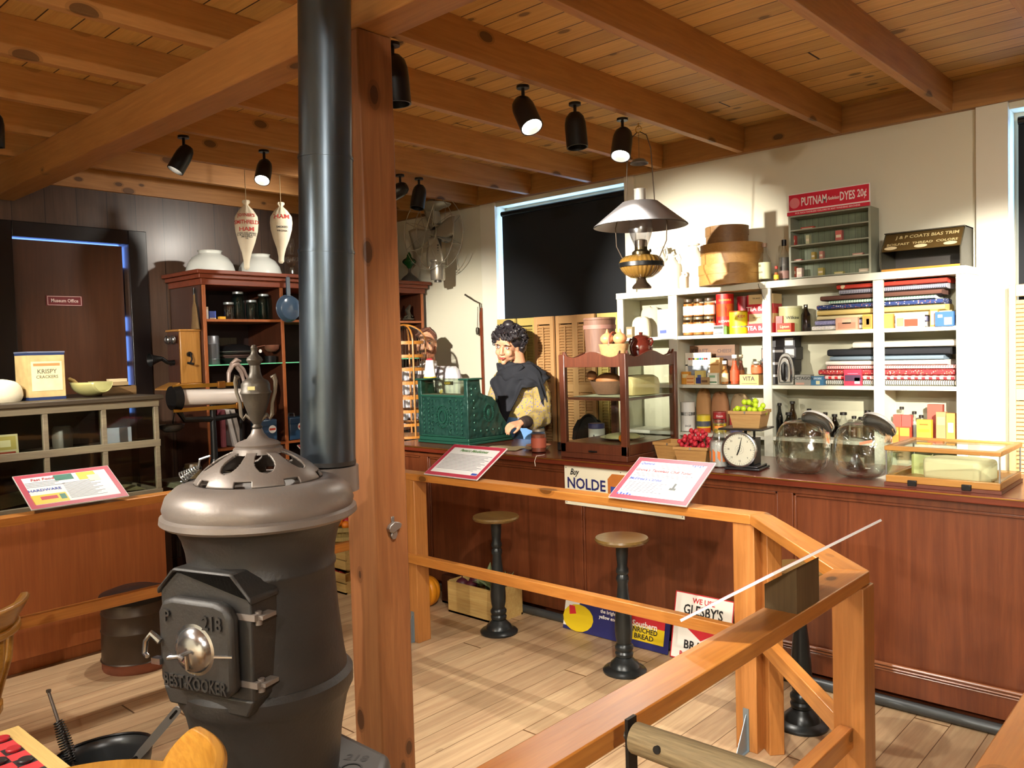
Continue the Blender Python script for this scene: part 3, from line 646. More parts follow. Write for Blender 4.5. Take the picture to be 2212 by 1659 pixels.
for s, x, z, sz, wx in (('P', -.085, .948, .03, .9), ('218', .065, .942, .036, .85), ('BEST-KOOKER', 0, .782, .032, .72)):
    m = MB(); m.T = DT(.2605, 0); relief(s, x, z, sz, wx); obj('raised_lettering', m, IRON, door)
m = MB(); m.T = DT(.258, 0) @ Tr(0, .87, 0); m.lathe([(.001, .028), (.03, .026), (.05, .018), (.058, .004), (.066, .002), (.068, -.006)], 36); obj('draft_disc', m, NICKEL, door)
m = MB(); m.T = DT(.258, 0) @ Tr(0, .87, 0); m.tube([(0, 0, .024), (0, 0, .05)], .006, 8); m.tube([(-.025, .004, .052), (-.03, -.004, .056), (0, 0, .052), (.012, -.006, .05)], [.006, .007, .005, .006], 8); m.tube([(0, -.005, .03), (.002, -.04, .028)], .005, 8); obj('draft_knob', m, NICKEL, door)
m = MB(); m.T = DT(.235, 0); m.tube([(-.11, .88, .03), (-.135, .90, .035), (-.15, .88, .04), (-.15, .85, .045), (-.135, .845, .05)], [.009, .008, .007, .007, .006], 8); m.bb(-.14, -.11, .82, .835, .015, .035); obj('door_latch', m, NICKEL, door)
m = MB(); m.T = DT(.235, 0); m.tube([(.075, .865, .035), (.12, .865, .02)], .004, 6); obj('catch_pin', m, NICKEL, door)
for z in (.955, .785):
    m = MB(); m.T = DT(.18, 0); m.bb(.10, .165, z-.008, z+.008, .03, .042); m.tube([(.158, z-.022, .02), (.158, z+.012, .02)], .009, 10); m.bb(.145, .18, z-.006, z+.004, -.02, .03); obj('hinge', m, IRONL, door)
# base and ash pan shelf with cast letters on the right
m = MB(); c = .07; X, Y0, Y1 = .225, -.27, .305
m.prism([(-X+c, Y0), (X-c, Y0), (X, Y0+c), (X, Y1-c), (X-c, Y1), (-X+c, Y1), (-X, Y1-c), (-X, Y0+c)], .07, .415)
o = obj('base', m, plain('base_iron', '4a4845', .5, .2, var=.2), sv, .03); o.modifiers[0].segments = 4
m = MB(); m.text('218', .035, Tr(.10, .22, .4158) @ Rz(.5)); m.lathe([(.028, .4155), (.034, .4155), (.034, .4175), (.028, .4175)], 20, Tr(.14, .17, 0)); obj('cast_mark', m, IRON, o)
for a in (.6, 2.2, 3.8, 5.4):
    m = MB(); m.T = Rz(a); m.tube([(.17, 0, .09), (.22, 0, .06), (.25, 0, .022), (.27, 0, .02)], [.03, .026, .02, .02], 8); obj('foot', m, IRON, sv)
# stovepipe: three slip-jointed lengths, leaning a little
def pp(px, py, Y): return at(px, py, 1, Y)
b = Vector((SX-.036, SY+.2515, 1.20)); tt = at(700, -60, 1, 1.46); dpi = (tt-b).normalized()
zt = (ZC-.003-b.z)/dpi.z
st = thing('stovepipe', tuple(b), 0, 'black blued stovepipe rising past the wooden post to the ceiling', 'pipe')
def along(z): return dpi*((z-b.z)/dpi.z)
for (z0, z1, r0, r1) in ((1.272, 1.915, .082, .0815), (1.915, 2.19, .080, .079), (2.19, 2.95, .0775, .076)):
    m = MB(); m.cyl(along(z0), along(z1), r0, r1, 40); m.cyl(along(z1)-dpi*.012, along(z1)-dpi*.004, r1+.0022, r1+.0022, 40); obj('pipe_length', m, PIPEM, st)
m = MB(); m.cyl(along(1.272), along(1.285), .0835, .083, 40); obj('collar', m, IRON, st)
m = MB(); m.cyl((b.x-SX, b.y-SY, 1.19), (b.x-SX, b.y-SY, 1.265), .092, .092, 40); obj('flue_collar', m, IRONL, sv)
# ------------------------------------------------------------------ generic shop goods
def G(name, mb, mats, loc, rz, label, cat, group=None, bev=0, kind=None):
    o = obj(name, mb, mats, loc=loc, rot=(0, 0, rz), bev=bev); return tag(o, label, cat, group, kind)
_mc = {}
def C(hexc, rough=.5, metal=0):
    k = (hexc, rough, metal)
    if k not in _mc: _mc[k] = plain('paint_'+hexc, hexc, rough, metal, var=.06)
    return _mc[k]
def carton(name, x, y, z, w_, d, h, base, prints, label, cat, group=None, rz=0, texts=()):
    """prints: (x0,x1,z0,z1 as fractions of the front, colour); texts: (string, cx, cz, size, colour)"""
    m = MB(); m.bb(-w_/2, w_/2, 0, d, 0, h); mats = [C(base, .55)]
    for a in prints:
        c = C(a[4], .5); 
        if c not in mats: mats.append(c)
        m.m = mats.index(c); m.bb(-w_/2+w_*a[0], -w_/2+w_*a[1], -.0006, 0, h*a[2], h*a[3])
    for s, cx, cz, sz, col in texts:
        c = C(col, .5)
        if c not in mats: mats.append(c)
        m.m = mats.index(c); m.text(s, sz, Tr(-w_/2+w_*cx, -.0009, h*cz) @ FRONT)
    return G(name, m, mats, (x, y, z), rz, label, cat, group)
def tin(name, x, y, z, r, h, bands, label, cat, group=None, texts=(), lid='b8b4a8', rz=0, ell=1):
    """bands: (z0,z1 fraction, colour) round the can; texts on the front"""
    m = MB(); mats = [C(lid, .35, .6)]; m.lathe([(.001, .001), (r, 0), (r+.001, .003), (r, .005), (r, h-.005), (r+.001, h-.003), (r, h), (.001, h-.003)], 28)
    for a, b, col in bands:
        c = C(col, .45)
        if c not in mats: mats.append(c)
        m.m = mats.index(c); m.lathe([(r+.0005, h*a), (r+.0007, h*a), (r+.0007, h*b), (r+.0005, h*b)], 28)
    for s, ax, cz, sz, col in texts:
        c = C(col, .5)
        if c not in mats: mats.append(c)
        m.m = mats.index(c); vs, fs = text_geo(s); k = sz/.72
        ax += .5; m.add([((r+.0014)*cos(-PI/2+ax+v.x*k/r), (r+.0014)*sin(-PI/2+ax+v.x*k/r), h*cz+v.y*k) for v in vs], fs)
    return G(name, m, mats, (x, y, z), rz, label, cat, group)
def bottle(name, x, y, z, prof, label, cat, group=None, gl=None, fill=None, lab=None, cap=None, texts=()):
    """glass bottle or jar > contents, label, cap"""
    t = thing(name, (x, y, z), 0, label, cat, group)
    m = MB(); m.lathe([(.001, .001)]+prof, 24); obj('glass_body', m, gl or GLASS, t)
    if fill:
        m = MB(); h = fill[0]; q = [(.001, .004)]+[(max(r-.0025, .001), max(zz, .004)) for r, zz in prof if zz < h]; 
        rr_ = q[-1][0]; m.lathe(q+[(rr_, h), (.001, h)], 24); obj('contents', m, C(fill[1], .5), t)
    if lab:
        r = lab[2]; m = MB(); m.lathe([(r+.0006, lab[0]), (r+.001, lab[0]), (r+.001, lab[1]), (r+.0006, lab[1])], 24); mats = [C(lab[3], .6)]
        for s, ax, cz, sz, col in texts:
            c = C(col, .5)
            if c not in mats: mats.append(c)
            m.m = mats.index(c); vs, fs = text_geo(s); k = sz/.72
            m.add([((r+.0016)*cos(-PI/2-.7+ax+v.x*k/r), (r+.0016)*sin(-PI/2-.7+ax+v.x*k/r), cz+v.y*k) for v in vs], fs)
        obj('paper_label', m, mats, t)
    if cap:
        m = MB(); r, z0, z1 = cap[:3]; m.lathe([(r, z0), (r+.001, z0+.001), (r+.001, z1-.001), (r-.001, z1), (.001, z1)], 20); obj('cap', m, C(cap[3], .4, cap[4] if len(cap) > 4 else 0), t)
    return t
def jarprof(r, h, neck=.8): return [(r*.94, 0), (r, .006), (r, h*.78), (r*.95, h*.85), (r*neck, h*.90), (r*neck, h)]
def botprof(r, h, nr, sh=.55): return [(r*.93, 0), (r, .005), (r, h*sh), (r*.9, h*(sh+.06)), (nr*1.25, h*(sh+.20)), (nr, h*.85), (nr, h*.985), (nr*1.15, h*.985), (nr*1.15, h)]

# ------------------------------------------------------------------ glazed bin case on its base cabinet
FR = wood('weathered_frame', '6e5a50', '84705e', 1, 1.5, .6)
cy0, cy1 = -.35, 2.12; fx = -4.70
cs = thing('glazed_display_case', (fx, 0, 0), 0, 'old glass fronted display case with grey wooden frame on orange panelled base', 'display case')
m = MB(); m.bb(-.86, 0, cy0, cy1, .08, .82); m.bb(-.82, -.05, cy0+.04, cy1-.04, 0, .08); obj('base_cabinet', m, W_ORANGE, cs, .003)
m = MB(); m.bb(-.88, .02, cy0-.02, cy1+.02, 1.375, 1.40); obj('top_board', m, wood('dark_top', '33251c', '463528', 1, 1.5, .5), cs, .004)
m = MB()
for z0, z1 in ((.82, .86), (1.105, 1.145), (1.335, 1.375)): m.bb(-.03, 0, cy0, cy1, z0, z1)
for y in (cy0, .28, .60, .92, 1.22, 1.505, 1.80, cy1-.03): m.bb(-.029, -.001, y, y+.025, .86, 1.335)
for y in (cy0, cy1-.02):
    for z0, z1 in ((.82, .86), (1.335, 1.375)): m.bb(-.86, -.03, y, y+.02, z0, z1)
    m.bb(-.86, -.83, y, y+.02, .86, 1.335)
obj('glazing_frame', m, FR, cs, .002)
m = MB(); m.bb(-.86, -.845, cy0+.02, cy1-.02, .82, 1.375); m.bb(-.845, -.03, cy0+.02, cy1-.02, .82, .83); obj('back_and_floor', m, C('2a1c14', .8), cs)
m = MB(); m.bb(-.40, -.03, cy0+.03, cy1-.03, 1.11, 1.125); obj('shelf', m, C('3a2c20', .6), cs)
m = MB(); m.bb(-.017, -.014, cy0+.02, cy1-.02, .86, 1.335); m.bb(-.83, -.03, cy1-.011, cy1-.009, .86, 1.335); obj('glass_panes', m, GLASSD, cs)
m = MB(); m.grid(lambda u, v: (-.75+.66*u, cy0+.06+(cy1-cy0-.12)*v, .842+.02*u+.008*sin(v*40)*cos(u*9)), 14, 60); o = obj('loose_seed', m, plain('seed_grain', '8f8458', .9, var=.4, vscale=90), loc=(fx, 0, 0)); tag(o, 'shallow bed of pale seed on the floor of the glass case', 'grain', kind='stuff')
m = MB(); m.bb(-.004, .004, -.055, .055, 0, .11); m.m = 1; m.bb(.004, .0045, -.045, .045, .03, .1); m.m = 2; m.bb(.0045, .0048, -.03, .02, .045, .08); m.m = 3; m.bb(.004, .0046, -.04, .04, .008, .02)
o = obj('picture_card', m, [C('cfc598'), C('b8a85a'), C('e0d8a8'), C('a04030')], loc=(-4.80, 1.36, 1.127), rot=(0, -.12, 0)); tag(o, 'small yellow picture card standing inside the glass case', 'card')
m = MB(); m.lathe([(.0, 0), (.05, 0), (.055, .1), (.04, .12), (.001, .12)], 20); G('seed_tin', m, C('5a5248', .5), (-4.95, 1.68, 1.127), 0, 'dim round container inside the glass case', 'tin')
m = MB(); m.bb(-.08, .08, -.02, .02, 0, .09); G('seed_box', m, C('8d8f98', .6), (-4.9, 1.95, 1.127), 1.3, 'pale box standing inside the glass case near its end', 'box')
# things on the case
sx = -4.92
m = MB()
def sack(L, wd, h, puff=.5):
    return lambda u, v: ((u-.5)*L*(1-.25*abs(2*v-1)**3), (0, 0), 0)
def bag(name, x, y, z, wx, wy, h, mat, label, cat, group=None, rz=0, seed=1, flat=.35):
    rnd = random.Random(seed); ph = [rnd.uniform(0, 6) for _ in range(6)]
    m = MB(); n = 28; k = 12; vs = []; fs = []
    for j in range(k+1):
        t = j/k; zz = h*(1-(1-t)**1.6) if t < 1 else h; q = (1-t**3.2)**.45 if t < 1 else 0; q *= (.93+.07*min(t*8, 1))
        for i in range(n):
            a = 2*PI*i/n; sq = (abs(cos(a))**2.6+abs(sin(a))**2.6)**(-1/2.6); w2 = 1+.03*sin(3*a+ph[0])+.02*sin(7*a+ph[1]+t*5)
            vs.append((wx/2*cos(a)*sq*q*w2, wy/2*sin(a)*sq*q*w2, zz+h*.03*sin(5*a+ph[2])*t))
    for j in range(k):
        for i in range(n): fs.append((j*n+i, j*n+(i+1) % n, (j+1)*n+(i+1) % n, (j+1)*n+i))
    fs.append(tuple(reversed(range(n)))); m.add(vs, fs); return G(name, m, mat, (x, y, z), rz, label, cat, group)
CLOTH = plain('undyed_cloth', 'cfc4a8', .9, var=.08, vscale=20, bump=.3)
bag('flour_sack', -4.98, 1.33, 1.40, .24, .34, .12, CLOTH, 'pale cloth sack slumped on the glass case at the left edge', 'sack', rz=.1)
t = thing('seed_packet_tin', (-5.0, 1.60, 1.40), PI/2+.1, 'tall cream and blue tin with worn lettering on the glass case', 'tin')
m = MB(); m.bb(-.095, .095, -.08, .08, .0, .255); m.m = 1; m.bb(-.096, .096, -.081, .081, 0, .016); m.bb(-.096, .096, -.081, .081, .245, .262)
m.m = 2; m.bb(-.08, .08, -.0812, -.08, .05, .21); m.m = 3; m.text('KRISPY', .024, Tr(.0, -.0816, .155) @ FRONT); m.text('CRACKERS', .017, Tr(0, -.0816, .125) @ FRONT); m.m = 4; m.bb(-.07, .07, -.0814, -.0812, .185, .2)
obj('tin_body', m, [plain('rusty_cream', 'b09868', .4, var=.45, vscale=14), C('28365c', .4, .3), plain('cream_label', 'd8c896', .5, var=.25, vscale=20), C('5a5648'), C('a87848')], t, .002)
m = MB(); m.bb(-.098, .098, -.083, .083, .258, .265); obj('lid', m, C('8a94b0', .3, .6), t)
t = thing('tin_scoop', (-4.92, 1.83, 1.402), .2, 'tin grain scoop with pale bowl lying on the glass case', 'scoop')
m = MB(); m.grid(lambda u, v: (.11*(v-.5)*2*(1 if v < .5 else 1.15), .085*sin((u-.5)*PI)*(1-.35*(2*v-1)**2), .085-.08*cos((u-.5)*PI)*(1-.3*(2*v-1)**2)), 16, 16); obj('bowl', m, plain('tin_yellowed', 'b8b478', .35, .5, var=.2), t, solid=.002)
m = MB(); m.tube([(-.11, 0, .06), (-.16, 0, .09), (-.2, 0, .10)], .012, 10); obj('handle', m, W_PALE, t)
crate('tool_box', -5.05, 2.03-.02, 1.6, .20, .15, .055, 'small brown wooden box of odds and ends on the glass case', 1.40, wood('dull_box', '6e4a2c', '8a6240', 0, 2, .6), 1, 'boxes on the glass case')
m = MB(); m.box((0, 0, .065), (.13, .10, .02)); m.m = 1; m.box((.02, 0, .085), (.09, .07, .018)); G('cigar_box', m, [C('9c8560'), C('c9b890')], (-5.05, 2.01, 1.402), 1.6, 'flat pale box stacked on the small brown wooden box', 'box', 'boxes on the glass case')
bag('rag_roll', -5.26, 2.08, 1.402, .07, .09, .035, C('8a6c4a', .9), 'brown cloth roll at the end of the glass case top', 'cloth', rz=.3)

# ------------------------------------------------------------------ tall red wood cabinet on the dark wall
kx = -5.50; ky0, ky1 = 2.82, 4.88
cb = thing('open_shelf_cabinet', (kx, 0, 0), 0, 'tall open red wood shelf cabinet against the dark wall', 'cabinet')
m = MB(); m.bb(-.49, .06, ky0-.06, ky1+.05, 2.195, 2.222); m.bb(-.49, .035, ky0-.035, ky1+.03, 2.165, 2.195); m.bb(-.49, .012, ky0-.012, ky1+.012, 2.12, 2.165); obj('cornice', m, W_RED, cb, .004)
WUP = wood('orange_upright', '9c4a24', 'b05c30', 2, 1.2, .4, coat=.2)
m = MB()
for y, s in ((ky0, 0), (3.44, 0), (4.14, 0), (ky1-.025, 0)): m.bb(-.49, -.012, y, y+.025, 0, 2.12)
obj('uprights', m, W_DARK, cb)
m = MB()
for y in (ky0, 3.44, 4.14, ky1-.025): m.bb(-.012, 0, y, y+.026, 0, 2.12)
obj('face_strips', m, WUP, cb, .002)
for z, mm in ((1.862, WUP), (.935, WUP), (.10, WUP)): m = MB(); m.bb(-.48, -.004, ky0+.026, ky1-.026, z, z+.018); obj('shelf', m, mm, cb)
m = MB(); m.bb(-.48, -.004, ky0+.026, ky1-.026, 1.548, 1.556); obj('glass_shelf', m, plain('green_glass_edge', '6fd0a0', .1, coat=.5, var=0), cb)
m = MB(); m.bb(-.49, -.485, ky0, ky1, .1, 2.12); obj('back_panel', m, C('2a1712', .6), cb)
SG2 = [C('b5a78a')]
carton('soap_carton', -5.6, 2.882, 1.8815, .06, .06, .09, 'e6dcd0', [(0, 1, .8, 1, 'c8b090')], 'white carton at the left end of the upper cabinet shelf', 'carton', 'cartons on the upper cabinet shelf', PI/2)
carton('soap_carton', -5.6, 2.945, 1.8815, .05, .05, .06, '3a50a0', [(0, 1, .0, .2, 'c8b090')], 'small blue carton next to the white carton on the cabinet shelf', 'carton', 'cartons on the upper cabinet shelf', PI/2)
carton('match_box', -5.56, 3.0, 1.8815, .045, .03, .02, 'd8a020', [], 'tiny yellow box in front on the upper cabinet shelf', 'box', None, PI/2)
AQUA = glass('aqua_glass', (.45, .72, .74), .16); 
for i, (y, r, h, nm) in enumerate(((3.07, .042, .12, 'squat clear jar next to the yellow box'), (3.16, .045, .20, 'tall aqua preserving jar in the middle of the row'), (3.255, .042, .14, 'medium aqua preserving jar right of the tallest'), (3.37, .045, .19, 'tall green jar with metal lid nearest the pan'))):
    bottle('glass_jar', -5.60-.02*(i % 2), y, 1.8815, jarprof(r, h), nm+' on the cabinet shelf', 'jar', 'jars on the upper cabinet shelf', AQUA if i else GLASS, cap=(r*.85, h-.01, h+.006, '8a9090', .6))
# iron pan hanging from the cornice
t = thing('saucepan', (kx+.075, 3.46, 1.96), 0, 'blue grey enamel saucepan hung by its handle from the cabinet', 'pan')
E1 = plain('blue_enamel', '36475a', .15, coat=.6, var=.25)
m = MB(); m.T = Ry(PI/2); m.lathe([(.001, .045), (.082, .045), (.088, .04), (.098, .0), (.104, -.004), (.096, 0), (.085, .036), (.001, .04)], 36); obj('pan_bowl', m, E1, t)
m = MB(); m.bb(.0, .012, -.016, .016, .09, .235); m.tube([(.006, 0, .235), (.006, -.014, .25), (.006, 0, .262), (.006, .014, .25)], .004, 6, True); obj('handle', m, E1, t, .004)
# lower shelf goods
m = MB(); m.lathe([(.001, 0), (.058, 0), (.06, .004), (.06, .14), (.062, .145), (.062, .15), (.06, .155), (.06, .2), (.055, .207), (.001, .207)], 28); m.lathe([(.0605, .035), (.062, .037), (.0605, .04)], 28); G('tin_canister', m, C('7e8084', .35, .7), (-5.6, 2.917, 1.557), 0, 'plain grey tin canister at the left of the glass shelf', 'canister')
DK = plain('blackened_pan', '1e1d1e', .35, .5, var=.3)
for i, (r, h, z, mm, nm) in enumerate(((.13, .04, 0, DK, 'bottom black iron pan in the stack on the glass shelf'), (.125, .022, .042, C('7a6058', .4, .2), 'brown rimmed pan second in the stack on the glass shelf'), (.135, .02, .072, C('8e8c88', .3, .6), 'tin plate third in the stack on the glass shelf'), (.13, .05, .095, DK, 'black roasting lid topping the pan stack on the glass shelf'))):
    m = MB()
    if i < 3: m.lathe([(.001, 0), (r*.8, 0), (r, h), (r+.006, h), (r+.004, h-.004), (r*.82, .004), (.001, .004)], 36)
    else: m.lathe([(r+.006, 0), (r, .006), (r*.8, h*.7), (r*.3, h), (.001, h)], 36)
    G('baking_pan', m, mm, (-5.65, 3.135, 1.5575+z), 0, nm, 'pan', 'stacked pans on the glass shelf')
m = MB(); m.lathe([(.013, -.001), (.013, .001)], 18, Ry(PI/2)); G('price_tag', m, PAPER, (-5.475, 3.24, 1.645), 0, 'round white paper tag hanging from the pan stack', 'tag')
t = thing('dipper', (-5.54, 3.375, 1.665), 0, 'copper coloured round dipper with a thin handle beside the stacked pans', 'dipper'); m = MB(); m.lathe([(.001, -.03), (.03, -.026), (.052, -.005), (.058, .025), (.056, .025), (.05, -.003), (.03, -.022), (.001, -.026)], 28); obj('bowl', m, C('8a5a48', .35, .5), t); m = MB(); m.tube([(0, -.056, .022), (0, -.10, .015), (0, -.13, .01)], .003, 6); obj('handle', m, C('8a5a48', .35, .5), t)
m = MB(); m.lathe([(.001, 0), (.04, 0), (.045, .05), (.001, .05)], 20); G('tin_mug', m, DK, (-5.56, 3.375, 1.5575), 0, 'small dark tin under the copper coloured dipper', 'tin')
m = MB(); m.bb(-.003, .003, -.12, .12, 0, .20); G('board', m, wood('grey_board', '5a483c', '6e5a4c', 2, 1), (-5.92, 3.18, 1.557), 0, 'flat wooden board standing behind the stacked pans', 'board')
PALE = plain('pale_metal', 'a8948a', .4, .3, var=.2)
t = thing('curved_bracket', (-5.15, 2.80, .8205), .3, 'pale curved metal bracket rising on the table behind the stove finial', 'bracket')
m = MB(); m.tube([(0, .10, 0), (0, .10, .55), (0, .08, .66)], .012, 8); m.lathe([(.001, 0), (.06, 0), (.06, .012), (.02, .02)], 16, Tr(0, .10, 0)); obj('stem', m, DK, t)
m = MB(); m.tube([(0, .0, .60), (0, .005, .68), (0, .04, .73), (0, .09, .735), (0, .14, .70), (0, .19, .62)], [.010, .014, .018, .016, .014, .008], 10); obj('curved_arm', m, PALE, t)
m = MB(); m.tube([(0, .06, .735), (0, .12, .68), (0, .145, .61), (0, .13, .585)], [.012, .014, .012, .008], 10); obj('curved_arm', m, PALE, t)
m = MB(); m.tube([(0, .03, .74), (0, .08, .765), (0, .12, .755)], [.010, .016, .008], 10); obj('finger_rest', m, PALE, t)
for i, (y, z_, c1, rz, nm) in enumerate(((2.70, .953, '7a4048', 0, 'dark red'), (2.78, .953, 'c8c4c0', .12, 'white'), (2.83, .953, 'b0a8a0', .18, 'grey'))):
    pass
for i, (y, c1, tl, nm) in enumerate(((2.95, '7c3c44', 0, 'dark red'), (3.04, 'd0ccc8', .22, 'white'), (3.085, 'a8a098', .22, 'grey'))):
    m = MB(); m.bb(-.10, .10, -.014, .014, 0, .27); o = G('ledger_book', m, C(c1, .6), (-5.62, y, .960), 0, nm+' tall ledger book leaning on the low cabinet shelf', 'book', 'ledger books on the low cabinet shelf'); o.rotation_euler = (tl, 0, 0)
LB = plain('lunch_box_blue', '26405a', .3, coat=.3)
for i, y in enumerate((3.31, 3.555, 3.73)):
    t = thing('lunch_box', (-5.58, y, .956), .1*i-.1, ['dark blue lunch box with round red badge nearest the leaning books', 'dark blue lunch box with round red badge, middle of three', 'dark blue lunch box with round red badge, beside the stovepipe'][i], 'lunch box', 'blue lunch boxes on the low cabinet shelf')
    m = MB(); m.bb(-.09, .07, -.07, .07, 0, .16); obj('case', m, LB, t, .008)
    m = MB(); m.bb(-.092, .072, -.072, .072, .115, .175); obj('lid', m, LB, t, .012)
    m = MB(); m.tube([(-.05, 0, .174), (-.045, 0, .2), (.025, 0, .2), (.03, 0, .174)], .004, 6); obj('handle', m, STEEL, t)
    m = MB(); m.lathe([(.001, .0), (.03, .0)], 24, Tr(.0732, .03, .10) @ Ry(PI/2)); m.m = 1; m.bb(.0733, .0738, .006, .054, .092, .108); obj('round_badge', m, [C('e8e4dc'), C('c0402c')], t)
# top of the cabinet: milk glass shades, oil lamp
MILK = plain('milk_glass', 'd4d8d2', .25, coat=.4, var=.03)
for i, (y, r, nm) in enumerate(((2.985, .175, 'white milk glass shade nearest the door on the tall cabinet'), (3.385, .165, 'white milk glass shade partly behind the first ham bag'))):
    m = MB(); m.lathe([(r, 0), (r*.98, .02), (r*.9, .065), (r*.72, .11), (r*.48, .135), (r*.45, .14), (r*.46, .155), (r*.50, .16), (r*.44, .158), (r*.42, .135), (r*.7, .105), (r*.97, 0)], 40); G('lamp_shade', m, MILK, (-5.68, y, 2.223), 0, nm, 'lamp shade', 'milk glass shades on the cabinet')
bottle('oil_lamp', -5.70, 3.68, 2.223, [(.06, 0), (.05, .01), (.02, .03), (.015, .08), (.05, .11), (.06, .14), (.05, .17), (.02, .18), (.022, .22), (.03, .26), (.022, .31)], 'clear glass oil lamp on the cabinet behind the second ham bag', 'lamp')
t = thing('oil_lamp', (-5.58, 4.80, 2.223), 0, 'green and tin oil lamp on the cabinet end, right of the post', 'lamp')
m = MB(); m.lathe([(.001, 0), (.085, 0), (.088, .012), (.06, .045), (.025, .07), (.012, .09), (.012, .12)], 28); obj('base', m, C('6e6a66', .35, .6), t)
m = MB(); m.lathe([(.012, .12), (.03, .145), (.058, .17), (.062, .185), (.052, .20), (.028, .215), (.02, .23), (.02, .24), (.008, .26), (.001, .27)], 28); obj('font', m, C('1d4a22', .2), t)
for i, (y, s) in enumerate(((4.60, 1), (4.75, .8))):
    m = MB(); m.tube([(0, 0, 0), (0, .01, .06*s), (0, -.01, .10*s), (0, .03, .16*s)], [.03, .018, .025, .01], 10); m.tube([(0, -.05, .02), (0, .02, .05), (0, .06, .03)], .009, 8); m.bb(-.03, .03, -.04, .04, 0, .012)
    G('bench_vise', m, C('4a4438', .45, .5), (-5.56, y, 1.892), .2, ['dark iron bench vise half hidden by the post', 'small iron clamp at the cabinet end right of the post'][i], 'tool', 'iron tools on the upper cabinet shelf')
# whisk broom on the cabinet side, wall telephone
t = thing('whisk_broom', (-5.56, ky0-.03, 1.90), 0, 'straw whisk broom hanging on the cabinet side above the telephone', 'broom')
m = MB(); m.lathe([(.012, .16), (.014, .10), (.03, .06), (.04, -.02), (.052, -.09), (.001, -.09)], 14, Matrix.Diagonal((1, .4, 1, 1))); obj('bristles', m, plain('broom_straw', '6e5534', .9, var=.3, vscale=60), t); m = MB(); m.cyl((0, 0, .15), (0, 0, .2), .009); obj('handle', m, BLACK, t)
OAKP = wood('oak_phone', 'a8682c', 'c68240', 2, 1.5, .35, coat=.3)
t = thing('wall_telephone', (-5.62, ky0-.001, 1.41), 0, 'antique oak wall telephone with black mouthpiece and side crank', 'telephone')
m = MB(); m.bb(-.12, .07, -.15, 0, .02, .39); obj('oak_box', m, OAKP, t, .006)
m = MB(); m.bb(-.13, .08, -.16, 0, .385, .40); m.bb(-.13, .08, -.16, 0, .0, .02); obj('trim_boards', m, OAKP, t, .004)
m = MB(); m.bb(-.115, .055, -.154, -.15, .022, .383); obj('front_board', m, W_DARK, t)  # dark board stands in for shade on the oak front
for s in (-1, 1): m = MB(); m.ball((-.025+s*.04, -.175, .33), (.032, .022, .032), 16); obj('bell', m, NICKEL, t)
m = MB(); m.T = Tr(-.025, -.15, .17); m.tube([(0, 0, 0), (0, -.05, .0), (0, -.09, .03)], [.02, .014, .014], 10); m.T = m.T @ Tr(0, -.09, .03) @ Rx(PI/2+.1); m.lathe([(.015, 0), (.02, .02), (.03, .05), (.045, .085), (.047, .085), (.02, .03)], 24); obj('mouthpiece', m, BLACK, t)
m = MB(); m.tube([(.07, -.09, .225), (.085, -.09, .225)], .018, 12); m.tube([(.085, -.09, .225), (.095, -.09, .225), (.10, -.085, .19), (.105, -.10, .16)], .006, 8); m.tube([(.095, -.115, .165), (.125, -.085, .155)], .008, 8); obj('crank', m, BLACK, t)
m = MB(); m.add([(-.11, -.16, .03), (.06, -.16, .03), (.06, -.26, -.01), (-.11, -.26, -.01), (-.11, -.16, .02), (.06, -.16, .02), (.06, -.26, -.02), (-.11, -.26, -.02)], [(0, 3, 2, 1), (4, 5, 6, 7), (0, 1, 5, 4), (1, 2, 6, 5), (2, 3, 7, 6), (3, 0, 4, 7)]); obj('writing_shelf', m, OAKP, t)

# ------------------------------------------------------------------ barrel scale with brass beams on an iron stand
bxx = -5.02
t = thing('barrel_scale', (bxx, 2.42, 0), 0, 'antique counter scale with long white cylinder and brass beams', 'scale')
m = MB(); m.cyl((0, -.03, 1.36), (0, .42, 1.345), .052, .05, 32); obj('white_cylinder', m, plain('enamel_white', 'cfc6bd', .3, var=.05), t)
m = MB(); m.cyl((0, -.08, 1.36), (0, -.03, 1.36), .075, .08, 36); obj('end_cap', m, BLACK, t); m = MB(); m.cyl((0, .42, 1.345), (0, .46, 1.345), .06, .055, 32); obj('end_cap', m, BLACK, t)
for z in (1.43, 1.283):
    m = MB(); m.bb(.02, .028, -.08, .36, z-.012, z+.012); obj('brass_beam', m, BRASS, t)
for y, z in ((.22, 1.43), (.34, 1.285)): m = MB(); m.bb(.012, .036, y, y+.05, z-.022, z+.022); obj('sliding_poise', m, C('8a5c28', .3, .8), t, .003)
m = MB(); m.tube([(0, -.05, 1.30), (0, .0, 1.22), (0, .18, 1.21), (0, .36, 1.22)], [.02, .018, .02, .015], 8); m.cyl((0, .19, .94), (0, .19, 1.30), .022, .018, 12); m.lathe([(.001, .82), (.12, .82), (.12, .84), (.04, .87), (.025, .95)], 24, Tr(0, .19, 0)); obj('iron_stand', m, BLACK, t)
m = MB(); m.tube([(0, -.06, 1.29), (0, -.075, 1.20)], .004, 6); obj('pan_hanger', m, BLACK, t)
m = MB(); m.lathe([(.001, 1.15), (.04, 1.152), (.065, 1.17), (.075, 1.195), (.08, 1.197), (.07, 1.175), (.001, 1.157)], 28, Tr(0, -.085, 0)); obj('pan', m, C('4a4440', .3, .6), t)
t = thing('work_table', (-5.12, 2.62, 0), 0, 'low dark table with pale grey top carrying the antique scale', 'table')
m = MB(); m.bb(-.22, .26, -.26, .22, .785, .82); obj('tabletop', m, wood('grey_table_top', '7a7060', '948872', 1, 1), t, .004)
for a, b in ((-.18, -.22), (.22, -.22), (-.18, .17), (.22, .17)): m = MB(); m.bb(a-.02, a+.02, b-.02, b+.02, 0, .785); obj('leg', m, W_DARK, t)
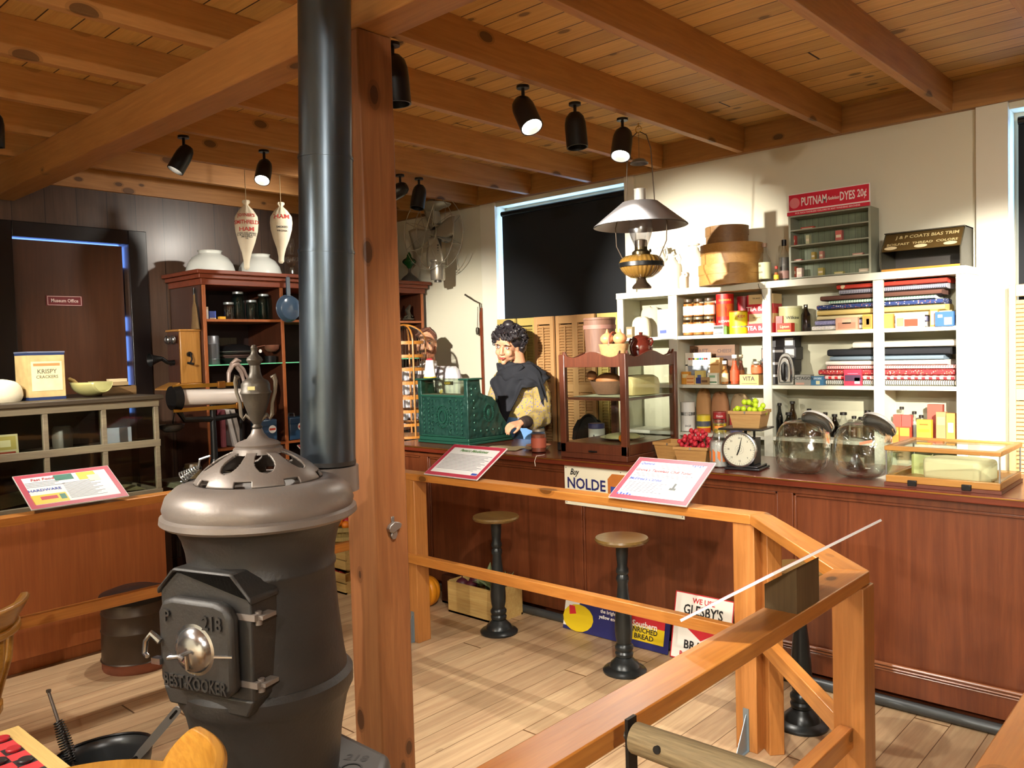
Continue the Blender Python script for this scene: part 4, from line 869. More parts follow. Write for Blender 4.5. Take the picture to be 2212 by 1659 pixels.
t = thing('wooden_keg', (-4.97, 2.28+.13, .82), 0, 'tiny wooden keg on the table under the scale', 'keg'); t.location = (-4.96, 2.43, .82)
m = MB(); m.lathe([(.001, 0), (.045, 0), (.056, .05), (.056, .08), (.045, .125), (.001, .125)], 24); obj('staves', m, wood('keg', '5a4430', '705840', 2, 3), t)
for z in (.03, .095): m = MB(); m.lathe([(.052, z-.006), (.056, z-.006), (.056, z+.006), (.052, z+.006)], 24); obj('hoop', m, DK, t)

# ------------------------------------------------------------------ dented metal barrel behind the rail
m = MB(); t = thing('metal_barrel', (-4.38, 1.80, 0), 0, 'dark rusty banded metal barrel with lid behind the railing', 'barrel')
m.lathe([(.001, 0), (.168, 0), (.172, .01), (.172, .05)], 44); obj('rust_band', m, plain('rust', '7a4630', .8, var=.3, vscale=20), t)
m = MB(); m.lathe([(.172, .05), (.178, .053), (.172, .058), (.169, .2), (.172, .206), (.168, .212), (.166, .29), (.169, .296), (.165, .302), (.163, .37)], 44); obj('drum', m, plain('dark_drum', '43382e', .4, .5, var=.35, vscale=8), t)
m = MB(); m.lathe([(.172, .355), (.176, .37), (.172, .385), (.1, .41), (.001, .418)], 44); obj('lid', m, DK, t)

# ------------------------------------------------------------------ country hams in printed cloth bags
HAMC = plain('ham_cloth', 'dcd2ba', .9, var=.06, vscale=25, bump=.3); HR = C('c04038', .7); HB = C('3c3a38', .7)
def ham(x, y, ztop, h, wd, rz, label, kind):
    t = thing('ham_bag', (x, y, ztop), rz, label, 'ham', 'bagged hams hanging from the ceiling')
    prof = [(0.0, .12), (-.02, .16), (-.045, .145), (-.06, .07), (-.075, .10), (-.14, .28), (-.24, .47), (-.34, .50), (-.45, .47), (-.6, .36), (-.75, .21), (-.88, .13), (-.93, .12), (-.97, .13), (-1.0, .06), (-1.002, .001)]
    rnd = random.Random(int(y*100)); m = MB(); N = 40
    def R(tt, a):
        for (z0, r0), (z1, r1) in zip(prof, prof[1:]):
            if z0 >= tt >= z1: r = r0+(r1-r0)*(tt-z0)/(z1-z0); break
        else: r = .01
        return r*wd*(1+.10*max(0, 1+tt*3)*sin(a*9+2)+.12*(tt > -.06)*sin(a*6))
    def fn(u, v): a = 2*PI*u; tt = -v; r = R(tt, a); return (r*cos(a)*.75+.0, r*sin(a)-.08*wd*tt*tt, tt*h)
    m.grid(fn, N, 60, True); body = obj('cloth_bag', m, HAMC, t)
    m = MB()
    def put(s, yy, zz, sz, mi, wx=1):
        vs, fs = text_geo(s); k = sz/.72; m.m = mi; out = []
        for v in vs:
            Y = yy+v.x*k*wx; Zz = zz+v.y*k; r = R(Zz/h, 0); q = max(min((Y+.08*wd*(Zz/h)**2)/r, .97), -.97); out.append((r*.75*math.sqrt(1-q*q)+.0016, Y, Zz))
        m.add(out, fs)
    if kind == 0:
        put("JOYNER'S", .0, -.23*h, .022, 0, .85); put('SMITHFIELD', .0, -.33*h, .026, 0, .8); put('HAM', .0, -.43*h, .027, 0, 1.2); put('CURED AND SMOKED', 0, -.485*h, .009, 1); put('E. M. JOYNER & CO.', 0, -.51*h, .010, 1); put('SMITHFIELD', 0, -.535*h, .010, 1); put('VA.', 0, -.56*h, .010, 1)
    else:
        put('HAM', .0, -.25*h, .03, 0, 1.2); put('SMOKED', 0, -.42*h, .014, 1); put('VIRGINIA', 0, -.48*h, .012, 1)
    obj('printed_lettering', m, [HR, HB], body)
    m = MB(); m.tube([(0, 0, -.05*h), (0, 0, .02), (.0, 0, ZC-.001-ztop)], .0025, 6); obj('string', m, C('a8906a', .8), t)
ham(-4.98, 2.885, 2.64, .46, .155*.98, -.55, 'printed cloth ham bag hanging left of the stovepipe above the shades', 0)
ham(-5.0, 3.16, 2.66, .42, .15, -.5, 'second cloth ham bag partly hidden by the stovepipe', 1)
# ------------------------------------------------------------------ white shelf unit
SF, SB = 4.68, 4.935
su = thing('shelf_unit', (0, SF, 0), 0, 'white painted open shelf unit filled with groceries and cloth', 'shelves')
XU = [(-3.285, -3.236), (-2.88, -2.815), (-2.229, -2.175), (-1.585, -1.531), (-1.172, -1.12)]
D = SB-SF
m = MB(); m.bb(-3.285, -1.12, -.01, D, 1.925, 1.966); obj('top_board', m, SHELFW, su, .003)
m = MB()
for a, b in XU: m.bb(a, b, 0, .02, 0, 1.925)
obj('face_stiles', m, SHELFW, su, .002)
m = MB()
for a, b in XU:
    c = (a+b)/2; c = a+.01 if a < -3.2 else (b-.01 if a > -1.2 else c)
    if -2.3 < a < -1.5: m.bb(c-.01, c+.01, .02, D, 0, 1.32); continue
    m.bb(c-.01, c+.01, .02, D, 0, 1.925)
obj('partitions', m, SHELFW, su)
m = MB(); m.bb(-3.285, -1.12, D, D+.006, 0, 1.925); obj('back_boards', m, plain('shelf_back', 'a3a088', .6, var=.08), su)
for z in (1.66, 1.345, 1.035, .70, .35):
    for (a, b), (c, d) in zip(XU, XU[1:]):
        m = MB(); m.bb(b, c, .003, D-.001, z-.022, z)
        if z > 1.3 and c > -2.3 and c < -1.5: m.bb(c, c+.054, .0215, D-.001, z-.022, z)
        obj('shelf', m, SHELFW, su, .002)
m = MB(); m.tube([(0, 0, 0), (.01, -.012, -.02), (.025, -.01, -.04), (.03, -.012, -.07), (.045, -.01, -.10)], .002, 6); o = obj('wire_hook', m, STEEL, loc=(-2.245, SF-.012, 1.955)); tag(o, 'thin bent wire hanging over the white shelf edge', 'wire')
ZS = {0: 1.9665, 1: 1.6605, 2: 1.3455, 3: 1.0355}
def sp(x0, x1, yt, Y, zb):
    a = at(x0, yt+15, 1, Y).x; b = at(x1, yt+15, 1, Y).x; return (a+b)/2, b-a, at((x0+x1)/2, yt, 1, Y).z-zb
def CT(name, row, x0, x1, yt, Y, d, base, prints, label, cat, group=None, texts=(), dz=0, rz=0):
    zb = ZS[row]+dz; xc, w_, h = sp(x0, x1, yt, Y, zb)
    return carton(name, xc, Y, zb, w_, d, h, base, prints, label, cat, group, rz, texts)
def TN(name, row, x0, x1, yt, Y, bands, label, cat, group=None, texts=(), dz=0, lid='b8b4a8'):
    zb = ZS[row]+dz; xc, w_, h = sp(x0, x1, yt, Y, zb); return tin(name, xc, Y, zb, w_/2, h, bands, label, cat, group, texts, lid)
# row 1: sacks, honey jars, tins, tea boxes
SUG = 'on the upper white shelf'
zb = ZS[1]
x, w_, h = sp(1378, 1420, 655, 4.83, zb); bag('paper_sack', x, 4.87, zb, w_*1.0, .10, .21, plain('sack_tan', 'b9b09a', .9, var=.08), 'tan paper sack at the back left of the white shelf unit', 'sack', 'sacks in the first shelf bay', seed=4)
bag('paper_sack', x+.0, 4.755, zb, w_*.9, .08, .14, CLOTH, 'white sack in front of the tan sack in the first shelf bay', 'sack', 'sacks in the first shelf bay', seed=5)
carton('paper_package', -2.945, 4.72, zb, .085, .10, .18, 'eceae2', [(.2, .8, .12, .24, '4a5ab0')], 'white package with a small blue mark by the second upright', 'package')
carton('small_box', -3.195, 4.69, zb, .05, .03, .075, '8a7a5a', [(.15, .85, .3, .8, 'd8d0b0')], 'small framed brown card at the left of the first shelf bay', 'box')
bag('coffee_sack', -2.785, 4.875, zb, .07, .09, .22, plain('burlap', '9c7438', .9, var=.2, vscale=40), 'brown burlap sack standing behind the honey jars', 'sack', seed=9)
HON = [(1488, 'leftmost'), (1510, 'middle'), (1533, 'rightmost')]
for i, (px, nm) in enumerate(HON):
    x = at(px, 715, 1, 4.75).x
    bottle('preserve_jar', x, 4.75, zb, jarprof(.038, .115), nm+' lower jar of amber preserves on the upper shelf', 'jar', 'amber preserve jars', fill=(.085, 'c87828'), lab=(.02, .075, .038, 'f0e8d4'), cap=(.0335, .102, .118, '8a7c60', .5))
    bottle('preserve_jar', x+.002, 4.75, zb+.12, jarprof(.035, .11), nm+' upper jar of amber preserves stacked on another jar', 'jar', 'amber preserve jars', fill=(.085, 'c07028'), lab=(.012, .07, .035, 'f4ecdc'), cap=(.029, .096, .115, '4a3c2c'))
TN('coffee_tin', 1, 1549, 1583, 635, 4.79, [(0, 1, 'c0201c'), (.44, .75, 'e07828')], 'tall red coffee tin behind the yellow pail', 'tin', None, [('LUZIANNE', 0, .32, .014, 'f0e4c8'), ('LUZIANNE', 0, .84, .012, 'e8b050')])
TN('coffee_tin', 1, 1593, 1622, 640, 4.885, [(0, 1, '8c1420')], 'dark red tall tin at the back beside the coffee tin', 'tin')
CT('spice_box', 1, 1541, 1563, 703, 4.695, .04, 'eae8dc', [(.05, .95, .62, .9, '3c4440'), (.1, .9, .1, .18, '3c4440')], 'small white box with dark printing before the coffee tin', 'box')
CT('spice_box', 1, 1564, 1570, 705, 4.70, .04, '5a7a30', [], 'narrow green box wedged before the coffee tin', 'box')
TN('peanut_butter_pail', 1, 1578, 1616, 672, 4.74, [(0, 1, 'e8d01c'), (.94, 1, 'c03020')], 'bright yellow pail with red lettering on the upper shelf', 'pail', None, [('OUT', -.55, .8, .012, 'c84030'), ('KIDS', .2, .75, .016, 'c84030'), ('PEANUT BUTTER', .05, .3, .010, '3850a0')], lid='b83020')
for i in range(4):
    xa = at(1617, 700, 1, 4.72).x; c1 = 'cbb07c' if i % 2 else 'b81c28'
    carton('tea_box', xa+.085, 4.7045, zb+i*.0585, .165, .12, .058, c1, [(.0, .05, 0, 1, 'b81c28')], ['red tea box at the bottom of the stack behind the upright', 'tan tea box second from the bottom of the stack', 'red tea box third from the bottom of the stack', 'tan tea box on top of the stack behind the upright'][i], 'box', 'stacked tea boxes', texts=[('TEA BAGS', .45, .5, .026, 'f0d8d0')] if i % 2 == 0 else [('TEA BAGS', .35, .6, .008, '4a3c28')])
TN('biscuit_tin', 1, 1684, 1731, 662, 4.80, [(0, .92, 'a8a878'), (.93, 1, 'b8b890')], 'round pale green tin with black arrow label', 'tin', None, [('Wilkins', .1, .55, .018, '20241c')], lid='b0b088')
CT('tea_carton', 1, 1678, 1709, 698, 4.695, .05, 'd8402c', [(.05, .95, .05, .25, 'e8b030')], 'red and yellow tea carton in front of the pale green tin', 'carton', None, [('Lipton', .55, .6, .016, 'f4e0b0')])
CT('tea_carton', 1, 1676, 1690, 683, 4.72, .02, 'e06868', [], 'pink carton behind the red and yellow tea carton', 'carton')
m = MB(); m.lathe([(.001, 0), (.028, 0), (.026, .1), (.012, .13), (.012, .16), (.001, .16)], 18); G('dark_bottle', m, glass('smoked_glass', (.25, .22, .2), .2), (at(1741, 700, 1, 4.80).x, 4.80, zb), 0, 'dark glass bottle between the round tin and the cloth', 'bottle')
# bolts of cloth
def bolts(rows, row, Yf, names):
    z = ZS[row]
    for i, (x0, x1, th, mat, nm) in enumerate(rows):
        a = at(x0, 700, 1, Yf).x; b = min(at(x1, 700, 1, Yf).x, -1.176); mid = (a+b)/2; hw = (b-a)/2
        rnd = random.Random(i*7+row); n = 40
        a = a if not (-1.60 < a < -1.52) else -1.50
        m = MB(); dpt = .17; dy = rnd.uniform(0, .012)
        vs = []; N = 14
        for k in range(n+1):
            X = -hw+2*hw*k/n
            for q in range(N):
                an = 2*PI*q/N; c = abs(cos(an))**.45*(1 if cos(an) > 0 else -1); s = abs(sin(an))**.55*(1 if sin(an) > 0 else -1)
                vs.append((X, dpt/2+c*dpt/2+.002*sin(X*9+i), th/2+s*th/2*.985))
        fs = [(k*N+q, k*N+(q+1) % N, (k+1)*N+(q+1) % N, (k+1)*N+q) for k in range(n) for q in range(N)]+[tuple(reversed(range(N))), tuple(range(n*N, (n+1)*N))]
        fs = [tuple(reversed(f)) for f in fs]
        m.add(vs, fs); G('cloth_bolt', m, mat, (mid, Yf+dy, z), 0, nm, 'cloth bolt', names); z += th
PC = print_cloth
bz = [
 (1753, 2000, .030, PC('pale_floral_cloth', 'd8d4cc', ['a8a0b8', 'c0b8a0'], 120), 'pale floral cloth bolt at the bottom of the upper stack'),
 (1760, 2000, .030, PC('lilac_cloth', '8080a8', ['b8b8d0'], 160), 'lilac print cloth bolt second from bottom in the upper stack'),
 (1763, 2052, .026, C('c4b88c', .9), 'beige cloth bolt below the yellow one in the upper stack'),
 (1763, 2040, .034, C('c8b06c', .9), 'plain yellow cloth bolt in the upper stack'),
 (1763, 2036, .029, PC('navy_floral_cloth', '283a6c', ['c8c4c0', 'b06050'], 90), 'navy floral cloth bolt under the green check one'),
 (1789, 2018, .021, PC('green_check_cloth', '4c8a68', ['c8d8c8'], 70, 'check'), 'green and white checked cloth bolt in the upper stack'),
 (1772, 2034, .030, C('5e3c30', .9), 'dark brown cloth bolt sticking out left in the upper stack'),
 (1812, 2044, .029, PC('navy_check_cloth', '30344c', ['a8a8b0'], 110, 'check'), 'fine navy checked cloth bolt under the red one'),
 (1808, 2046, .030, PC('red_print_cloth', 'b03424', ['b83a28', 'd8c8a0'], 24), 'red print cloth bolt topping the upper stack')]
bolts(bz, 1, 4.73, 'cloth bolts on the upper shelf')
bz = [
 (1780, 2066, .031, PC('ticking_cloth', 'd8d4c4', ['4a4844'], 90, 'stripe'), 'black and white striped cloth bolt at the bottom of the lower stack'),
 (1779, 2062, .026, PC('big_gingham', 'c02c34', ['d8b0a8'], 28, 'check'), 'large red gingham cloth bolt in the lower stack'),
 (1766, 2062, .033, PC('red_floral_cloth', 'a02c30', ['e0d8c8', 'd8a070', '4a3438'], 110), 'red floral cloth bolt in the lower stack'),
 (1783, 2062, .022, PC('small_red_check', 'b8343a', ['e0c0b8'], 80, 'check'), 'small red checked cloth bolt in the lower stack'),
 (1781, 2044, .028, C('d0ccc0', .9), 'white cloth bolt between red check and grey in the lower stack'),
 (1790, 2036, .026, C('6c7c88', .9), 'grey blue cloth bolt under the black one'),
 (1785, 2052, .040, C('17181c', .9), 'thick black cloth bolt in the lower stack'),
 (1841, 2066, .040, C('b8b0a0', .9), 'off white cloth bolt topping the lower stack')]
bolts(bz, 2, 4.73, 'cloth bolts on the lower shelf')
# picture tins in front of the upper stack: plain generic artwork
def ptin(x0, x1, yt, yb, base, prints, label, row=1, Y=4.69):
    CT('picture_tin', row, x0, x1, yt, Y, .025, base, prints, label, 'tin', 'small picture tins before the cloth')
ptin(1805, 1853, 686, 0, 'c89c80', [(.1, .9, .1, .6, 'b88468'), (.3, .7, .5, .85, 'd0b090')], 'muted pink picture tin leaning on the lilac cloth')
ptin(1863, 1884, 679, 0, 'd89840', [(.1, .9, .12, .88, 'b08040'), (.4, .7, .3, .7, '5a3c28')], 'orange picture tin just left of the third upright')
ptin(1910, 1929, 678, 0, 'd89040', [(.1, .8, .12, .88, 'b88848')], 'orange picture tin just right of the third upright')
ptin(1934, 1995, 677, 0, 'dcd8c8', [(.32, .8, .08, .6, 'c84028'), (.05, .3, .1, .7, '7a9a60'), (.45, .6, .62, .85, 'd8a888')], 'white and red picture tin before the beige cloth')
ptin(2009, 2026, 668, 0, 'd88838', [(.1, .9, .1, .9, 'c8b0a0')], 'orange rimmed tin behind the blue picture tin', Y=4.702)
ptin(2020, 2060, 673, 0, '2c5a94', [(.5, .9, .1, .6, 'd8b8a0'), (.15, .4, .6, .8, 'c8d8e8')], 'blue picture tin at the right end of the upper shelf', Y=4.688-.02+.004)
# row 2
zb = ZS[2]
x, w_, h = sp(1474, 1570, 746, 4.86, zb); h = min(h, .285); x = max(x, -2.83+w_/2)
t = thing('cheese_crate', (x, 4.86, zb), 0, 'brown wooden crate with stamped lettering at the shelf back', 'crate'); m = MB(); m.bb(-w_/2, w_/2, 0, .06, 0, h); m.m = 1; m.text('KRAFT', .03, Tr(-.09, -.0008, h-.04) @ FRONT); m.text('CHEESE', .022, Tr(.09, -.0008, h-.04) @ FRONT); m.bb(-.06, .14, -.0006, 0, h-.10, h-.07); obj('crate_box', m, [wood('crate_brown', '6a4028', '80543a', 0, 2), C('3a2014')], t)
x, w_, h = sp(1478, 1533, 762, 4.80, zb); x += .008
t = thing('framed_slate', (x, 4.80, zb), 0, 'small white framed slate with coloured beads on the middle shelf', 'slate'); m = MB()
for a in ((-w_/2, w_/2, .0, .02), (-w_/2, w_/2, h-.025, h), (-w_/2, -w_/2+.018, .02, h-.025), (w_/2-.018, w_/2, .02, h-.025), (-w_/2, w_/2, h*.58, h*.62)): m.bb(a[0], a[1], 0, .014, a[2], a[3])
obj('frame', m, C('e4dccc'), t); m = MB(); m.bb(-w_/2+.018, w_/2-.018, .004, .010, .02, h*.58); obj('slate_panel', m, C('8c949c'), t); m = MB(); m.bb(-w_/2+.018, w_/2-.018, .004, .010, h*.62, h-.025); obj('paper_panel', m, PAPER, t)
for i in range(9):
    m = MB(); m.ball((-w_/2+.03+i*(w_-.06)/8, .0, h-.04), .0075, 8); o = obj('bead', m, C(['b03028', 'd88030', '40383c', 'd8c040', '3c7a40', '3858a0', '40a080', 'c04838', '6a3828'][i]), t)
CT('spice_carton', 2, 1472, 1488, 803, 4.735, .03, 'd89838', [(.1, .9, .5, .8, 'e8d8a0')], 'orange carton at the left end of the middle shelf', 'carton', 'small cartons on the middle shelf')
CT('spice_carton', 2, 1483, 1499, 811, 4.70, .03, 'e8b878', [(.05, .95, .2, .3, 'c86820'), (.05, .95, .6, .7, 'c86820')], 'small cream carton with orange stripes on the middle shelf', 'carton', 'small cartons on the middle shelf')
CT('spice_carton', 2, 1501, 1520, 801, 4.71, .03, 'd8c878', [(.1, .9, .05, .5, '38407c'), (.3, .7, .5, .7, '586898')], 'yellow and navy carton on the middle shelf', 'carton', 'small cartons on the middle shelf')
CT('wooden_box', 2, 1514, 1530, 815, 4.688, .02, 'a8885c', [(.1, .9, .3, .6, '6a4c30')], 'tiny kraft box in front on the middle shelf', 'box')
CT('spice_carton', 2, 1528, 1549, 806, 4.72, .03, 'e8ead8', [(.05, .95, .15, .25, '2c6a44'), (.2, .8, .6, .8, '88b088')], 'white carton with green band on the middle shelf', 'carton', 'small cartons on the middle shelf')
CT('tan_carton', 2, 1534, 1555, 800, 4.77, .05, 'd8a868', [(.1, .9, .4, .5, 'b07838')], 'tan carton under another tan carton on the middle shelf', 'carton', 'tan cartons on the middle shelf')
x, w_, h = sp(1534, 1555, 800, 4.77, zb); carton('tan_carton', x, 4.77, zb+h+.0005, w_, .05, .08, 'd8ac70', [(.1, .9, .4, .5, 'b07838')], 'tan carton resting on the lower tan carton', 'carton', 'tan cartons on the middle shelf')
def BT(px0, px1, yt, Y, row, label, nr=.45, sh=.5, **k):
    zb = ZS[row]; x, w_, h = sp(px0, px1, yt, Y, zb); r = w_/2; return bottle('sauce_bottle', x, Y, zb, botprof(r, h-.004, r*nr, sh), label, 'bottle', k.pop('group', 'sauce bottles on the middle shelf'), cap=(r*nr*1.25, h-.022, h, k.pop('cc', 'e8e4d8')), lab=(h*.12, h*sh*.95, r, k.pop('lc', 'e0d0a0')), fill=(h*k.pop('fl', .8), k.pop('fc', 'c88838')), **k)
BT(1558, 1573, 779, 4.72, 2, 'slim amber sauce bottle with white cap on the middle shelf')
BT(1578, 1596, 766, 4.71, 2, 'red labelled ketchup bottle on the middle shelf', lc='c84c28', fc='c85028', cc='f0ece0')
BT(1594, 1607, 766, 4.79, 2, 'brown sauce bottle half behind the ketchup bottle', lc='a86838', fc='7a3c20', cc='b0a080')
x, w_, h = sp(1597, 1648, 808, 4.70, zb); xv = x
carton('cracker_carton', x-.01, 4.695, zb, w_-.03, .09, h-.004, 'c8a468', [(.1, .9, .12, .16, '4a3824')], 'tan carton with dark lettering beside the upright on the middle shelf', 'carton', None, 0, [('VITA', .48, .6, .026, '3a3430')])
bottle('relish_jar', xv+.02, 4.74, zb+h-.0035, jarprof(.034, .075), 'squat orange relish jar on the tan lettered carton', 'jar', fill=(.058, 'd06028'), lab=(.008, .045, .034, 'd8683c'), cap=(.029, .066, .08, 'b0b0a0', .6))
for i in range(3):
    carton('photo_carton', -2.205+.01*i, 4.80, zb+.0+i*.075 if i else zb, .22, .10, .074, '2c2a2c', [(.02, .3, .12, .85, 'a87868'), (.7, .95, .15, .85, 'b8b8b4'), (.34, .64, .6, .8, 'c8c4c0')], ['black carton at the bottom of the stack behind the second upright', 'black carton in the middle of the stack behind the second upright', 'black carton third up in the stack behind the second upright'][i], 'carton', 'stacked black cartons')
carton('photo_carton', -2.19, 4.81, zb+.2255, .21, .09, .064, '2c2a2c', [(.02, .3, .12, .85, 'a87868'), (.7, .95, .15, .85, 'b8b8b4')], 'black carton topping the stack behind the second upright', 'carton', 'stacked black cartons')
t = thing('flat_iron', (at(1697, 800, 1, 4.74).x, 4.74, zb), .25, 'chrome flat iron with black handle standing on its heel', 'iron')
m = MB(); n = 14; pr = [(-.045, 0), (.045, 0)]+[(.05*cos(a)**.8 if cos(a) > 0 else 0, .06+.13*sin(a)) for a in [i*PI/2/8 for i in range(9)]]+[(-.05*cos(a)**.8 if cos(a) > 0 else 0, .06+.13*sin(a)) for a in [PI/2-i*PI/2/8 for i in range(1, 9)]]
m.T = FRONT; m.prism(pr, -.02, .0); obj('sole_plate', m, NICKEL, t, .003); m = MB(); m.T = FRONT; m.prism([(p[0]*.8, .01+p[1]*.85) for p in pr], 0, .03); obj('chrome_body', m, NICKEL, t, .01)
m = MB(); m.tube([(0, -.03, .03), (0, -.075, .04), (0, -.08, .08), (0, -.075, .12), (0, -.03, .13)], [.011, .012, .014, .012, .010], 10); obj('handle', m, BLACK, t)
CT('soap_bar_box', 2, 1717, 1751, 810, 4.71, .05, '8c8c84', [(.05, .6, .05, .25, 'b89080')], 'grey soap box with black lettering on the middle shelf', 'box', None, [('OCTAGON', .52, .66, .018, '24282c')])
CT('soap_bar_box', 2, 1752, 1779, 813, 4.715, .05, '34688c', [(.4, .7, .1, .5, 'c8c8a0')], 'blue soap box touching the striped cloth on the middle shelf', 'box', None, [('SWAN', .5, .75, .012, 'c8d8e0')])
CT('pink_packet', 2, 1823, 1861, 798, 4.69, .015, 'c83048', [(.05, .95, .28, .66, '4a3048'), (.6, .9, .12, .5, 'e0d8d8'), (.2, .8, .72, .76, 'e08098')], 'pink packet leaning before the red cloth bolts', 'packet')
# row 3
zb = ZS[3]
TN('spice_tin', 3, 1473, 1499, 868, 4.74, [(0, 1, 'e6e4dc'), (.55, .66, '28282c'), (0, .03, '28282c')], 'tall white spice tin with a black band on the low shelf', 'tin', None, [('DOVE', 0, .605, .012, 'f0f0e8'), ('SAGE', 0, .2, .012, '48484c')], lid='e0ddd0')
TN('cleanser_tin', 3, 1507, 1533, 896, 4.72, [(0, .28, 'd8502c'), (.28, 1, 'e8d038'), (.36, .66, '3458a8')], 'yellow and blue cleanser tin on the low shelf', 'tin')
TN('cleanser_tin', 3, 1542, 1567, 889, 4.76, [(0, .45, 'd8c038'), (.5, 1, 'a82c30')], 'red and yellow cleanser tin behind the milk bottle', 'tin', None, [('Dutch', 0, .8, .012, 'f0e0d8')])
TN('cleanser_tin', 3, 1578, 1602, 901, 4.78, [(0, .35, '5a5878'), (.35, 1, 'a83038')], 'dark red tin behind the platform scale', 'tin')
bag('paper_bag', at(1519, 900, 1, 4.86).x, 4.875, zb, .10, .085, .27, KRAFT, 'tall brown paper bag behind the yellow cleanser tin', 'bag', 'paper bags on the low shelf', seed=11)
bag('paper_bag', at(1557, 900, 1, 4.87).x, 4.87, zb, .12, .09, .25, plain('kraft_red', 'ae7c54', .8), 'brown paper bag with tied neck on the low shelf', 'bag', 'paper bags on the low shelf', seed=12)
bag('paper_bag', at(1600, 900, 1, 4.87).x, 4.87, zb, .13, .09, .24, plain('kraft_grey', 'a8906c', .8), 'dull brown paper bag behind the green grapes', 'bag', 'paper bags on the low shelf', seed=13)
random.seed(5)
cols = ['20282a', '5a4028', '2a3020', 'a89878', '30241c', '7a3c28', '404448', '2c2018']
for i, (px, yt) in enumerate(((1684, 872), (1712, 868), (1704, 892), (1748, 884), (1730, 905), (1764, 895), (1783, 892), (1803, 896), (1822, 892), (1845, 900), (1874, 888), (1862, 902))):
    Y = 4.84 if i % 2 else 4.76; x, w_, h = sp(px-9, px+9, yt, Y, zb); r = .02+.005*(i % 3); c = cols[i % 8]
    bottle('medicine_bottle', x, Y, zb, botprof(r, h, r*.45, .55), 'small old medicine bottle in the dim lower middle bay', 'bottle', 'old medicine bottles on the low shelf', gl=glass('bottle_'+c, tuple(v**.5 for v in lin(c)[:3]), .15) if i < 8 else GLASS, fill=(h*.5, c), cap=(r*.6, h-.012, h+.004, '1c1814'))
GB = 'medicine cartons in the last low bay'
for a in ((1925, 1941, 923, 4.70, 'd8782c', [(0, 1, .55, .8, 'c8a040')], 'small orange carton at the left of the last low bay'), (1943, 1965, 923, 4.71, 'c85030', [(.05, .95, .45, .95, 'b8a838')], 'red and olive carton second in the last low bay'),
          (1980, 2011, 907, 4.70, 'e8a830', [(.1, .9, .5, .62, 'd88820'), (.2, .8, .78, .84, '9a5c18')], 'bright orange carton in the middle of the last low bay'), (2022, 2043, 890, 4.73, '9c7850', [(.1, .9, .6, .85, 'b89468')], 'tall brown carton in the last low bay'),
          (2044, 2063, 893, 4.72, 'd8903c', [(.2, .8, .4, .7, 'e8dcc8'), (.2, .8, .05, .2, 'e8dcc8')], 'tall orange and white carton at the right end'), (1929, 1947, 896, 4.80, 'a84438', [], 'dull red carton at the back left of the last low bay'),
          (1948, 1968, 897, 4.80, 'b04840', [(.1, .9, .1, .3, 'b8a080')], 'dull red carton beside another at the back'), (2003, 2036, 874, 4.83, 'a04838', [], 'wide red carton at the back of the last low bay')):
    CT('medicine_carton', 3, a[0], a[1], a[2], a[3], .035, a[4], a[5], a[6], 'carton', GB)
for i, (px, yt, c) in enumerate(((1948, 880, '1c2428'), (1975, 890, 'b8c0b8'), (1990, 898, '20201c'), (2008, 888, '181818'))):
    x, w_, h = sp(px-8, px+8, yt, 4.865, zb); bottle('medicine_bottle', x, 4.865, zb, botprof(.018, h, .009, .55), 'dark narrow bottle behind the orange cartons in the last bay', 'bottle', 'bottles in the last low bay', fill=(h*.55, c), cap=(.011, h-.012, h+.004, '1c1814'))

# ------------------------------------------------------------------ on top of the shelf unit
zb = ZS[0]
STONE = plain('stoneware', 'e2dccb', .3, coat=.3, var=.04); 
def jug(px, yt, Y, r, label, hnd=1):
    x = at(px, 600, 1, Y).x; h = at(px, yt, 1, Y).z-zb
    t = thing('stoneware_jug', (x, Y, zb), 0, label, 'jug', 'cream stoneware jugs on the shelf unit'); m = MB(); m.lathe([(.001, 0), (r*.96, 0), (r, .01), (r, h*.62), (r*.93, h*.70), (r*.6, h*.80), (r*.42, h*.86), (r*.40, h*.95), (r*.5, h*.96), (r*.5, h), (.001, h)], 30); obj('jug_body', m, STONE, t)
    m = MB(); m.tube([(r*.38, 0, h*.93), (r*.85, 0, h*.95), (r*1.0, 0, h*.85), (r*.8, 0, h*.72)], .008, 8); obj('handle', m, STONE, t)
jug(1428, 532, 4.86, .055, 'cream stoneware jug at the back behind the hanging lamp')
jug(1452, 549, 4.75, .065, 'cream stoneware jug right of the hanging lamp font')
jug(1500, 527, 4.80, .078, 'tallest cream stoneware jug beside the round wooden boxes')
jug(1476, 588, 4.70, .026, 'small cream stoneware jug between the two large ones')
CH = [wood('cheese_box_a', 'a8683a', 'bf7e4a', 0, 1.5, .5), wood('cheese_box_b', 'c08040', 'd0945a', 0, 1.5, .5), wood('cheese_box_c', '8a5c3c', '9c6e4a', 0, 1.5, .5)]
def cheese(x0, x1, y, Y, z, h, mat, label, rz=0):
    a = at(x0, y, 1, Y).x; b = at(x1, y, 1, Y).x; r = (b-a)/2*.98
    t = thing('round_cheese_box', ((a+b)/2, Y, z), rz, label, 'box', 'round bentwood boxes on the shelf unit')
    m = MB(); m.lathe([(.001, 0), (r-.004, 0), (r-.004, h*.9), (.001, h*.9)], 56); obj('box_side', m, mat, t)
    m = MB(); m.lathe([(r-.004, h*.52), (r, h*.52), (r, h), (r-.002, h+.001), (.001, h)], 56); obj('lid', m, mat, t)
    m = MB(); m.bb(r*.1, r*.16, -r-.0025, -r*.97, h*.55, h*.98); obj('lap_seam', m, mat, t)
def cz(y, Y): return at(1580, y, 1, Y).z
cheese(1516, 1640, 590, 4.76, zb, .125, CH[1], 'large pale round wooden box at the bottom of the pile', .3)
cheese(1520, 1644, 545, 4.77, zb+.126, .125, CH[1], 'large round wooden box in the middle of the pile', 1.2)
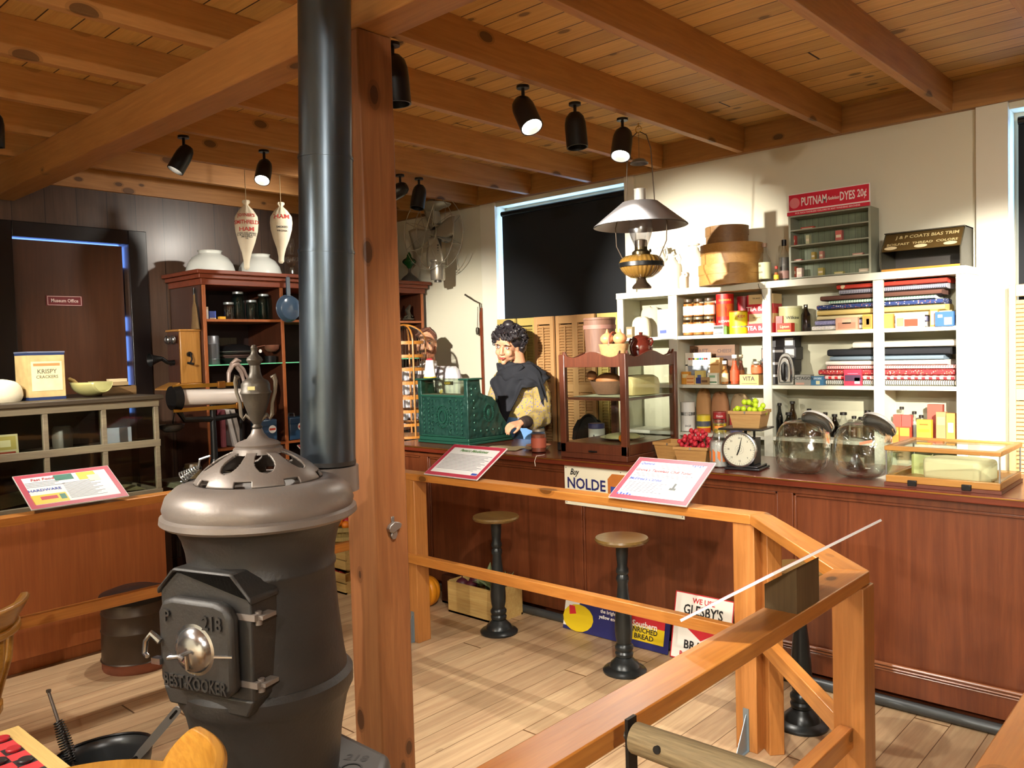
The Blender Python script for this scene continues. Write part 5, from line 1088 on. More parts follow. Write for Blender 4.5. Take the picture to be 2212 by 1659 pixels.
cheese(1528, 1614, 500, 4.78, zb+.252, .115, CH[2], 'small darker round wooden box on top of the pile', -.5)
x = at(1652, 570, 1, 4.75).x; h = at(1652, 527, 1, 4.75).z-zb
bottle('vinegar_bottle', x, 4.75, zb, botprof(.036, h, .011, .55), 'clear flat bottle with pale oval label right of the round boxes', 'bottle', 'bottles beside the dye cabinet', lab=(.02, .12, .036, 'b8b890'), cap=(.014, h-.02, h+.004, 'b09078'), texts=[('PURE', 0, .10, .012, '5a4a30'), ('VINEGAR', 0, .06, .010, '5a4a30')])
x = at(1694, 570, 1, 4.77).x; h = at(1694, 520, 1, 4.77).z-zb
bottle('dark_bottle', x, 4.77, zb, botprof(.032, h, .010, .58), 'dark topped bottle next to the dye cabinet', 'bottle', 'bottles beside the dye cabinet', fill=(.14, '4a4640'), lab=(.015, .06, .032, '8a6a60'), cap=(.013, h-.03, h+.006, '181818'))
x = at(1677, 590, 1, 4.70).x; bottle('pepper_sauce_bottle', x, 4.70, zb, botprof(.014, .085, .006, .5), 'tiny sauce bottle with red cap before the dark bottle', 'bottle', 'bottles beside the dye cabinet', fill=(.05, 'b06020'), lab=(.01, .035, .014, 'd8c838'), cap=(.008, .07, .088, 'c84030'))
# dye cabinet
a = at(1705, 600, 1, 4.69); b = at(1882, 600, 1, 4.69); wd = b.x-a.x; hh = at(1705, 468, 1, 4.69).z-zb; dd = .13
dc = thing('dye_cabinet', ((a.x+b.x)/2, 4.69, zb), 0, 'grey green dye display cabinet with red sign on top', 'cabinet')
GG = plain('grey_green_paint', '8c8f7c', .5, var=.1); DWB = wood('cab_boards', '6f6f60', '7e7e6c', 2, 1, .6, plank=(0, .035, .03), gap='45453a', pvar=.06)
m = MB(); m.bb(-wd/2, wd/2, dd-.006, dd, 0, hh); obj('board_back', m, DWB, dc)
for q in (-wd/2, wd/2-.012): m = MB(); m.bb(q, q+.012, 0, dd-.006, 0, hh); obj('side_panel', m, GG, dc)
for k in range(5): z = [.004, .27*hh, .52*hh, .76*hh, hh-.008][k]; m = MB(); m.bb(-wd/2+.012, wd/2-.012, 0, dd-.006, z, z+.007); obj('shelf', m, GG, dc)
m = MB(); m.bb(-wd/2, wd/2, -.003, .003, hh, hh+.125); m.m = 1; m.bb(-wd/2+.006, wd/2-.006, -.0036, -.003, hh+.03, hh+.12); m.bb(-wd/2, wd/2, -.018, -.003, hh, hh+.02); m.m = 0
def tq(s, x, z, sz, wx=1, sh=0, mi=0): m.m = mi; m.text(s, sz, Tr(x, -.0042, z) @ FRONT, wx, sh)
tq('PUTNAM', -wd*.17, hh+.072, .048, .56); tq('Fadeless', wd*.07, hh+.072, .019, .75, .35); tq('DYES', wd*.235, hh+.072, .048, .56); tq('20¢', wd*.405, hh+.075, .042, .6)
m.m = 2; m.lathe([(.001, 0), (.034, 0)], 28, Tr(-wd*.415, -.0038, hh+.072) @ FRONT @ Matrix.Diagonal((.9, .9, 1, 1)))

m.m = 0; m.text('FOR RICH FADELESS COLORS IN ANY WASHING MACHINE', .008, Tr(0, -.0186, hh+.010) @ FRONT, 1.25)
obj('sign_board', m, [C('e8e0dc'), C('c02038', .3), C('d07880')], dc)
DY = [(.02, 3, '', 0)]
pk = [(1744, 478+6, 3, 'b84030', 30, 6), (1712, 515, 2, 'b84a40', 14, 24), (1745, 512, 2, 'b8b890', 8, 22), (1812, 505, 2, 'b86058', 14, 24), (1757, 548, 1, 'a89040', 8, 18), (1774, 548, 1, 'b88070', 8, 18), (1853, 545, 1, 'b08070', 22, 6), (1721, 565, 1, 'b06058', 24, 5), (1715, 580, 0, 'a85038', 11, 26), (1727, 585, 0, 'c0a898', 12, 22), (1773, 580, 0, 'a89a50', 12, 18), (1812, 580, 0, 'b0a860', 20, 6), (1867, 578, 0, 'b8a890', 22, 8)]
zsx = [.0115, .27*hh+.0075, .52*hh+.0075, .76*hh+.0075]
for i, (px, py, lv, col, wpx, hpx) in enumerate(pk):
    x = at(px, py, 1, 4.74).x; k = .00255; m = MB(); m.bb(-wpx*k/2, wpx*k/2, 0, .03, 0, hpx*k); m.m = 1; m.bb(-wpx*k/2*.8, wpx*k/2*.8, -.0005, 0, hpx*k*.35, hpx*k*.6)
    nm = ORD[[q for q in range(13) if pk[q][2] == lv].index(i)]
    G('dye_packet', m, [C(col), C('d8ccb0')], (x, 4.735, zb+zsx[lv]), 0, 'small dye packet, '+nm+' listed from the left on the '+['bottom', 'second', 'third', 'top'][lv]+' ledge of the dye cabinet', 'packet', 'dye packets in the dye cabinet')
# thread display case with slanted front
a = at(1905, 583, 1, 4.70); b = at(2066, 570, 1, 4.70); wd = b.x-a.x+.03; hh = .215
tc = thing('thread_case', ((a.x+b.x)/2+.01, 4.69, zb), 0, 'dark wooden slant fronted trim case at the right shelf end', 'display case')
pr = [(0, 0), (0, .10), (.09, hh), (.24, hh), (.24, 0)]
for s in (-1, 1):
    m = MB(); m.T = basis((s*wd/2-(.006 if s > 0 else 0), 0, 0), (0, 1, 0), (0, 0, 1), (1, 0, 0)); m.prism(pr, 0, .006); obj('side_panel', m, wood('case_dark', '3a3228', '4a4034', 0, 1), tc)
DKW = wood('case_dark2', '34291e', '42372a', 0, 1.5, .4)
m = MB(); m.bb(-wd/2, wd/2, .07, .24, hh-.006, hh); obj('top_panel', m, DKW, tc)
m = MB(); m.bb(-wd/2+.006, wd/2-.006, .234, .24, 0, hh-.006); m.bb(-wd/2+.006, wd/2-.006, 0, .234, 0, .008); obj('inner_box', m, C('241e18'), tc)
m = MB(); m.bb(-wd/2+.006, wd/2-.006, -.002, .004, .0, .012); obj('front_sill', m, W_OAK, tc)
sl_ = math.atan2(hh-.10, .09); m = MB(); m.T = Tr(0, .0, .10) @ Rx(sl_); L_ = math.hypot(hh-.10, .09); m.bb(-wd/2+.006, wd/2-.006, L_*.08, L_*.98, -.004, .0); m.m = 1; m.text('J & P COATS BIAS TRIM', .022, Tr(.02, L_*.72, .0006), 1.0); m.text('BOILFAST  THREAD  COLORS', .016, Tr(0, L_*.38, .0006), 1.2)
m.m = 2
for x in (-wd*.38, -.0, wd*.36): m.lathe([(.001, 0), (.03, 0)], 20, Tr(x, L_*.22, .0004) @ Matrix.Diagonal((1.1, .4, 1, 1)))
obj('title_board', m, [C('4a3818'), C('b8a878'), C('c8b890')], tc)
# ------------------------------------------------------------------ folding louvred shutters before the windows
def shutter(x0, x1, y, n, cols, label, z1=1.85, z0=.02):
    t = thing('folding_shutter', ((x0+x1)/2, y, 0), 0, label, 'shutter', 'folding louvred shutters'); w_ = (x1-x0)/n
    for i in range(n):
        c = cols[i % len(cols)]; xa = x0-(x0+x1)/2+i*w_+.003; xb = xa+w_-.006; yo = .012*(1 if i % 2 else -1)
        m = MB(); s = .032
        m.bb(xa, xa+s, yo-.013, yo+.013, z0, z1); m.bb(xb-s, xb, yo-.013, yo+.013, z0, z1)
        for a, b in ((z1-.06, z1), (1.27, 1.33), (.70, .75), (z0, z0+.09)): m.bb(xa+s, xb-s, yo-.013, yo+.013, a, b)
        p = obj('shutter_panel', m, c, t, .002)
        for a, b in ((1.33, z1-.06), (.75, 1.27), (z0+.09, .70)):
            z = a+.012; m = MB()
            while z < b-.01: m.add([(xa+s, yo-.012, z-.009), (xb-s, yo-.012, z-.009), (xb-s, yo+.008, z+.010), (xa+s, yo+.008, z+.010), (xa+s, yo-.008, z-.012), (xb-s, yo-.008, z-.012), (xb-s, yo+.012, z+.007), (xa+s, yo+.012, z+.007)], [(0, 1, 2, 3), (5, 4, 7, 6), (0, 4, 5, 1), (3, 2, 6, 7)]); z += .0215
            obj('slats', m, c, p)
        for a, b in ((1.35, z1-.08), (.77, 1.25)): m = MB(); m.bb((xa+xb)/2-.004, (xa+xb)/2+.004, yo-.022, yo-.014, a, b); obj('tilt_rod', m, c, p)
    return t
SHY = plain('shutter_yellow', 'b8a45c', .5, var=.08); SHT = plain('shutter_tan', 'c29764', .5, var=.08)
shutter(-4.60, -3.42, 4.89, 6, [SHY, SHY, SHT, SHT, SHT, SHY], 'louvred folding shutter screen in tan and yellow panels behind the woman')
shutter(-.97, -.20, 4.86, 4, [plain('shutter_pale', 'cfa877', .5, var=.06)], 'pale tan louvred shutter at the right picture edge', 1.86)
# wall hook rod
t = thing('iron_wall_hook', (-4.835, YW-.03, 1.99), 0, 'thin wall rod with iron arm beside the cream window trim', 'hook')
m = MB(); m.bb(-.012, .012, -.010, .0, -.85, -.03); obj('wooden_strip', m, W_RED, t)
m = MB(); m.tube([(0, -.012, -.06), (0, -.02, .01), (-.03, -.05, .03), (-.10, -.09, .085)], [.005, .006, .006, .008], 8); m.tube([(-.02, -.02, -.02), (-.03, -.02, -.15), (-.032, -.02, -.20)], .003, 6); obj('iron_arm', m, C('4a4034', .4, .6), t)
m = MB(); m.lathe([(.001, .03), (.012, .025), (.016, 0), (.012, -.03), (.001, -.035)], 12, Tr(-.032, -.02, -.22)); obj('weight', m, C('3a362c', .4, .6), t)
# ------------------------------------------------------------------ ceiling fan motor in a wire cage
t = thing('caged_fan', (-5.03, 4.60, 2.81), 0, 'old grey four bladed fan in wire cage high on the cream wall', 'fan')
FG = plain('fan_grey', '9b9482', .35, .4, var=.1)
hz = -.235
m = MB(); m.lathe([(.001, -.06), (.04, -.058), (.09, -.03), (.14, -.012), (.15, 0), (.001, 0)], 32); m.cyl((0, .02, -.06), (0, .02, -.16), .04, .05, 20); obj('ceiling_mount', m, FG, t)
m = MB(); m.cyl((0, .01, hz), (0, .15, hz), .055, .07, 24); m.cyl((0, .03, hz-.40), (0, .03, hz-.05), .03, .04, 16); obj('motor', m, C('4a443e', .4, .4), t)
m = MB(); m.lathe([(.001, -.62), (.055, -.62), (.06, -.61), (.062, -.50), (.06, -.475), (.066, -.468), (.066, -.455), (.056, -.45), (.055, -.41), (.001, -.405)], 28, Tr(0, .03, 0)); obj('lower_canister', m, plain('canister_metal', 'a9a396', .3, .7, var=.2), t)
for k in range(6): m = MB(); m.tube([(.02, .0, hz-.10-.022*k), (.06, -.01, hz-.105-.022*k)], .006, 6); obj('coil_winding', m, BLACK, t)
for k in range(4):
    a = k*PI/2+.12; m = MB(); m.T = Tr(0, -.02, hz) @ Ry(-a)
    m.grid(lambda u, v: (.03+.235*u, .035*(v-.5)*(1 if 1 else 0)+.0, (v-.5)*(.06+.11*min(u*1.5, 1)*(1-.12*u*u))), 8, 6); obj('fan_blade', m, FG, t, solid=.003)
m = MB(); m.cyl((0, -.05, hz), (0, .01, hz), .022, .03, 16); obj('hub', m, FG, t)
m = MB()
for y, r in ((-.06, .30), (.04, .30), (-.085, .12)): m.tube([(r*cos(a), y, hz+r*sin(a)) for a in [i*2*PI/48 for i in range(48)]], .0028, 6, True)
for k in range(8): a = k*PI/4+.39; m.tube([(.0, -.09, hz), (.12*cos(a), -.085, hz+.12*sin(a)), (.29*cos(a), -.065, hz+.29*sin(a)), (.30*cos(a), .04, hz+.30*sin(a)), (.06*cos(a), .10, hz+.06*sin(a))], .0024, 5)
obj('wire_cage', m, FG, t)
# ------------------------------------------------------------------ hanging oil lamp
t = thing('hanging_oil_lamp', (-2.50, 3.80, 2.815), 0, 'hanging oil lamp with grey tin shade and amber glass font', 'lamp')
TIN = plain('tin_shade', '8e8d90', .45, .5, var=.1)
def zz(y, X=-2.5): return at(1383, y, 1, 3.8).z-2.815
zs, ze = zz(489), zz(438)
m = MB(); m.lathe([(.255, zs), (.252, zs+.004), (.10, ze), (.098, ze+.002), (.097, ze-.002), (.247, zs-.001)], 48); obj('tin_shade', m, TIN, t)
m = MB(); m.lathe([(.032, ze), (.031, zz(410)), (.033, zz(408)), (.026, zz(407)), (.026, ze)], 20); obj('chimney_collar', m, C('b8b6ae', .4, .3), t)
m = MB(); m.tube([(0, 0, -.012), (0, 0, -.035)], .003, 6); m.tube([(.018*cos(a), 0, -.045+.018*sin(a)) for a in [i*2*PI/16 for i in range(16)]], .0025, 6, True); obj('hook', m, BRASS, t)
WIRE = C('5c5044', .4, .7); zf = zz(572)
for s in (-1, 1):
    pts = [(s*.01, 0, -.06), (s*.05, 0, -.085), (s*.075, 0, -.16), (s*.085, 0, -.33), (s*.092, 0, ze), ]
    m = MB(); m.tube(pts, .003, 6); m.tube([(s*.14, 0, ze-.045), (s*.165, 0, ze-.12), (s*.16, 0, ze-.22), (s*.115, 0, zf+.03), (s*.11, 0, zf)], .003, 6); obj('wire_bail', m, WIRE, t)
m = MB(); m.lathe([(.001, zz(342)), (.03, zz(344)), (.05, zz(352)), (.048, zz(354)), (.03, zz(347))], 28); m.tube([(0, 0, -.06), (0, 0, zz(342))], .0012, 5); obj('smoke_bell', m, C('6a6864', .4, .5), t)
m = MB(); zc0 = zz(538); m.lathe([(.032, zc0), (.036, zc0+.02), (.052, zc0+.06), (.066, zc0+.105), (.060, zc0+.15), (.045, zc0+.18), (.030, zc0+.22), (.027, zc0+.30)], 32); obj('glass_chimney', m, glass('chimney_glass', (.85, .85, .9), .8, .25, .6, 2.0), t)
m = MB(); m.lathe([(.028, zz(553)), (.05, zz(552)), (.05, zz(545)), (.034, zz(540)), (.034, zz(520)), (.024, zz(518)), (.022, zz(530))], 24); m.tube([(.04, 0, zz(545)), (.07, -.02, zz(545))], .003, 6); m.lathe([(.001, 0), (.009, .0), (.009, .003), (.001, .003)], 10, Tr(.07, -.02, zz(545)) @ Ry(PI/2)); obj('burner', m, C('3e3420', .3, .8), t)
AMB = NT('amber_font_glass'); AMB.b.inputs['Base Color'].default_value = lin('765826'); AMB.set(Roughness=.12, Coat_Weight=.8); 
vv = AMB.n('TexWave'); AMB.l(AMB.coord((1, 1, .3)), vv.inputs['Vector']); AMB = AMB.m
m = MB(); f0, f1 = zz(602), zz(556); H = f1-f0
m.lathe([(.025, f0), (.055, f0+.006), (.085, f0+H*.22), (.104, f0+H*.42), (.113, f0+H*.62), (.113, f0+H*.78), (.105, f0+H*.92), (.085, f0+H*1.05), (.05, f0+H*1.12), (.03, f0+H*1.13)], 96, None, wob=lambda a, j: 1+.06*abs(sin(a*14))*(1 if 1 <= j <= 7 else 0)); obj('amber_font', m, AMB, t)
m = MB(); m.lathe([(.117, zf-.014), (.122, zf-.012), (.122, zf+.010), (.117, zf+.012)], 48); obj('black_band', m, BLACK, t)
m = MB(); f2 = zz(624); m.lathe([(.001, f2), (.05, f2), (.053, f2+.008), (.045, f2+.02), (.03, f2+.035), (.022, f0), (.001, f0)], 28); obj('foot', m, plain('lamp_foot', '3c3024', .2, .5), t)

# ------------------------------------------------------------------ glazed pie case on the counter
ZT = .966
kx0, kx1, ky0_, ky1_, kz = -3.045, -2.575, 3.735, 4.275, 1.585
CW = wood('case_mahogany', '512418', '6a3222', 2, 1.2, .3, coat=.3)
pc = thing('glazed_pie_case', ((kx0+kx1)/2, ky0_, ZT), 0, 'dark wood glazed pie case with scalloped gallery standing on the counter', 'display case')
hw = (kx1-kx0)/2; dp = ky1_-ky0_; H = kz-ZT
m = MB(); m.bb(-hw, hw, 0, dp, 0, .03); m.bb(-hw+.012, hw-.012, .012, dp-.012, .03, .09)
m.bb(-hw, hw, 0, .014, .03, .085); obj('plinth', m, CW, pc, .003)
m = MB()
for x in (-hw, hw-.042):
    for y in (0, dp-.03): m.bb(x, x+.042, y, y+.03, .03, H-.02)
obj('corner_posts', m, CW, pc, .004)
m = MB(); m.bb(-hw+.01, hw-.01, .01, dp-.01, H-.085, H-.065); obj('roof_board', m, CW, pc)
def scal(L):
    pts = [(0, -.095), (L, -.095), (L, -.008)]
    for i in range(25):
        u = 1-i/24; z = -.02+.016*cos((u-.5)*2*PI*1.5)*1.0-(.0 if .0 else 0); e = min(u, 1-u); z = -.004 if e < .03 else z-.004
        pts.append((L*u, z))
    return pts
W2 = hw-.042
for T, L in ((basis((-W2, .018, H), (1, 0, 0), (0, 0, 1), (0, -1, 0)), W2*2), (basis((hw-.018, .03, H), (0, 1, 0), (0, 0, 1), (1, 0, 0)), dp-.06), (basis((-hw+.006, .03, H), (0, 1, 0), (0, 0, 1), (1, 0, 0)), dp-.06), (basis((-W2, dp-.006, H), (1, 0, 0), (0, 0, 1), (0, -1, 0)), W2*2)):
    m = MB(); m.T = T; m.prism(scal(L), 0, .014); obj('scalloped_rail', m, CW, pc, .002)
m = MB(); m.bb(-hw+.02, hw-.02, .02, dp-.02, .335, .348); obj('shelf', m, CW, pc)
m = MB(); m.bb(-W2, W2, .008, .011, .09, H-.095); m.bb(hw-.012, hw-.009, .03, dp-.03, .09, H-.095); obj('glass_panes', m, GLASSD, pc)
m = MB(); m.bb(-.03, .03, -.002, 0, .04, .05); m.tube([(-.02, -.002, .045), (-.015, -.015, .045), (.015, -.015, .045), (.02, -.002, .045)], .003, 6); obj('drawer_pull', m, BLACK, pc)
zsh = ZT+.348+.001
BREAD = plain('bread_crust', 'a8683c', .6, var=.2, vscale=14); BREADY = plain('pale_bread', 'c4b078', .7, var=.08, vscale=14)
def loaf(x, y, z, L, wd, h, rz, mat, label, grp='loaves in the pie case'):
    m = MB(); n = 20; prof = [(-.5, 0), (-.52, .35), (-.56, .6), (-.45, .88), (-.2, 1), (.2, 1), (.45, .88), (.56, .6), (.52, .35), (.5, 0)]; vs = []; fs = []; k = len(prof)
    for i in range(n+1):
        u = i/n*2-1; s = (1-abs(u)**4)**.5*.15+.85 if abs(u) < 1 else .85
        vs += [(u*L/2*1.0, p[0]*wd*s, p[1]*h*s) for p in prof]
    fs = [(i*k+j, i*k+(j+1) % k, (i+1)*k+(j+1) % k, (i+1)*k+j) for i in range(n) for j in range(k)]+[tuple(reversed(range(k))), tuple(range(n*k, (n+1)*k))]
    m.add(vs, fs); return G('bread_loaf', m, mat, (x, y, z), rz, label, 'bread', grp, bev=.004)
loaf(-2.68, 4.03, zsh+.006, .22, .115, .115, 1.35, BREADY, 'pale square bread loaf on the pie case shelf, right side')
t = thing('bread_basket', (-2.90, 4.02, zsh+.006), 0, 'small wicker basket holding a dark round loaf in the pie case', 'basket')
WK = plain('wicker', '6e4a34', .7, var=.3, vscale=80, bump=.6)
m = MB(); m.lathe([(.001, 0), (.07, 0), (.09, .035), (.105, .07), (.108, .078), (.1, .078), (.085, .04), (.066, .008)], 32, Matrix.Diagonal((1.1, .8, 1, 1))); obj('basket_body', m, WK, t)
m = MB(); m.tube([(-.11, 0, .07), (-.13, 0, .10), (-.10, 0, .12), (-.09, 0, .08)], .008, 8); obj('side_handle', m, WK, t)
m = MB(); m.ball((0, 0, 0), (.085, .062, .045), 20); G('round_loaf', m, BREAD, (-2.895, 4.02, zsh+.088), 0, 'dark round loaf heaped in the wicker basket in the pie case', 'bread', 'loaves in the pie case')
m = MB(); m.ball((0, 0, 0), (.035, .03, .03), 14); G('bread_roll', m, BREAD, (-2.985, 3.975, zsh+.118), 0, 'small brown roll at the left of the wicker basket', 'bread', 'rolls in the pie case')
m = MB(); m.grid(lambda u, v: ((u-.5)*.42, (v-.5)*.36, .002+.002*sin(u*19)*sin(v*15)), 24, 20); G('wax_paper', m, C('c8c8a8', .6), (-2.81, 4.0, zsh-.0005), 0, 'pale sheet of wax paper under the loaves', 'paper')
t = thing('pie_plate', (-2.79, 4.00, ZT+.0905), 0, 'white plate with a flat pie and orange slice at the pie case bottom', 'plate')
m = MB(); m.lathe([(.001, .0), (.08, 0), (.13, .014), (.132, .016), (.08, .004), (.001, .004)], 40); obj('plate', m, C('c8c8b0', .3), t); m = MB(); m.lathe([(.001, .004), (.10, .006), (.105, .018), (.09, .03), (.05, .036), (.001, .037)], 36); obj('pie', m, plain('pie_crust', 'b0a878', .7, var=.3, vscale=25), t)
m = MB(); m.ball((0, 0, 0), .024, 14); G('orange', m, OR, (-2.69, 3.86, ZT+.0905+.024), 0, 'small orange fruit beside the pie plate', 'orange')
zr = ZT+H-.065+.001
t = thing('stave_bucket', (-2.95, 3.98, zr), 0, 'worn reddish wooden bucket standing on the pie case', 'bucket'); t.location = (-2.922, 3.98, zr)
m = MB(); BK = wood('bucket_wood', '6a4238', '7e5446', 2, 2, .6); m.lathe([(.001, 0), (.082, 0), (.095, .24), (.088, .24), (.076, .01), (.001, .01)], 40); obj('staves', m, BK, t)
for z in (.04, .20): m = MB(); r = .082+.013*z/.24; m.lathe([(r, z-.012), (r+.004, z-.012), (r+.005, z+.012), (r+.001, z+.012)], 40); obj('hoop', m, C('8a6458', .6, .2), t)
m = MB(); m.lathe([(.001, .24), (.094, .24), (.097, .243), (.097, .255), (.001, .26)], 40); obj('lid', m, BK, t)
t = thing('onion_basket', (-2.745, 3.87, zr), 0, 'small wicker basket of onions on the pie case', 'basket'); 
WKT = plain('wicker_tan', 'b08a58', .7, var=.35, vscale=70, bump=.6); m = MB(); m.lathe([(.001, 0), (.055, 0), (.075, .04), (.085, .09), (.088, .098), (.08, .098), (.07, .045), (.05, .008)], 36, Matrix.Diagonal((1.1, .75, 1, 1))); obj('basket_body', m, WKT, t)
m = MB(); m.tube([(.01*cos(a)+.0, -.062*cos(a), .09+.075*sin(a)) for a in [i*PI/10 for i in range(11)]], .006, 8); obj('hoop_handle', m, plain('handle_red', '8a4834', .5), t)
ON = plain('onion_skin', 'd89060', .3, coat=.3, var=.2, vscale=10)
for i, (x, y) in enumerate(((-2.787, 3.868), (-2.703, 3.872))): m = MB(); m.lathe([(.001, -.036), (.024, -.030), (.040, -.010), (.041, .006), (.030, .022), (.010, .034), (.004, .055), (.001, .056)], 24); G('onion', m, ON, (x, y, zr+.128), 0, ['glossy tan onion at the left of the basket', 'glossy tan onion at the right of the basket', 'glossy tan onion behind the other two'][i], 'onion', 'onions in the basket')
t = thing('bean_pot', (-2.665, 4.03, zr), 0, 'glossy dark brown ceramic bean pot with lid on the pie case', 'pot')
BP = plain('brown_glaze', '4a1a12', .08, coat=.8, var=.15); m = MB(); m.lathe([(.001, 0), (.042, 0), (.055, .02), (.067, .06), (.068, .08), (.06, .105), (.05, .118), (.052, .128), (.001, .128)], 36); obj('pot_body', m, BP, t)
m = MB(); m.lathe([(.052, .128), (.047, .136), (.025, .145), (.010, .148), (.012, .160), (.001, .163)], 32); obj('lid', m, BP, t)
for s in (-1, 1): m = MB(); m.tube([(s*.048, 0, .118), (s*.072, 0, .122), (s*.08, 0, .105), (s*.066, 0, .085)], .007, 8); obj('handle', m, BP, t)
# cracker tin and windsor chair beyond the case
tin('cracker_tin', -3.16, 4.245, ZT, .052, .15, [(0, .78, 'd8d8cc'), (.8, 1, '3c3c6c')], 'white cracker tin with blue lid seen through the pie case', 'tin', None, [("r's", -.2, .35, .045, '24242c')], lid='3c3c6c')
t = thing('windsor_chair', (-3.60, 4.62, 0), .15, 'black hoop backed windsor chair behind the counter', 'chair')
m = MB(); m.prism([(.2*cos(a)*(1 if sin(a) < 0 else 1.05), .17*sin(a)) for a in [i*2*PI/24 for i in range(24)]], .42, .455); obj('seat', m, BLACK, t, .006)
for a, b in ((-.13, -.1), (.13, -.1), (-.13, .12), (.13, .12)): m = MB(); m.tube([(a, b, .43), (a*1.3, b*1.35, 0)], [.016, .012], 8); obj('leg', m, BLACK, t)
hp = [(-.15*1.0*cos(a)*1.0, .14, .45+.66*sin(a)**.75) for a in [i*PI/20 for i in range(21)]]; hp = [(x*1.05, y+.03*(z-.45), z) for x, y, z in hp]
m = MB(); m.tube(hp, .013, 8); obj('hoop_back', m, BLACK, t)
m = MB(); m.prism([(-.14, .93), (.14, .93), (.13, 1.01), (.09, 1.075), (0, 1.10), (-.09, 1.075), (-.13, 1.01)], -.006, .006, basis((0, .158, 0), (1, 0, 0), (0, 0, 1), (0, -1, 0))); obj('splat', m, BLACK, t)
for i in range(7): x = -.105+i*.035; m = MB(); m.tube([(x, .14, .45), (x*1.05, .157, .96)], .006, 6); obj('spindle', m, BLACK, t)

# ------------------------------------------------------------------ cash register
GR = NT('embossed_green'); co = GR.coord(); vo = GR.n('TexVoronoi', feature='SMOOTH_F1'); GR.l(co, vo.inputs['Vector']); vo.inputs['Scale'].default_value = 26; n2 = GR.noise(co, 40, 4)
GR.l(GR.mix(n2, lin('15302b'), lin('24493f')), GR.b.inputs['Base Color']); GR.set(Roughness=.38, Metallic=.35); GR.bump(vo.outputs['Distance'], 1.0, .012); GR = GR.m
GP = plain('green_paint', '1f4a3c', .35, .3, var=.15)
rx, ry = -3.93, 3.85; rw, rd = .50, .43
rg = thing('cash_register', (rx, ry, ZT), 0, 'ornate dark green antique cash register on the counter', 'cash register')
m = MB(); m.bb(-rw-.008, .008, -.008, rd+.008, 0, .018); m.bb(-rw, .0, .0, rd, .018, .045); obj('base', m, GP, rg, .005)
side = [(0, .045), (.42, .045), (.40, .10), (.34, .17), (.31, .215), (.29, .27), (.24, .315), (.16, .335), (.13, .35), (.12, .445), (0, .445)]
Tm = basis((-.035, 0, 0), (0, 1, 0), (0, 0, 1), (1, 0, 0)); m = MB(); m.T = Tm; m.prism(side, 0, .035); obj('side_casting', m, GR, rg, .004)
m = MB(); m.T = basis((-rw, 0, 0), (0, 1, 0), (0, 0, 1), (1, 0, 0)); m.prism(side, 0, .035); obj('side_casting', m, GR, rg, .004)
m = MB(); m.bb(-rw+.035, -.035, .004, .14, .045, .335); m.T = basis((-rw+.035, 0, 0), (0, 1, 0), (0, 0, 1), (1, 0, 0)); m.prism([(.14, .045), (.40, .045), (.33, .15), (.28, .25), (.14, .32)], 0, rw-.07); obj('back_casting', m, GR, rg, .003)
m = MB()
for a in ((-rw+.03, -.03, -.004, .004, .325, .34), (-rw+.03, -.03, -.004, .004, .05, .058)): m.bb(*a)
m.T = FRONT
def ring(cx, cz, r, w=.004):
    for i in range(24):
        a = i*2*PI/24; m.box((cx+r*cos(a), cz+r*1.25*sin(a), .003), (.010, .010, .006))
ring(-rw/2, .19, .06); ring(-rw/2, .19, .035)
for x in (-.44, -.39, -.11, -.06):
    for k in range(9): m.ball((x, .08+.028*k, .002), (.007, .009, .005), 8)
for x in (-.34, -.16):
    for k in range(5): m.tube([(x+.02*cos(a), .09+.05*k+.018*sin(a), .003) for a in [i*PI/5 for i in range(8)]], .003, 5)
obj('relief_ornament', m, GP, rg)
m = MB(); m.T = basis((.0, 0, 0), (0, 1, 0), (0, 0, 1), (1, 0, 0))
for i in range(24): a = i*2*PI/24; m.box((.20+.045*cos(a), .21+.058*sin(a), .002), (.010, .010, .006))
m.ball((.20, .21, .002), (.02, .028, .006), 12)
for x, z in ((.04, .38), (.04, .34), (.08, .38), (.06, .30), (.06, .25), (.06, .20), (.06, .15), (.06, .10), (.12, .09), (.18, .09), (.24, .09), (.3, .09)): m.ball((x, z, .001), (.008, .01, .005), 8)
obj('relief_ornament', m, GP, rg)
m = MB(); m.bb(-rw-.02, -rw+.09, -.012, .135, .44, .452); m.bb(-.075, .018, -.012, .135, .44, .452); obj('cornice_cap', m, GP, rg, .004)
m = MB(); m.bb(-rw+.035, -.035, .008, .012, .34, .445); m.bb(-rw+.035, -.035, .115, .118, .34, .445); m.bb(-rw+.035, -.035, .008, .118, .445, .449); obj('glass_window', m, glass('register_glass', (.86, .9, .82), .1), rg)
m = MB(); m.bb(-.30, -.19, .05, .054, .405, .43); m.bb(-rw+.04, -.04, .05, .052, .418, .421); m.m = 1; m.text('CASH', .016, Tr(-.245, .0496, .417) @ FRONT); m.text('07', .022, Tr(-.31, .0496, .356) @ FRONT); obj('indicator_flags', m, [C('3a3430'), C('c8a838')], rg)
m = MB(); m.bb(-rw+.04, -.04, .006, .11, .335, .342); obj('window_sill', m, C('5a5648', .5), rg)
for i in range(6):
    m = MB(); m.tube([(-.44+.07*i, .30, .26), (-.44+.07*i, .33, .27)], .004, 6); m.lathe([(.001, 0), (.012, 0), (.012, .004), (.001, .004)], 14, Tr(-.44+.07*i, .33, .27)); obj('key', m, PAPER, rg)
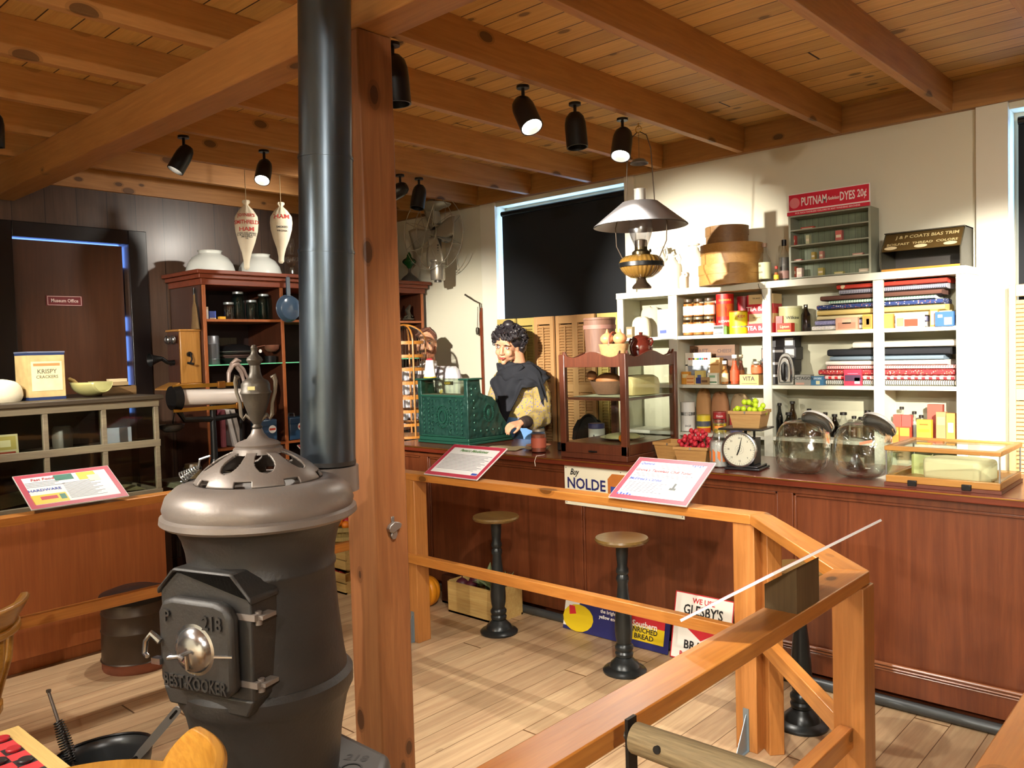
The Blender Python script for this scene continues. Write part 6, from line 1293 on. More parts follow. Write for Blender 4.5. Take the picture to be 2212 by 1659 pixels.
t = thing('thread_cone', (-4.385, 3.93, ZT+.4532), 0, 'tall white cone of thread with red top on the cash register', 'thread'); m = MB(); m.lathe([(.001, 0), (.042, 0), (.043, .006), (.027, .125), (.001, .125)], 32); obj('wound_thread', m, plain('white_thread', 'f2f0ea', .8, var=0), t); m = MB(); m.lathe([(.001, .125), (.021, .125), (.022, .132), (.018, .137), (.001, .137)], 24); obj('red_tip', m, C('c03038'), t); m = MB(); m.lathe([(.044, .0), (.046, 0), (.046, .008), (.044, .008)], 24); obj('yellow_rim', m, C('c8a840'), t)
# ------------------------------------------------------------------ tall splint and wire cage
t = thing('wire_birdcage', (-4.775, 4.03, ZT), .2, 'tall domed bird cage of orange splint bands and thin wires on the counter', 'cage')
SP = wood('orange_splint', 'b06420', 'c87c30', 2, 2, .45); R_ = .155
m = MB(); m.lathe([(.001, 0), (R_+.01, 0), (R_+.01, .018), (.001, .018)], 36); obj('base_tray', m, SP, t)
for z in (.09, .19, .29, .40, .50, .60, .70): m = MB(); m.lathe([(R_, z), (R_+.003, z), (R_+.003, z+.022), (R_, z+.022)], 36); obj('splint_band', m, SP, t)
m = MB()
for i in range(44): a = i*2*PI/44; m.tube([(R_*cos(a), R_*sin(a), .018), (R_*cos(a), R_*sin(a), .72)]+[(R_*cos(b)*cos(a), R_*cos(b)*sin(a), .72+.12*sin(b)) for b in (.4, .8, 1.2, 1.5)], .0011, 4)
obj('wires', m, C('4a4438', .4, .6), t)
for k in range(5):
    a0 = k*2*PI/5-.5; m = MB(); pts = [((R_+.005)*cos(a0), (R_+.005)*sin(a0), .01)]+[((R_+.005)*cos(a0), (R_+.005)*sin(a0), .2*j) for j in range(1, 4)]+[((R_+.005)*cos(b)*cos(a0), (R_+.005)*cos(b)*sin(a0), .72+.125*sin(b)) for b in (0, .35, .7, 1.05, 1.35, 1.57)]; m.tube(pts, .007, 6); obj('upright_band', m, SP, t)
# papers, plates, jar by the register
m = MB(); m.grid(lambda u, v: ((u-.5)*.26, (v-.5)*.20, .002+.004*abs(sin(u*6+v*3))*abs(sin(v*5))), 16, 14); o = G('brown_paper_sheet', m, plain('cream_paper', 'cfc49a', .8, var=.1), (-3.62, 3.86, ZT), .3, 'crumpled cream wrapping paper on the counter before the woman', 'paper')
PLC = C('e4e0d8', .25)
for i in range(3):
    m = MB(); m.lathe([(.001, 0), (.05, 0), (.078, .009), (.08, .011), (.05, .003), (.001, .003)], 36); G('saucer', m, C(['b89478', 'd8d0c8', 'c87860'][i], .3), (-3.40+.008*i, 3.93, ZT+.0055*i*1.9), 0, ['brown saucer at the bottom of the stack behind the jar', 'white saucer in the middle of the stack behind the jar', 'pinkish saucer on top of the stack behind the jar'][i], 'saucer', 'stacked saucers by the jar')
bottle('relish_jar', -3.30, 3.835, ZT, jarprof(.046, .14, .82), 'glass jar of reddish brown relish with worn red label', 'jar', fill=(.11, '8c4630'), lab=(.03, .09, .046, 'b05840'), cap=(.038, .128, .142, 'a8a498', .7))
m = MB(); m.tube([(0, 0, 0), (.01, -.03, .001), (.0, -.075, .001), (-.008, -.083, -.03), (-.002, -.084, -.06)], .002, 6); G('string', m, C('d8d0c0', .8), (-3.17, 3.735, ZT+.004), 0, 'short white string dangling over the counter edge', 'string')
t = thing('till_box', (-3.22, 4.02, ZT), .3, 'dark box between the jar and the pie case', 'box'); m = MB(); m.bb(-.05, .05, -.05, .05, 0, .05); obj('box_body', m, BLACK, t, .004)
# ------------------------------------------------------------------ berry baskets, grapes, milk bottle, scale
def berry(x, y, z, rz, s, label, mat=None):
    t = thing('berry_basket', (x, y, z), rz, label, 'basket', 'thin wood berry baskets'); a, b, h = .066*s, .082*s, .085*s; th = .002; mm = mat or wood('veneer_'+str(int(s*100)), 'a87040', 'c08850', 0, 3, .6)
    for k in range(4):
        R = Rz(k*PI/2); m = MB(); m.T = R
        m.add([(-a, -a, 0), (a, -a, 0), (b, -b, h), (-b, -b, h), (-a+th, -a+th, 0), (a-th, -a+th, 0), (b-th, -b+th, h), (-b+th, -b+th, h)], [(0, 1, 2, 3), (5, 4, 7, 6), (3, 2, 6, 7), (0, 4, 5, 1), (1, 5, 6, 2), (4, 0, 3, 7)]); obj('side', m, mm, t)
    m = MB(); m.bb(-a, a, -a, a, 0, .003); obj('bottom', m, mm, t)
    m = MB()
    for k in range(4): m.T = Rz(k*PI/2); m.bb(-b-.002, b+.002, -b-.003, -b, h-.014, h+.001)
    obj('rim_band', m, mm, t)
    m = MB(); m.bb(-.004, .004, -a*.0-b-.0035, -b, h-.012, h-.001); obj('staple', m, STEEL, t)
berry(-2.245, 3.90, ZT, .18, 1.12, 'thin wood berry basket of red grapes on the counter')
berry(-2.44, 4.02, ZT, .0, 1.12, 'shaded thin wood berry basket between pie case and red grapes')
GRR = plain('red_grape', 'a82430', .12, coat=.6, var=.25, vscale=15); GRG = plain('green_grape', 'b4d02c', .15, coat=.5, var=.08); GRG2 = GRG
def grapes(x, y, z, n, r, wx, wy, hh, mat, label, cat, seed):
    rnd = random.Random(seed); pts = []; tries = 0
    while len(pts) < n and tries < 9000:
        tries += 1; p = (rnd.uniform(-wx, wx), rnd.uniform(-wy, wy), rnd.uniform(-.02, hh)); e = (p[0]/wx)**2+(p[1]/wy)**2
        if e > 1 or p[2] > hh*(1-.8*e)+.005: continue
        if all((p[0]-q[0])**2+(p[1]-q[1])**2+(p[2]-q[2])**2 > (1.85*r)**2 for q in pts): pts.append(p)
    m = MB(); m.ball((0, 0, 0), (r, r, r*1.12), 12); first = None
    for k, p in enumerate(pts):
        if first is None: o = obj('grape', m, mat); first = o
        else: o = first.copy(); COL.objects.link(o)
        o.location = (x+p[0], y+p[1], z+p[2]); tag(o, label, 'grape', cat)
grapes(-2.245, 3.90, ZT+.10, 60, .0125, .092, .086, .078, GRR, 'shiny red grape heaped in the counter berry basket', 'red grapes in the berry basket', 2)
# spring scale with dial
sc = thing('dial_scale', (-1.945, 3.86, ZT), .12, 'black household dial scale with round cream face on the counter', 'scale')
m = MB(); m.bb(-.08, .10, -.075, .09, 0, .012); m.bb(-.07, .09, -.065, .08, .012, .022); obj('base', m, C('3a3a3c', .25, .6), sc, .004)
m = MB(); m.bb(-.055, .06, -.035, .075, .022, .155); m.cyl((-.005, -.047, .102), (-.005, -.02, .102), .084, .07, 36); obj('housing', m, BLACK, sc, .004)
Td = Tr(-.005, -.055, .102) @ FRONT
m = MB(); m.T = Td; m.lathe([(.084, -.006), (.09, -.004), (.09, .012), (.084, .014), (.080, .010)], 40); obj('bezel', m, NICKEL, sc)
m = MB(); m.T = Td; m.lathe([(.001, .003), (.084, .003)], 40); m.m = 1
for i in range(40): a = i*2*PI/40; L = .008 if i % 5 else .013; m.box((0, 0, 0), (L, .0012, .0004), Tr(.074*cos(a), .074*sin(a), .0036) @ Rz(a))
for r in (.022, .012):
    for i in range(24): a = i*2*PI/24; m.box((0, 0, 0), (.001, .0035, .0003), Tr(r*cos(a), r*sin(a), .0036) @ Rz(a))
for i in range(8): a = PI/2-i*PI/4; m.text(str(i*3 or 24), .009, Tr(.058*cos(a), .058*sin(a), .0036))
obj('dial_face', m, [plain('dial_cream', 'c9c8b4', .4, var=.04), C('4a4a44')], sc)
m = MB(); m.T = Td; m.tube([(-.012, -.028, .007), (0, 0, .008), (.014, .062, .007)], [.003, .0035, .001], 6); obj('pointer', m, BLACK, sc)
m = MB(); m.cyl((-.0, .02, .155), (0, .02, .20), .008); m.cyl((.045, .02, .155), (.045, .02, .20), .006); obj('plate_stems', m, BLACK, sc)
m = MB(); m.bb(-.105, .12, -.085, .105, .200, .210); obj('weighing_plate', m, C('2c2a28', .3, .5), sc, .003)
berry(-1.925, 3.885, ZT+.2105, .15, 1.0, 'thin wood berry basket of green grapes on the dial scale', wood('veneer_tan', 'b07c50', 'c4925f', 0, 3, .6))
grapes(-1.925, 3.885, ZT+.30, 26, .0135, .075, .07, .045, GRG, 'bright green grape heaped in the basket on the scale', 'green grapes on the scale', 4)
mp = [(.050, 0), (.053, .008), (.053, .10), (.05, .125), (.03, .17), (.023, .20), (.023, .225), (.029, .23), (.029, .245)]
bottle('milk_bottle', -2.085, 3.86, ZT, mp, 'glass milk bottle with orange print, partly full of white powder', 'bottle', gl=glass('milk_bottle_glass', (.9, .93, .92), .7, .05, .9, 1.8), fill=(.13, 'eceae4'), lab=(.199, .212, .0235, 'e08838'))
m = MB(); r = .0536
for q in range(5):
    a0 = -PI/2-1.2+q*.5; m.add([(r*cos(a0), r*sin(a0), .03+.02*(q % 2)), (r*cos(a0+.28), r*sin(a0+.28), .03), (r*cos(a0+.28), r*sin(a0+.28), .08), (r*cos(a0), r*sin(a0), .095-.01*(q % 2))], [(0, 1, 2, 3)])
for o in COL.objects:
    if o.name.startswith('milk_bottle'): obj('printed_mark', m, C('d87838'), o)
m = MB(); m.lathe([(.03, 0), (.0305, .0), (.0305, .018), (.03, .018)], 20); 
# ------------------------------------------------------------------ two slant mouthed glass counter jars
JG = glass('counter_jar_glass', (.93, .95, .93), .30, .06, .8, 2.0, .5)
def cjar(x, y, rz, label, nt):
    t = thing('slant_mouth_jar', (x, y, ZT), rz, label, 'jar', 'large slant mouthed glass jars on the counter')
    def se(u, v, wx, wy, h):
        a = 2*PI*u; b = PI*(v-.5); ca, sa = cos(a), sin(a); cb, sb = max(cos(b), 0), sin(b); e = .55
        f = lambda q, p: (abs(q)**p)*(1 if q > 0 else -1)
        return (wx*f(cb, .5)*f(ca, e), wy*f(cb, .5)*f(sa, e), h/2+h/2*f(sb, .62))
    m = MB(); m.grid(lambda u, v: (lambda p: (p[0]+.0, p[1]-.04*max(p[2]-.14, 0)/.1*(p[1] < 0)*-1, p[2]))(se(u, v, .120, .10, .255)), 48, 30, True); obj('glass_body', m, JG, t)
    m = MB(); m.grid(lambda u, v: (lambda p: (p[0], p[1], p[2]+.004))(se(u, v, .114, .094, .246)), 40, 24, True); obj('inner_wall', m, JG, t)
    T = Tr(.055, .045, .235) @ Rx(-.75) @ Ry(.25)
    m = MB(); m.T = T; m.lathe([(.072, -.012), (.078, -.006), (.078, .01), (.072, .016), (.066, .01), (.066, -.006)], 36); obj('rim', m, JG, t)
    m = MB(); m.T = T; m.lathe([(.001, .022), (.07, .020), (.078, .012), (.08, .006), (.08, .016), (.07, .026), (.001, .030)], 36); obj('metal_lid', m, C('dfe2de', .3, .5), t)
    m = MB(); m.box((.08, -.085, .16), (.06, .002, .012)); 
    return t
cjar(-1.652, 3.885, .1, 'large empty slant mouthed glass jar nearest the dial scale', 0)
t2 = cjar(-1.37, 3.885, -.1, 'large empty slant mouthed glass jar beside the cheese case', 1)
m = MB(); m.bb(-.03, .03, -.0015, 0, 0, .012); o = obj('orange_sticker', m, C('e08060'), t2, loc=(.07, -.1085, .17), rot=(.0, -.25, 0))
# small lamp chimney-like scoop between the jars
m = MB(); m.lathe([(.001, 0), (.05, 0), (.052, .004), (.02, .055), (.012, .075), (.001, .078)], 24); G('funnel', m, C('4a5052', .25, .8), (-1.475, 4.10, ZT), 0, 'small dark metal funnel standing between the two glass jars', 'funnel')
# ------------------------------------------------------------------ cheese case
cx0, cx1, cy0_, cy1_ = -1.215, -.775, 3.725, 4.11
PW = wood('cheese_case_wood', 'a8682c', 'c58440', 0, 1.5, .4, coat=.3)
cc = thing('cheese_case', ((cx0+cx1)/2, cy0_, ZT), 0, 'low glass case in light wood frame holding cheese on the counter', 'display case'); hw = (cx1-cx0)/2; dp = cy1_-cy0_
m = MB(); m.bb(-hw-.005, hw+.005, -.005, dp+.005, 0, .014); obj('bottom_board', m, C('5a2c1c', .4), cc)
m = MB()
for z0, z1, e in ((.014, .045, .0), (.152, .172, .004)):
    m.bb(-hw-e, hw+e, -e, .022, z0, z1); m.bb(-hw-e, hw+e, dp-.022, dp+e, z0, z1); m.bb(-hw-e, -hw+.022, .022, dp-.022, z0, z1); m.bb(hw-.022, hw+e, .022, dp-.022, z0, z1)
obj('wood_frame', m, PW, cc, .003)
m = MB(); m.bb(-hw+.02, hw-.02, .02, dp-.02, .014, .018); obj('inner_floor', m, PW, cc)
m = MB(); m.bb(-hw+.003, hw-.003, .003, .006, .045, .152); m.bb(-hw+.003, hw-.003, dp-.006, dp-.003, .045, .152); m.bb(-hw+.003, -hw+.006, .006, dp-.006, .045, .152); m.bb(hw-.006, hw-.003, .006, dp-.006, .045, .152); m.bb(-hw+.02, hw-.02, .02, dp-.02, .162, .166); obj('glass_panes', m, GLASSD, cc)
for x in (-hw, hw-.006):
    for y in (0, dp-.006): m = MB(); m.bb(x, x+.006, y, y+.006, .045, .152); obj('corner_strip', m, STEEL, cc)
for x in (-hw*.5, hw*.45): m = MB(); m.bb(x-.018, x+.018, -.012, .0, .006, .03); obj('catch', m, BLACK, cc, .002)
CHS = plain('cheese_yellow', 'f4eabc', .45, var=.04, vscale=30)
def wedge_c(loc, rz, L, wd, h, label):
    m = MB(); n = 16; vs = []
    pl_ = [(-L/2, -wd*.45), (-L*.32, -wd/2), (L*.35, -wd/2), (L*.48, -wd*.2), (L*.5, wd*.3), (L*.3, wd/2), (-L*.3, wd/2), (-L*.47, wd*.25)]
    m.prism(pl_, 0, h); o = G('cheese_wedge', m, CHS, loc, rz, label, 'cheese', bev=.018); o.modifiers[0].segments = 4; return o
wedge_c((-.965, 3.915, ZT+.0185), -.12, .27, .15, .095, 'big pale yellow block of cheese in the low glass case')
m = MB(); 
m = MB(); m.grid(lambda u, v: ((u-.5)*.10, .03*sin(u*7), v*.09), 10, 6); G('wax_paper', m, C('d8dca0', .5), (-1.135, 3.98, ZT+.019), .6, 'translucent yellow paper folded in the cheese case corner', 'paper')
m = MB(); m.box((0, 0, .03), (.07, .10, .06)); G('black_box', m, BLACK, (-.66, 4.02, ZT), .1, 'small black box right of the cheese case', 'box')
# bottle opener on the post
op = thing('bottle_opener', (-2.1325, 1.723, 1.02), 0, 'cast metal wall bottle opener screwed to the wooden post', 'bottle opener')
OPM = plain('opener_metal', '9c9690', .35, .8, var=.15)
m = MB(); m.T = basis((0, 0, 0), (0, 1, 0), (0, 0, 1), (1, 0, 0))
m.prism([(-.006, .02), (.006, .02), (.007, .04), (-.007, .04)], 0, .004); m.prism([(-.026, .004), (-.02, .014), (0, .024), (.02, .018), (.028, .012), (.024, .0), (.008, -.006), (-.008, -.012), (-.022, -.008)], .0, .016); obj('opener_body', m, OPM, op, .003)
m = MB(); m.T = basis((0, 0, 0), (0, 1, 0), (0, 0, 1), (1, 0, 0)); m.prism([(-.010, -.012), (.012, -.006), (.014, -.022), (.006, -.036), (-.006, -.036), (-.014, -.024)], 0, .010); obj('tongue', m, OPM, op, .003)
# ------------------------------------------------------------------ shopkeeper figures
SKIN = NT('painted_skin'); SKIN.l(SKIN.mix(SKIN.noise(SKIN.coord(), 30, 3), lin('d89c78'), lin('e2ab88')), SKIN.b.inputs['Base Color']); SKIN.set(Roughness=.45, Subsurface_Weight=.08); SKIN = SKIN.m
def capsule(m, p0, p1, r0, r1, n=14):
    p0 = Vector(p0); p1 = Vector(p1); m.ball(p0, r0, n); m.ball(p1, r1, n)
    if (p1-p0).length > 1e-4: m.cyl(p0, p1, r0, r1, n)
def chain(m, pts, rs):
    for (a, b), (c, d) in zip(zip(pts, pts[1:]), zip(rs, rs[1:])): capsule(m, a, b, c, d)
def remesh(name, mb, mat, parent, vox, smooth=6, loc=None):
    o = obj(name, mb, mat, parent, loc=loc); r = o.modifiers.new('r', 'REMESH'); r.mode = 'VOXEL'; r.voxel_size = vox; r.use_smooth_shade = True
    s = o.modifiers.new('s', 'SMOOTH'); s.factor = .5; s.iterations = smooth
    return o
def head(m, T, male):
    m.T = T
    m.ball((0, .014, .028), (.076, .095, .098), 28); m.ball((0, -.025, -.03), (.06 if male else .056, .066, .078), 24); m.ball((0, -.066, -.094), (.026 if male else .020, .022, .019), 16)
    for s in (-1, 1):
        m.ball((s*.038, -.058, -.028), (.024, .026, .026), 14); m.ball((s*.040, -.018, -.066), (.020, .045, .026), 14)
        m.ball((s*.033, -.078, .034), (.026, .014, .009), 12); m.ball((s*.0125, -.098, -.027), (.0085, .010, .0075), 10); m.ball((s*.077, .002, -.004), (.009, .017, .030), 12)
    m.ball((0, -.072, .052), (.046, .022, .032), 14); capsule(m, (0, -.088, .018), (0, -.108, -.022), .0075, .0115)
    m.ball((0, -.090, -.052), (.024, .011, .007), 12); m.ball((0, -.088, -.063), (.019, .010, .007), 12); m.ball((0, -.078, -.045), (.026, .012, .016), 12)
    m.T = I4()
def face_parts(parent, T, lip, brow, iris='4a3424'):
    m = MB(); m.T = T; 
    for s in (-1, 1): m.m = 0; m.ball((s*.031, -.0785, .0135), (.0125, .012, .0085), 16); m.m = 1; m.ball((s*.031, -.0868, .0135), (.0052, .0042, .0052), 12)
    obj('eyes', m, [C('e8e0d8', .2), C(iris, .2)], parent)
    m = MB(); m.T = T
    for s in (-1, 1): m.tube([(s*.014, -.094, .031), (s*.03, -.0955, .037), (s*.048, -.083, .031)], [.0025, .0035, .0015], 6); m.tube([(s*.018, -.0885, .017), (s*.031, -.0915, .0235), (s*.044, -.083, .016)], [.001, .0022, .001], 6)
    obj('eyebrows', m, C(brow, .7), parent)
    m = MB(); m.T = T; m.tube([(-.024, -.088, -.055), (-.01, -.100, -.0515), (0, -.101, -.0535), (.01, -.100, -.0515), (.024, -.088, -.055)], [.001, .0042, .0042, .0042, .001], 8); m.tube([(-.02, -.090, -.059), (0, -.0975, -.0645), (.02, -.090, -.059)], [.001, .005, .001], 8)
    obj('lips', m, C(lip, .35), parent)
def hand(m, W, fd, up, s):
    """W wrist, fd finger direction, up back-of-hand normal, s=+1 when the thumb is to the fd x up side"""
    fd = Vector(fd).normalized(); up = Vector(up).normalized(); sd = fd.cross(up).normalized()*s; W = Vector(W)
    P = lambda a, b, c: W+fd*a+sd*b+up*c
    for k in range(4): b = .028-.018*k; capsule(m, P(.0, b*.7, 0), P(.075, b, .004), .014, .0115)
    for k in range(4):
        b = .029-.019*k; L = [.068, .075, .070, .054][k]; c = .35+.12*k
        p0 = P(.078, b, .003); p1 = p0+(fd*cos(.45)-up*sin(.45))*L*.42; p2 = p1+(fd*cos(1.1)-up*sin(1.1))*L*.33; p3 = p2+(fd*cos(1.6)-up*sin(1.6))*L*.25
        chain(m, [p0, p1, p2, p3], [.0098, .0085, .0078, .0065])
    t0 = P(.02, .024, -.004); t1 = P(.045, .045, -.014); t2 = P(.068, .050, -.026); t3 = P(.085, .046, -.036); chain(m, [t0, t1, t2, t3], [.014, .0115, .010, .008])
# ---- woman
WX, WY = -4.125, 4.60
wm = thing('person', (WX, WY, 0), 0, 'woman with curly dark hair, black shawl and flowered blouse behind the counter', 'person')
hT = Tr(-.03, -.10, 1.63) @ Rz(.36) @ Ry(.12) @ Rx(.28) @ Matrix.Diagonal((1.10, 1.10, 1.10, 1))
m = MB(); head(m, hT, False)
chain(m, [(0, -.04, 1.60), (0, .0, 1.48), (0, .02, 1.40)], [.050, .052, .07])
m.ball((0, .02, 1.30), (.175, .10, .13), 24); m.ball((0, .02, 1.12), (.14, .095, .16), 24); m.ball((0, .03, .95), (.165, .11, .14), 24)
LS, LE, LW = (.16, .01, 1.375), (.25, -.05, 1.115), (.285, -.325, 1.09)
RS, RE, RW = (-.165, .01, 1.375), (-.24, -.02, 1.12), (-.20, -.10, .98)
chain(m, [(.1, .02, 1.40), LS, LE, LW], [.05, .052, .038, .024]); chain(m, [(-.1, .02, 1.40), RS, RE, RW], [.05, .052, .038, .024])
hand(m, LW, (-.28, -.93, -.2), (.25, -.15, .95), -1); hand(m, RW, (0, -.1, -1), (-.3, -1, 0), 1)
for s in (-1, 1): chain(m, [(s*.09, .03, .90), (s*.09, .02, .50), (s*.09, .04, .08)], [.09, .055, .036]); capsule(m, (s*.09, .04, .035), (s*.10, -.11, .025), .035, .025)
bd = remesh('body', m, SKIN, wm, .0055, 7)
face_parts(wm, hT, 'b85048', '2a2020')
# blouse with wide sleeves
BL = print_cloth('flowered_blouse', 'b09a5c', ['6a6498', '7c76a8'], 62)
m = MB(); m.ball((0, .02, 1.32), (.20, .125, .12), 24); m.ball((0, .02, 1.15), (.165, .12, .18), 24)
chain(m, [(.13, .02, 1.38), LS, (.205, -.0, 1.28), (.235, -.03, 1.17), (.25, -.05, 1.10)], [.06, .064, .066, .070, .066]); chain(m, [(.25, -.06, 1.11), (.258, -.17, 1.085), (.275, -.25, 1.09)], [.072, .062, .038])
chain(m, [(-.13, .02, 1.38), RS, (-.22, -.0, 1.26), RE], [.07, .085, .09, .09]); chain(m, [RE, (-.21, -.07, 1.03)], [.07, .05])
o = remesh('blouse', m, BL, wm, .009, 8); tx = bpy.data.textures.new('folds', 'CLOUDS'); tx.noise_scale = .07; d = o.modifiers.new('d', 'DISPLACE'); d.texture = tx; d.strength = .035; d.mid_level = .5
m = MB(); m.ball((.28, -.275, 1.09), (.045, .04, .045), 14); chain(m, [(.276, -.25, 1.09), (.282, -.30, 1.088)], [.046, .040]); o = remesh('dark_cuff', m, plain('dark_lace', '3a2c28', .8, var=.5, vscale=60, bump=.5), wm, .006, 3)
# skirt
m = MB(); m.grid(lambda u, v: ((.16+.12*v)*cos(2*PI*u)*(1+.04*sin(14*PI*u)), .03+(.125+.07*v)*sin(2*PI*u)*(1+.05*sin(14*PI*u)), 1.10-1.04*v), 84, 16, True); obj('blue_skirt', m, plain('blue_cotton', '6f9cd0', .9, var=.05), wm)
# shawl
def shw(u, v):
    a = 2*PI*u; ca, sa = cos(a), sin(a)   # a=-pi/2 is the front
    fr = max(-sa, 0); low = .13+.30*max(0, 1-abs(((a-1.45*PI+PI) % (2*PI))-PI)/.75)**1.0+.05*fr
    z = 1.50-low*v*1.0; q = min(v*low/.12, 1)
    rx = .082+(.150)*q**.6+.02*v; ry = .078+(.070)*q**.7+.01*v
    f = .012*sin(a*7+v*9)*v+.010*sin(a*11-v*14)*v
    fl = .015*sin(v*10+a*2)*(1 if v > .1 else 0)
    return ((rx+f)*ca, .005+(ry+f+fl*.5)*sa-.035*(1-v), z+.015*sin(a*3))
SHW = plain('charcoal_shawl', '22242b', .9, var=.15, vscale=12)
m = MB(); m.grid(shw, 96, 30, True); o = obj('shawl', m, SHW, wm, solid=.006)
m = MB(); N = 30
def roll(u, v):
    P0 = [Vector(p) for p in ((-.10, -.12, 1.44), (.0, -.165, 1.43), (.09, -.15, 1.44), (.17, -.08, 1.44), (.225, -.05, 1.38), (.265, -.06, 1.29), (.285, -.06, 1.22))]
    t = u*(len(P0)-1); i = min(int(t), len(P0)-2); p = P0[i].lerp(P0[i+1], t-i); w_ = .045+.02*sin(PI*min(u*1.2, 1)); a = 2*PI*v
    return (p.x+.008*sin(a*3+u*8), p.y+.022*cos(a)+.006*sin(a*5+u*20), p.z+w_*sin(a)*(1+.15*sin(a*4+u*12)))
m.grid(lambda v, u: roll(u, v), 28, 40, True); obj('shawl_tail', m, SHW, wm)
m = MB()
for s, (dx, dz) in enumerate(((-.05, .06), (.02, .075), (.08, .055))): m.tube([(-.11+dx*.3, -.11, 1.50), (-.02+dx, -.15, 1.46-.03*s), (.07+dx, -.13, 1.47+dz*.2)], [.01, .022, .012], 10)
obj('shawl_folds', m, SHW, wm)
# hair: a curly mass with a bun
rnd = random.Random(12)
HAIR = plain('curly_hair', '2c272b', .42, var=.5, vscale=40, spec=.7)
m = MB(); m.T = hT; m.ball((.005, .035, .05), (.108, .098, .086), 24); m.ball((.02, .06, -.01), (.095, .075, .09), 20); m.ball((0, .03, .145), (.04, .038, .03), 16)
hb = obj('hair', m, HAIR, wm)
m = MB(); m.T = hT
for i in range(300):
    th = rnd.uniform(0, 2*PI); ph = math.acos(rnd.uniform(-.45, 1)); d = Vector((sin(ph)*cos(th), sin(ph)*sin(th), cos(ph)))
    if d.y < -.35 and d.z < .42: continue
    c = Vector((.006, .035, .045))+Vector((d.x*.112, d.y*.100, d.z*.092)); r = rnd.uniform(.010, .017)
    ax = Vector((rnd.uniform(-1, 1), rnd.uniform(-1, 1), rnd.uniform(-1, 1))).normalized(); x = ax.orthogonal().normalized(); y = ax.cross(x)
    m.tube([c+(x*cos(q*1.15)+y*sin(q*1.15))*r*(1-.06*q)+ax*(q-3)*.0035+d*.004 for q in range(7)], [.0035, .005, .006, .006, .0055, .0045, .002], 5)
for i in range(24):
    x = -.085+.0075*i; c = Vector((x, -.058-.03*(1-(x/.1)**2), .088+rnd.uniform(-.014, .016))); m.tube([c+Vector((.004*q, .012*cos(q*1.2), .012*sin(q*1.2))) for q in range(7)], [.004, .006, .007, .007, .006, .005, .002], 6)
obj('curls', m, HAIR, hb)
# ---- man
MX, MY = -5.09, 4.55
mn = thing('person', (MX, MY, 0), .62, 'bearded man in white shirt and collar behind the bird cage', 'person')
hT = Tr(0, -.05, 1.665) @ Rz(.15) @ Rx(.06)
m = MB(); head(m, hT, True); chain(m, [(0, -.01, 1.60), (0, .01, 1.50), (0, .02, 1.42)], [.056, .058, .08])
m.ball((0, .02, 1.32), (.20, .115, .14), 24); m.ball((0, .02, 1.12), (.165, .105, .17), 24); m.ball((0, .02, .95), (.16, .11, .13), 24)
sh = [((-.19, .01, 1.40), (-.26, .02, 1.12), (-.20, -.17, 1.02)), ((.19, .01, 1.40), (.26, .02, 1.12), (.20, -.17, 1.02))]
for i, (a, b, c) in enumerate(sh): chain(m, [(a[0]*.5, .02, 1.42), a, b, c], [.06, .06, .045, .028]); hand(m, c, (-.1*a[0]*3, -1, -.15), (0, -.15, 1), 1 if i == 0 else -1)
for s in (-1, 1): chain(m, [(s*.10, .02, .90), (s*.10, .01, .50), (s*.10, .03, .08)], [.10, .06, .042]); capsule(m, (s*.10, .03, .04), (s*.11, -.13, .03), .04, .03)
remesh('body', m, SKIN, mn, .0055, 4); face_parts(mn, hT, 'a05a4c', '3a2620', '2c2c34')
SHT_ = NT('white_shirt_cloth'); 
SHT_ = print_cloth('striped_shirt', 'e4e2e2', ['d0ccd4'], 26, 'stripe')
m = MB(); m.ball((0, .02, 1.33), (.225, .14, .14), 24); m.ball((0, .02, 1.14), (.195, .135, .19), 24); m.ball((0, .01, 1.46), (.10, .075, .04), 16)
for a, b, c in sh: chain(m, [(a[0]*.5, .02, 1.42), a, (a[0]*1.15, .03, 1.26), b], [.07, .085, .085, .075]); chain(m, [b, c], [.07, .045])
o = remesh('shirt', m, SHT_, mn, .009, 8); d = o.modifiers.new('d', 'DISPLACE'); d.texture = tx; d.strength = .025
m = MB(); m.lathe([(.066, 1.475), (.072, 1.50), (.068, 1.53), (.064, 1.53), (.062, 1.48)], 32, Tr(0, -.005, 0)); obj('collar', m, C('eeecea', .6), mn)
m = MB()
for s in (-1, 1): m.tube([(s*.075, -.13, 1.08), (s*.085, -.145, 1.25), (s*.09, -.12, 1.40), (s*.09, -.03, 1.47)], .012, 6)
obj('suspenders', m, C('6a6870', .7), mn)
m = MB(); m.grid(lambda u, v: ((.17+.0*v)*cos(2*PI*u), .02+.125*sin(2*PI*u), 1.02-.12*v), 40, 4, True)
for s in (-1, 1): m.lathe([(.115, .95), (.09, .5), (.075, .06), (.07, .06), (.085, .5), (.11, .95)], 24, Tr(s*.095, .02, 0))
obj('trousers', m, C('2e2c30', .9), mn)
MH = plain('brown_hair', '6a4638', .5, var=.35, vscale=50)
m = MB(); m.T = hT; m.ball((0, .032, .052), (.087, .092, .088), 28); m.ball((0, .055, -.01), (.082, .065, .08), 20)
hr_ = obj('hair', m, MH, mn)
m = MB(); m.T = hT
for i in range(70):
    u = i/69; x0 = -.02+.0*u; ang = -1.35+2.7*u
    m.tube([(.03, -.055+.05*abs(u-.5), .125), (.03-.06*sin(ang)*.5+.03*sin(ang), -.03+.05*cos(i), .138), (.085*sin(ang), -.045+.02*cos(ang*2), .10-.02*abs(sin(ang))), (.09*sin(ang), -.03+.01*(i % 3), .055)], [.003, .006, .006, .002], 5)
obj('hair_locks', m, MH, hr_)
BRD = plain('brown_beard', '8a5638', .6, var=.4, vscale=60)
m = MB(); m.T = hT; m.ball((0, -.058, -.092), (.043, .036, .036), 20); 
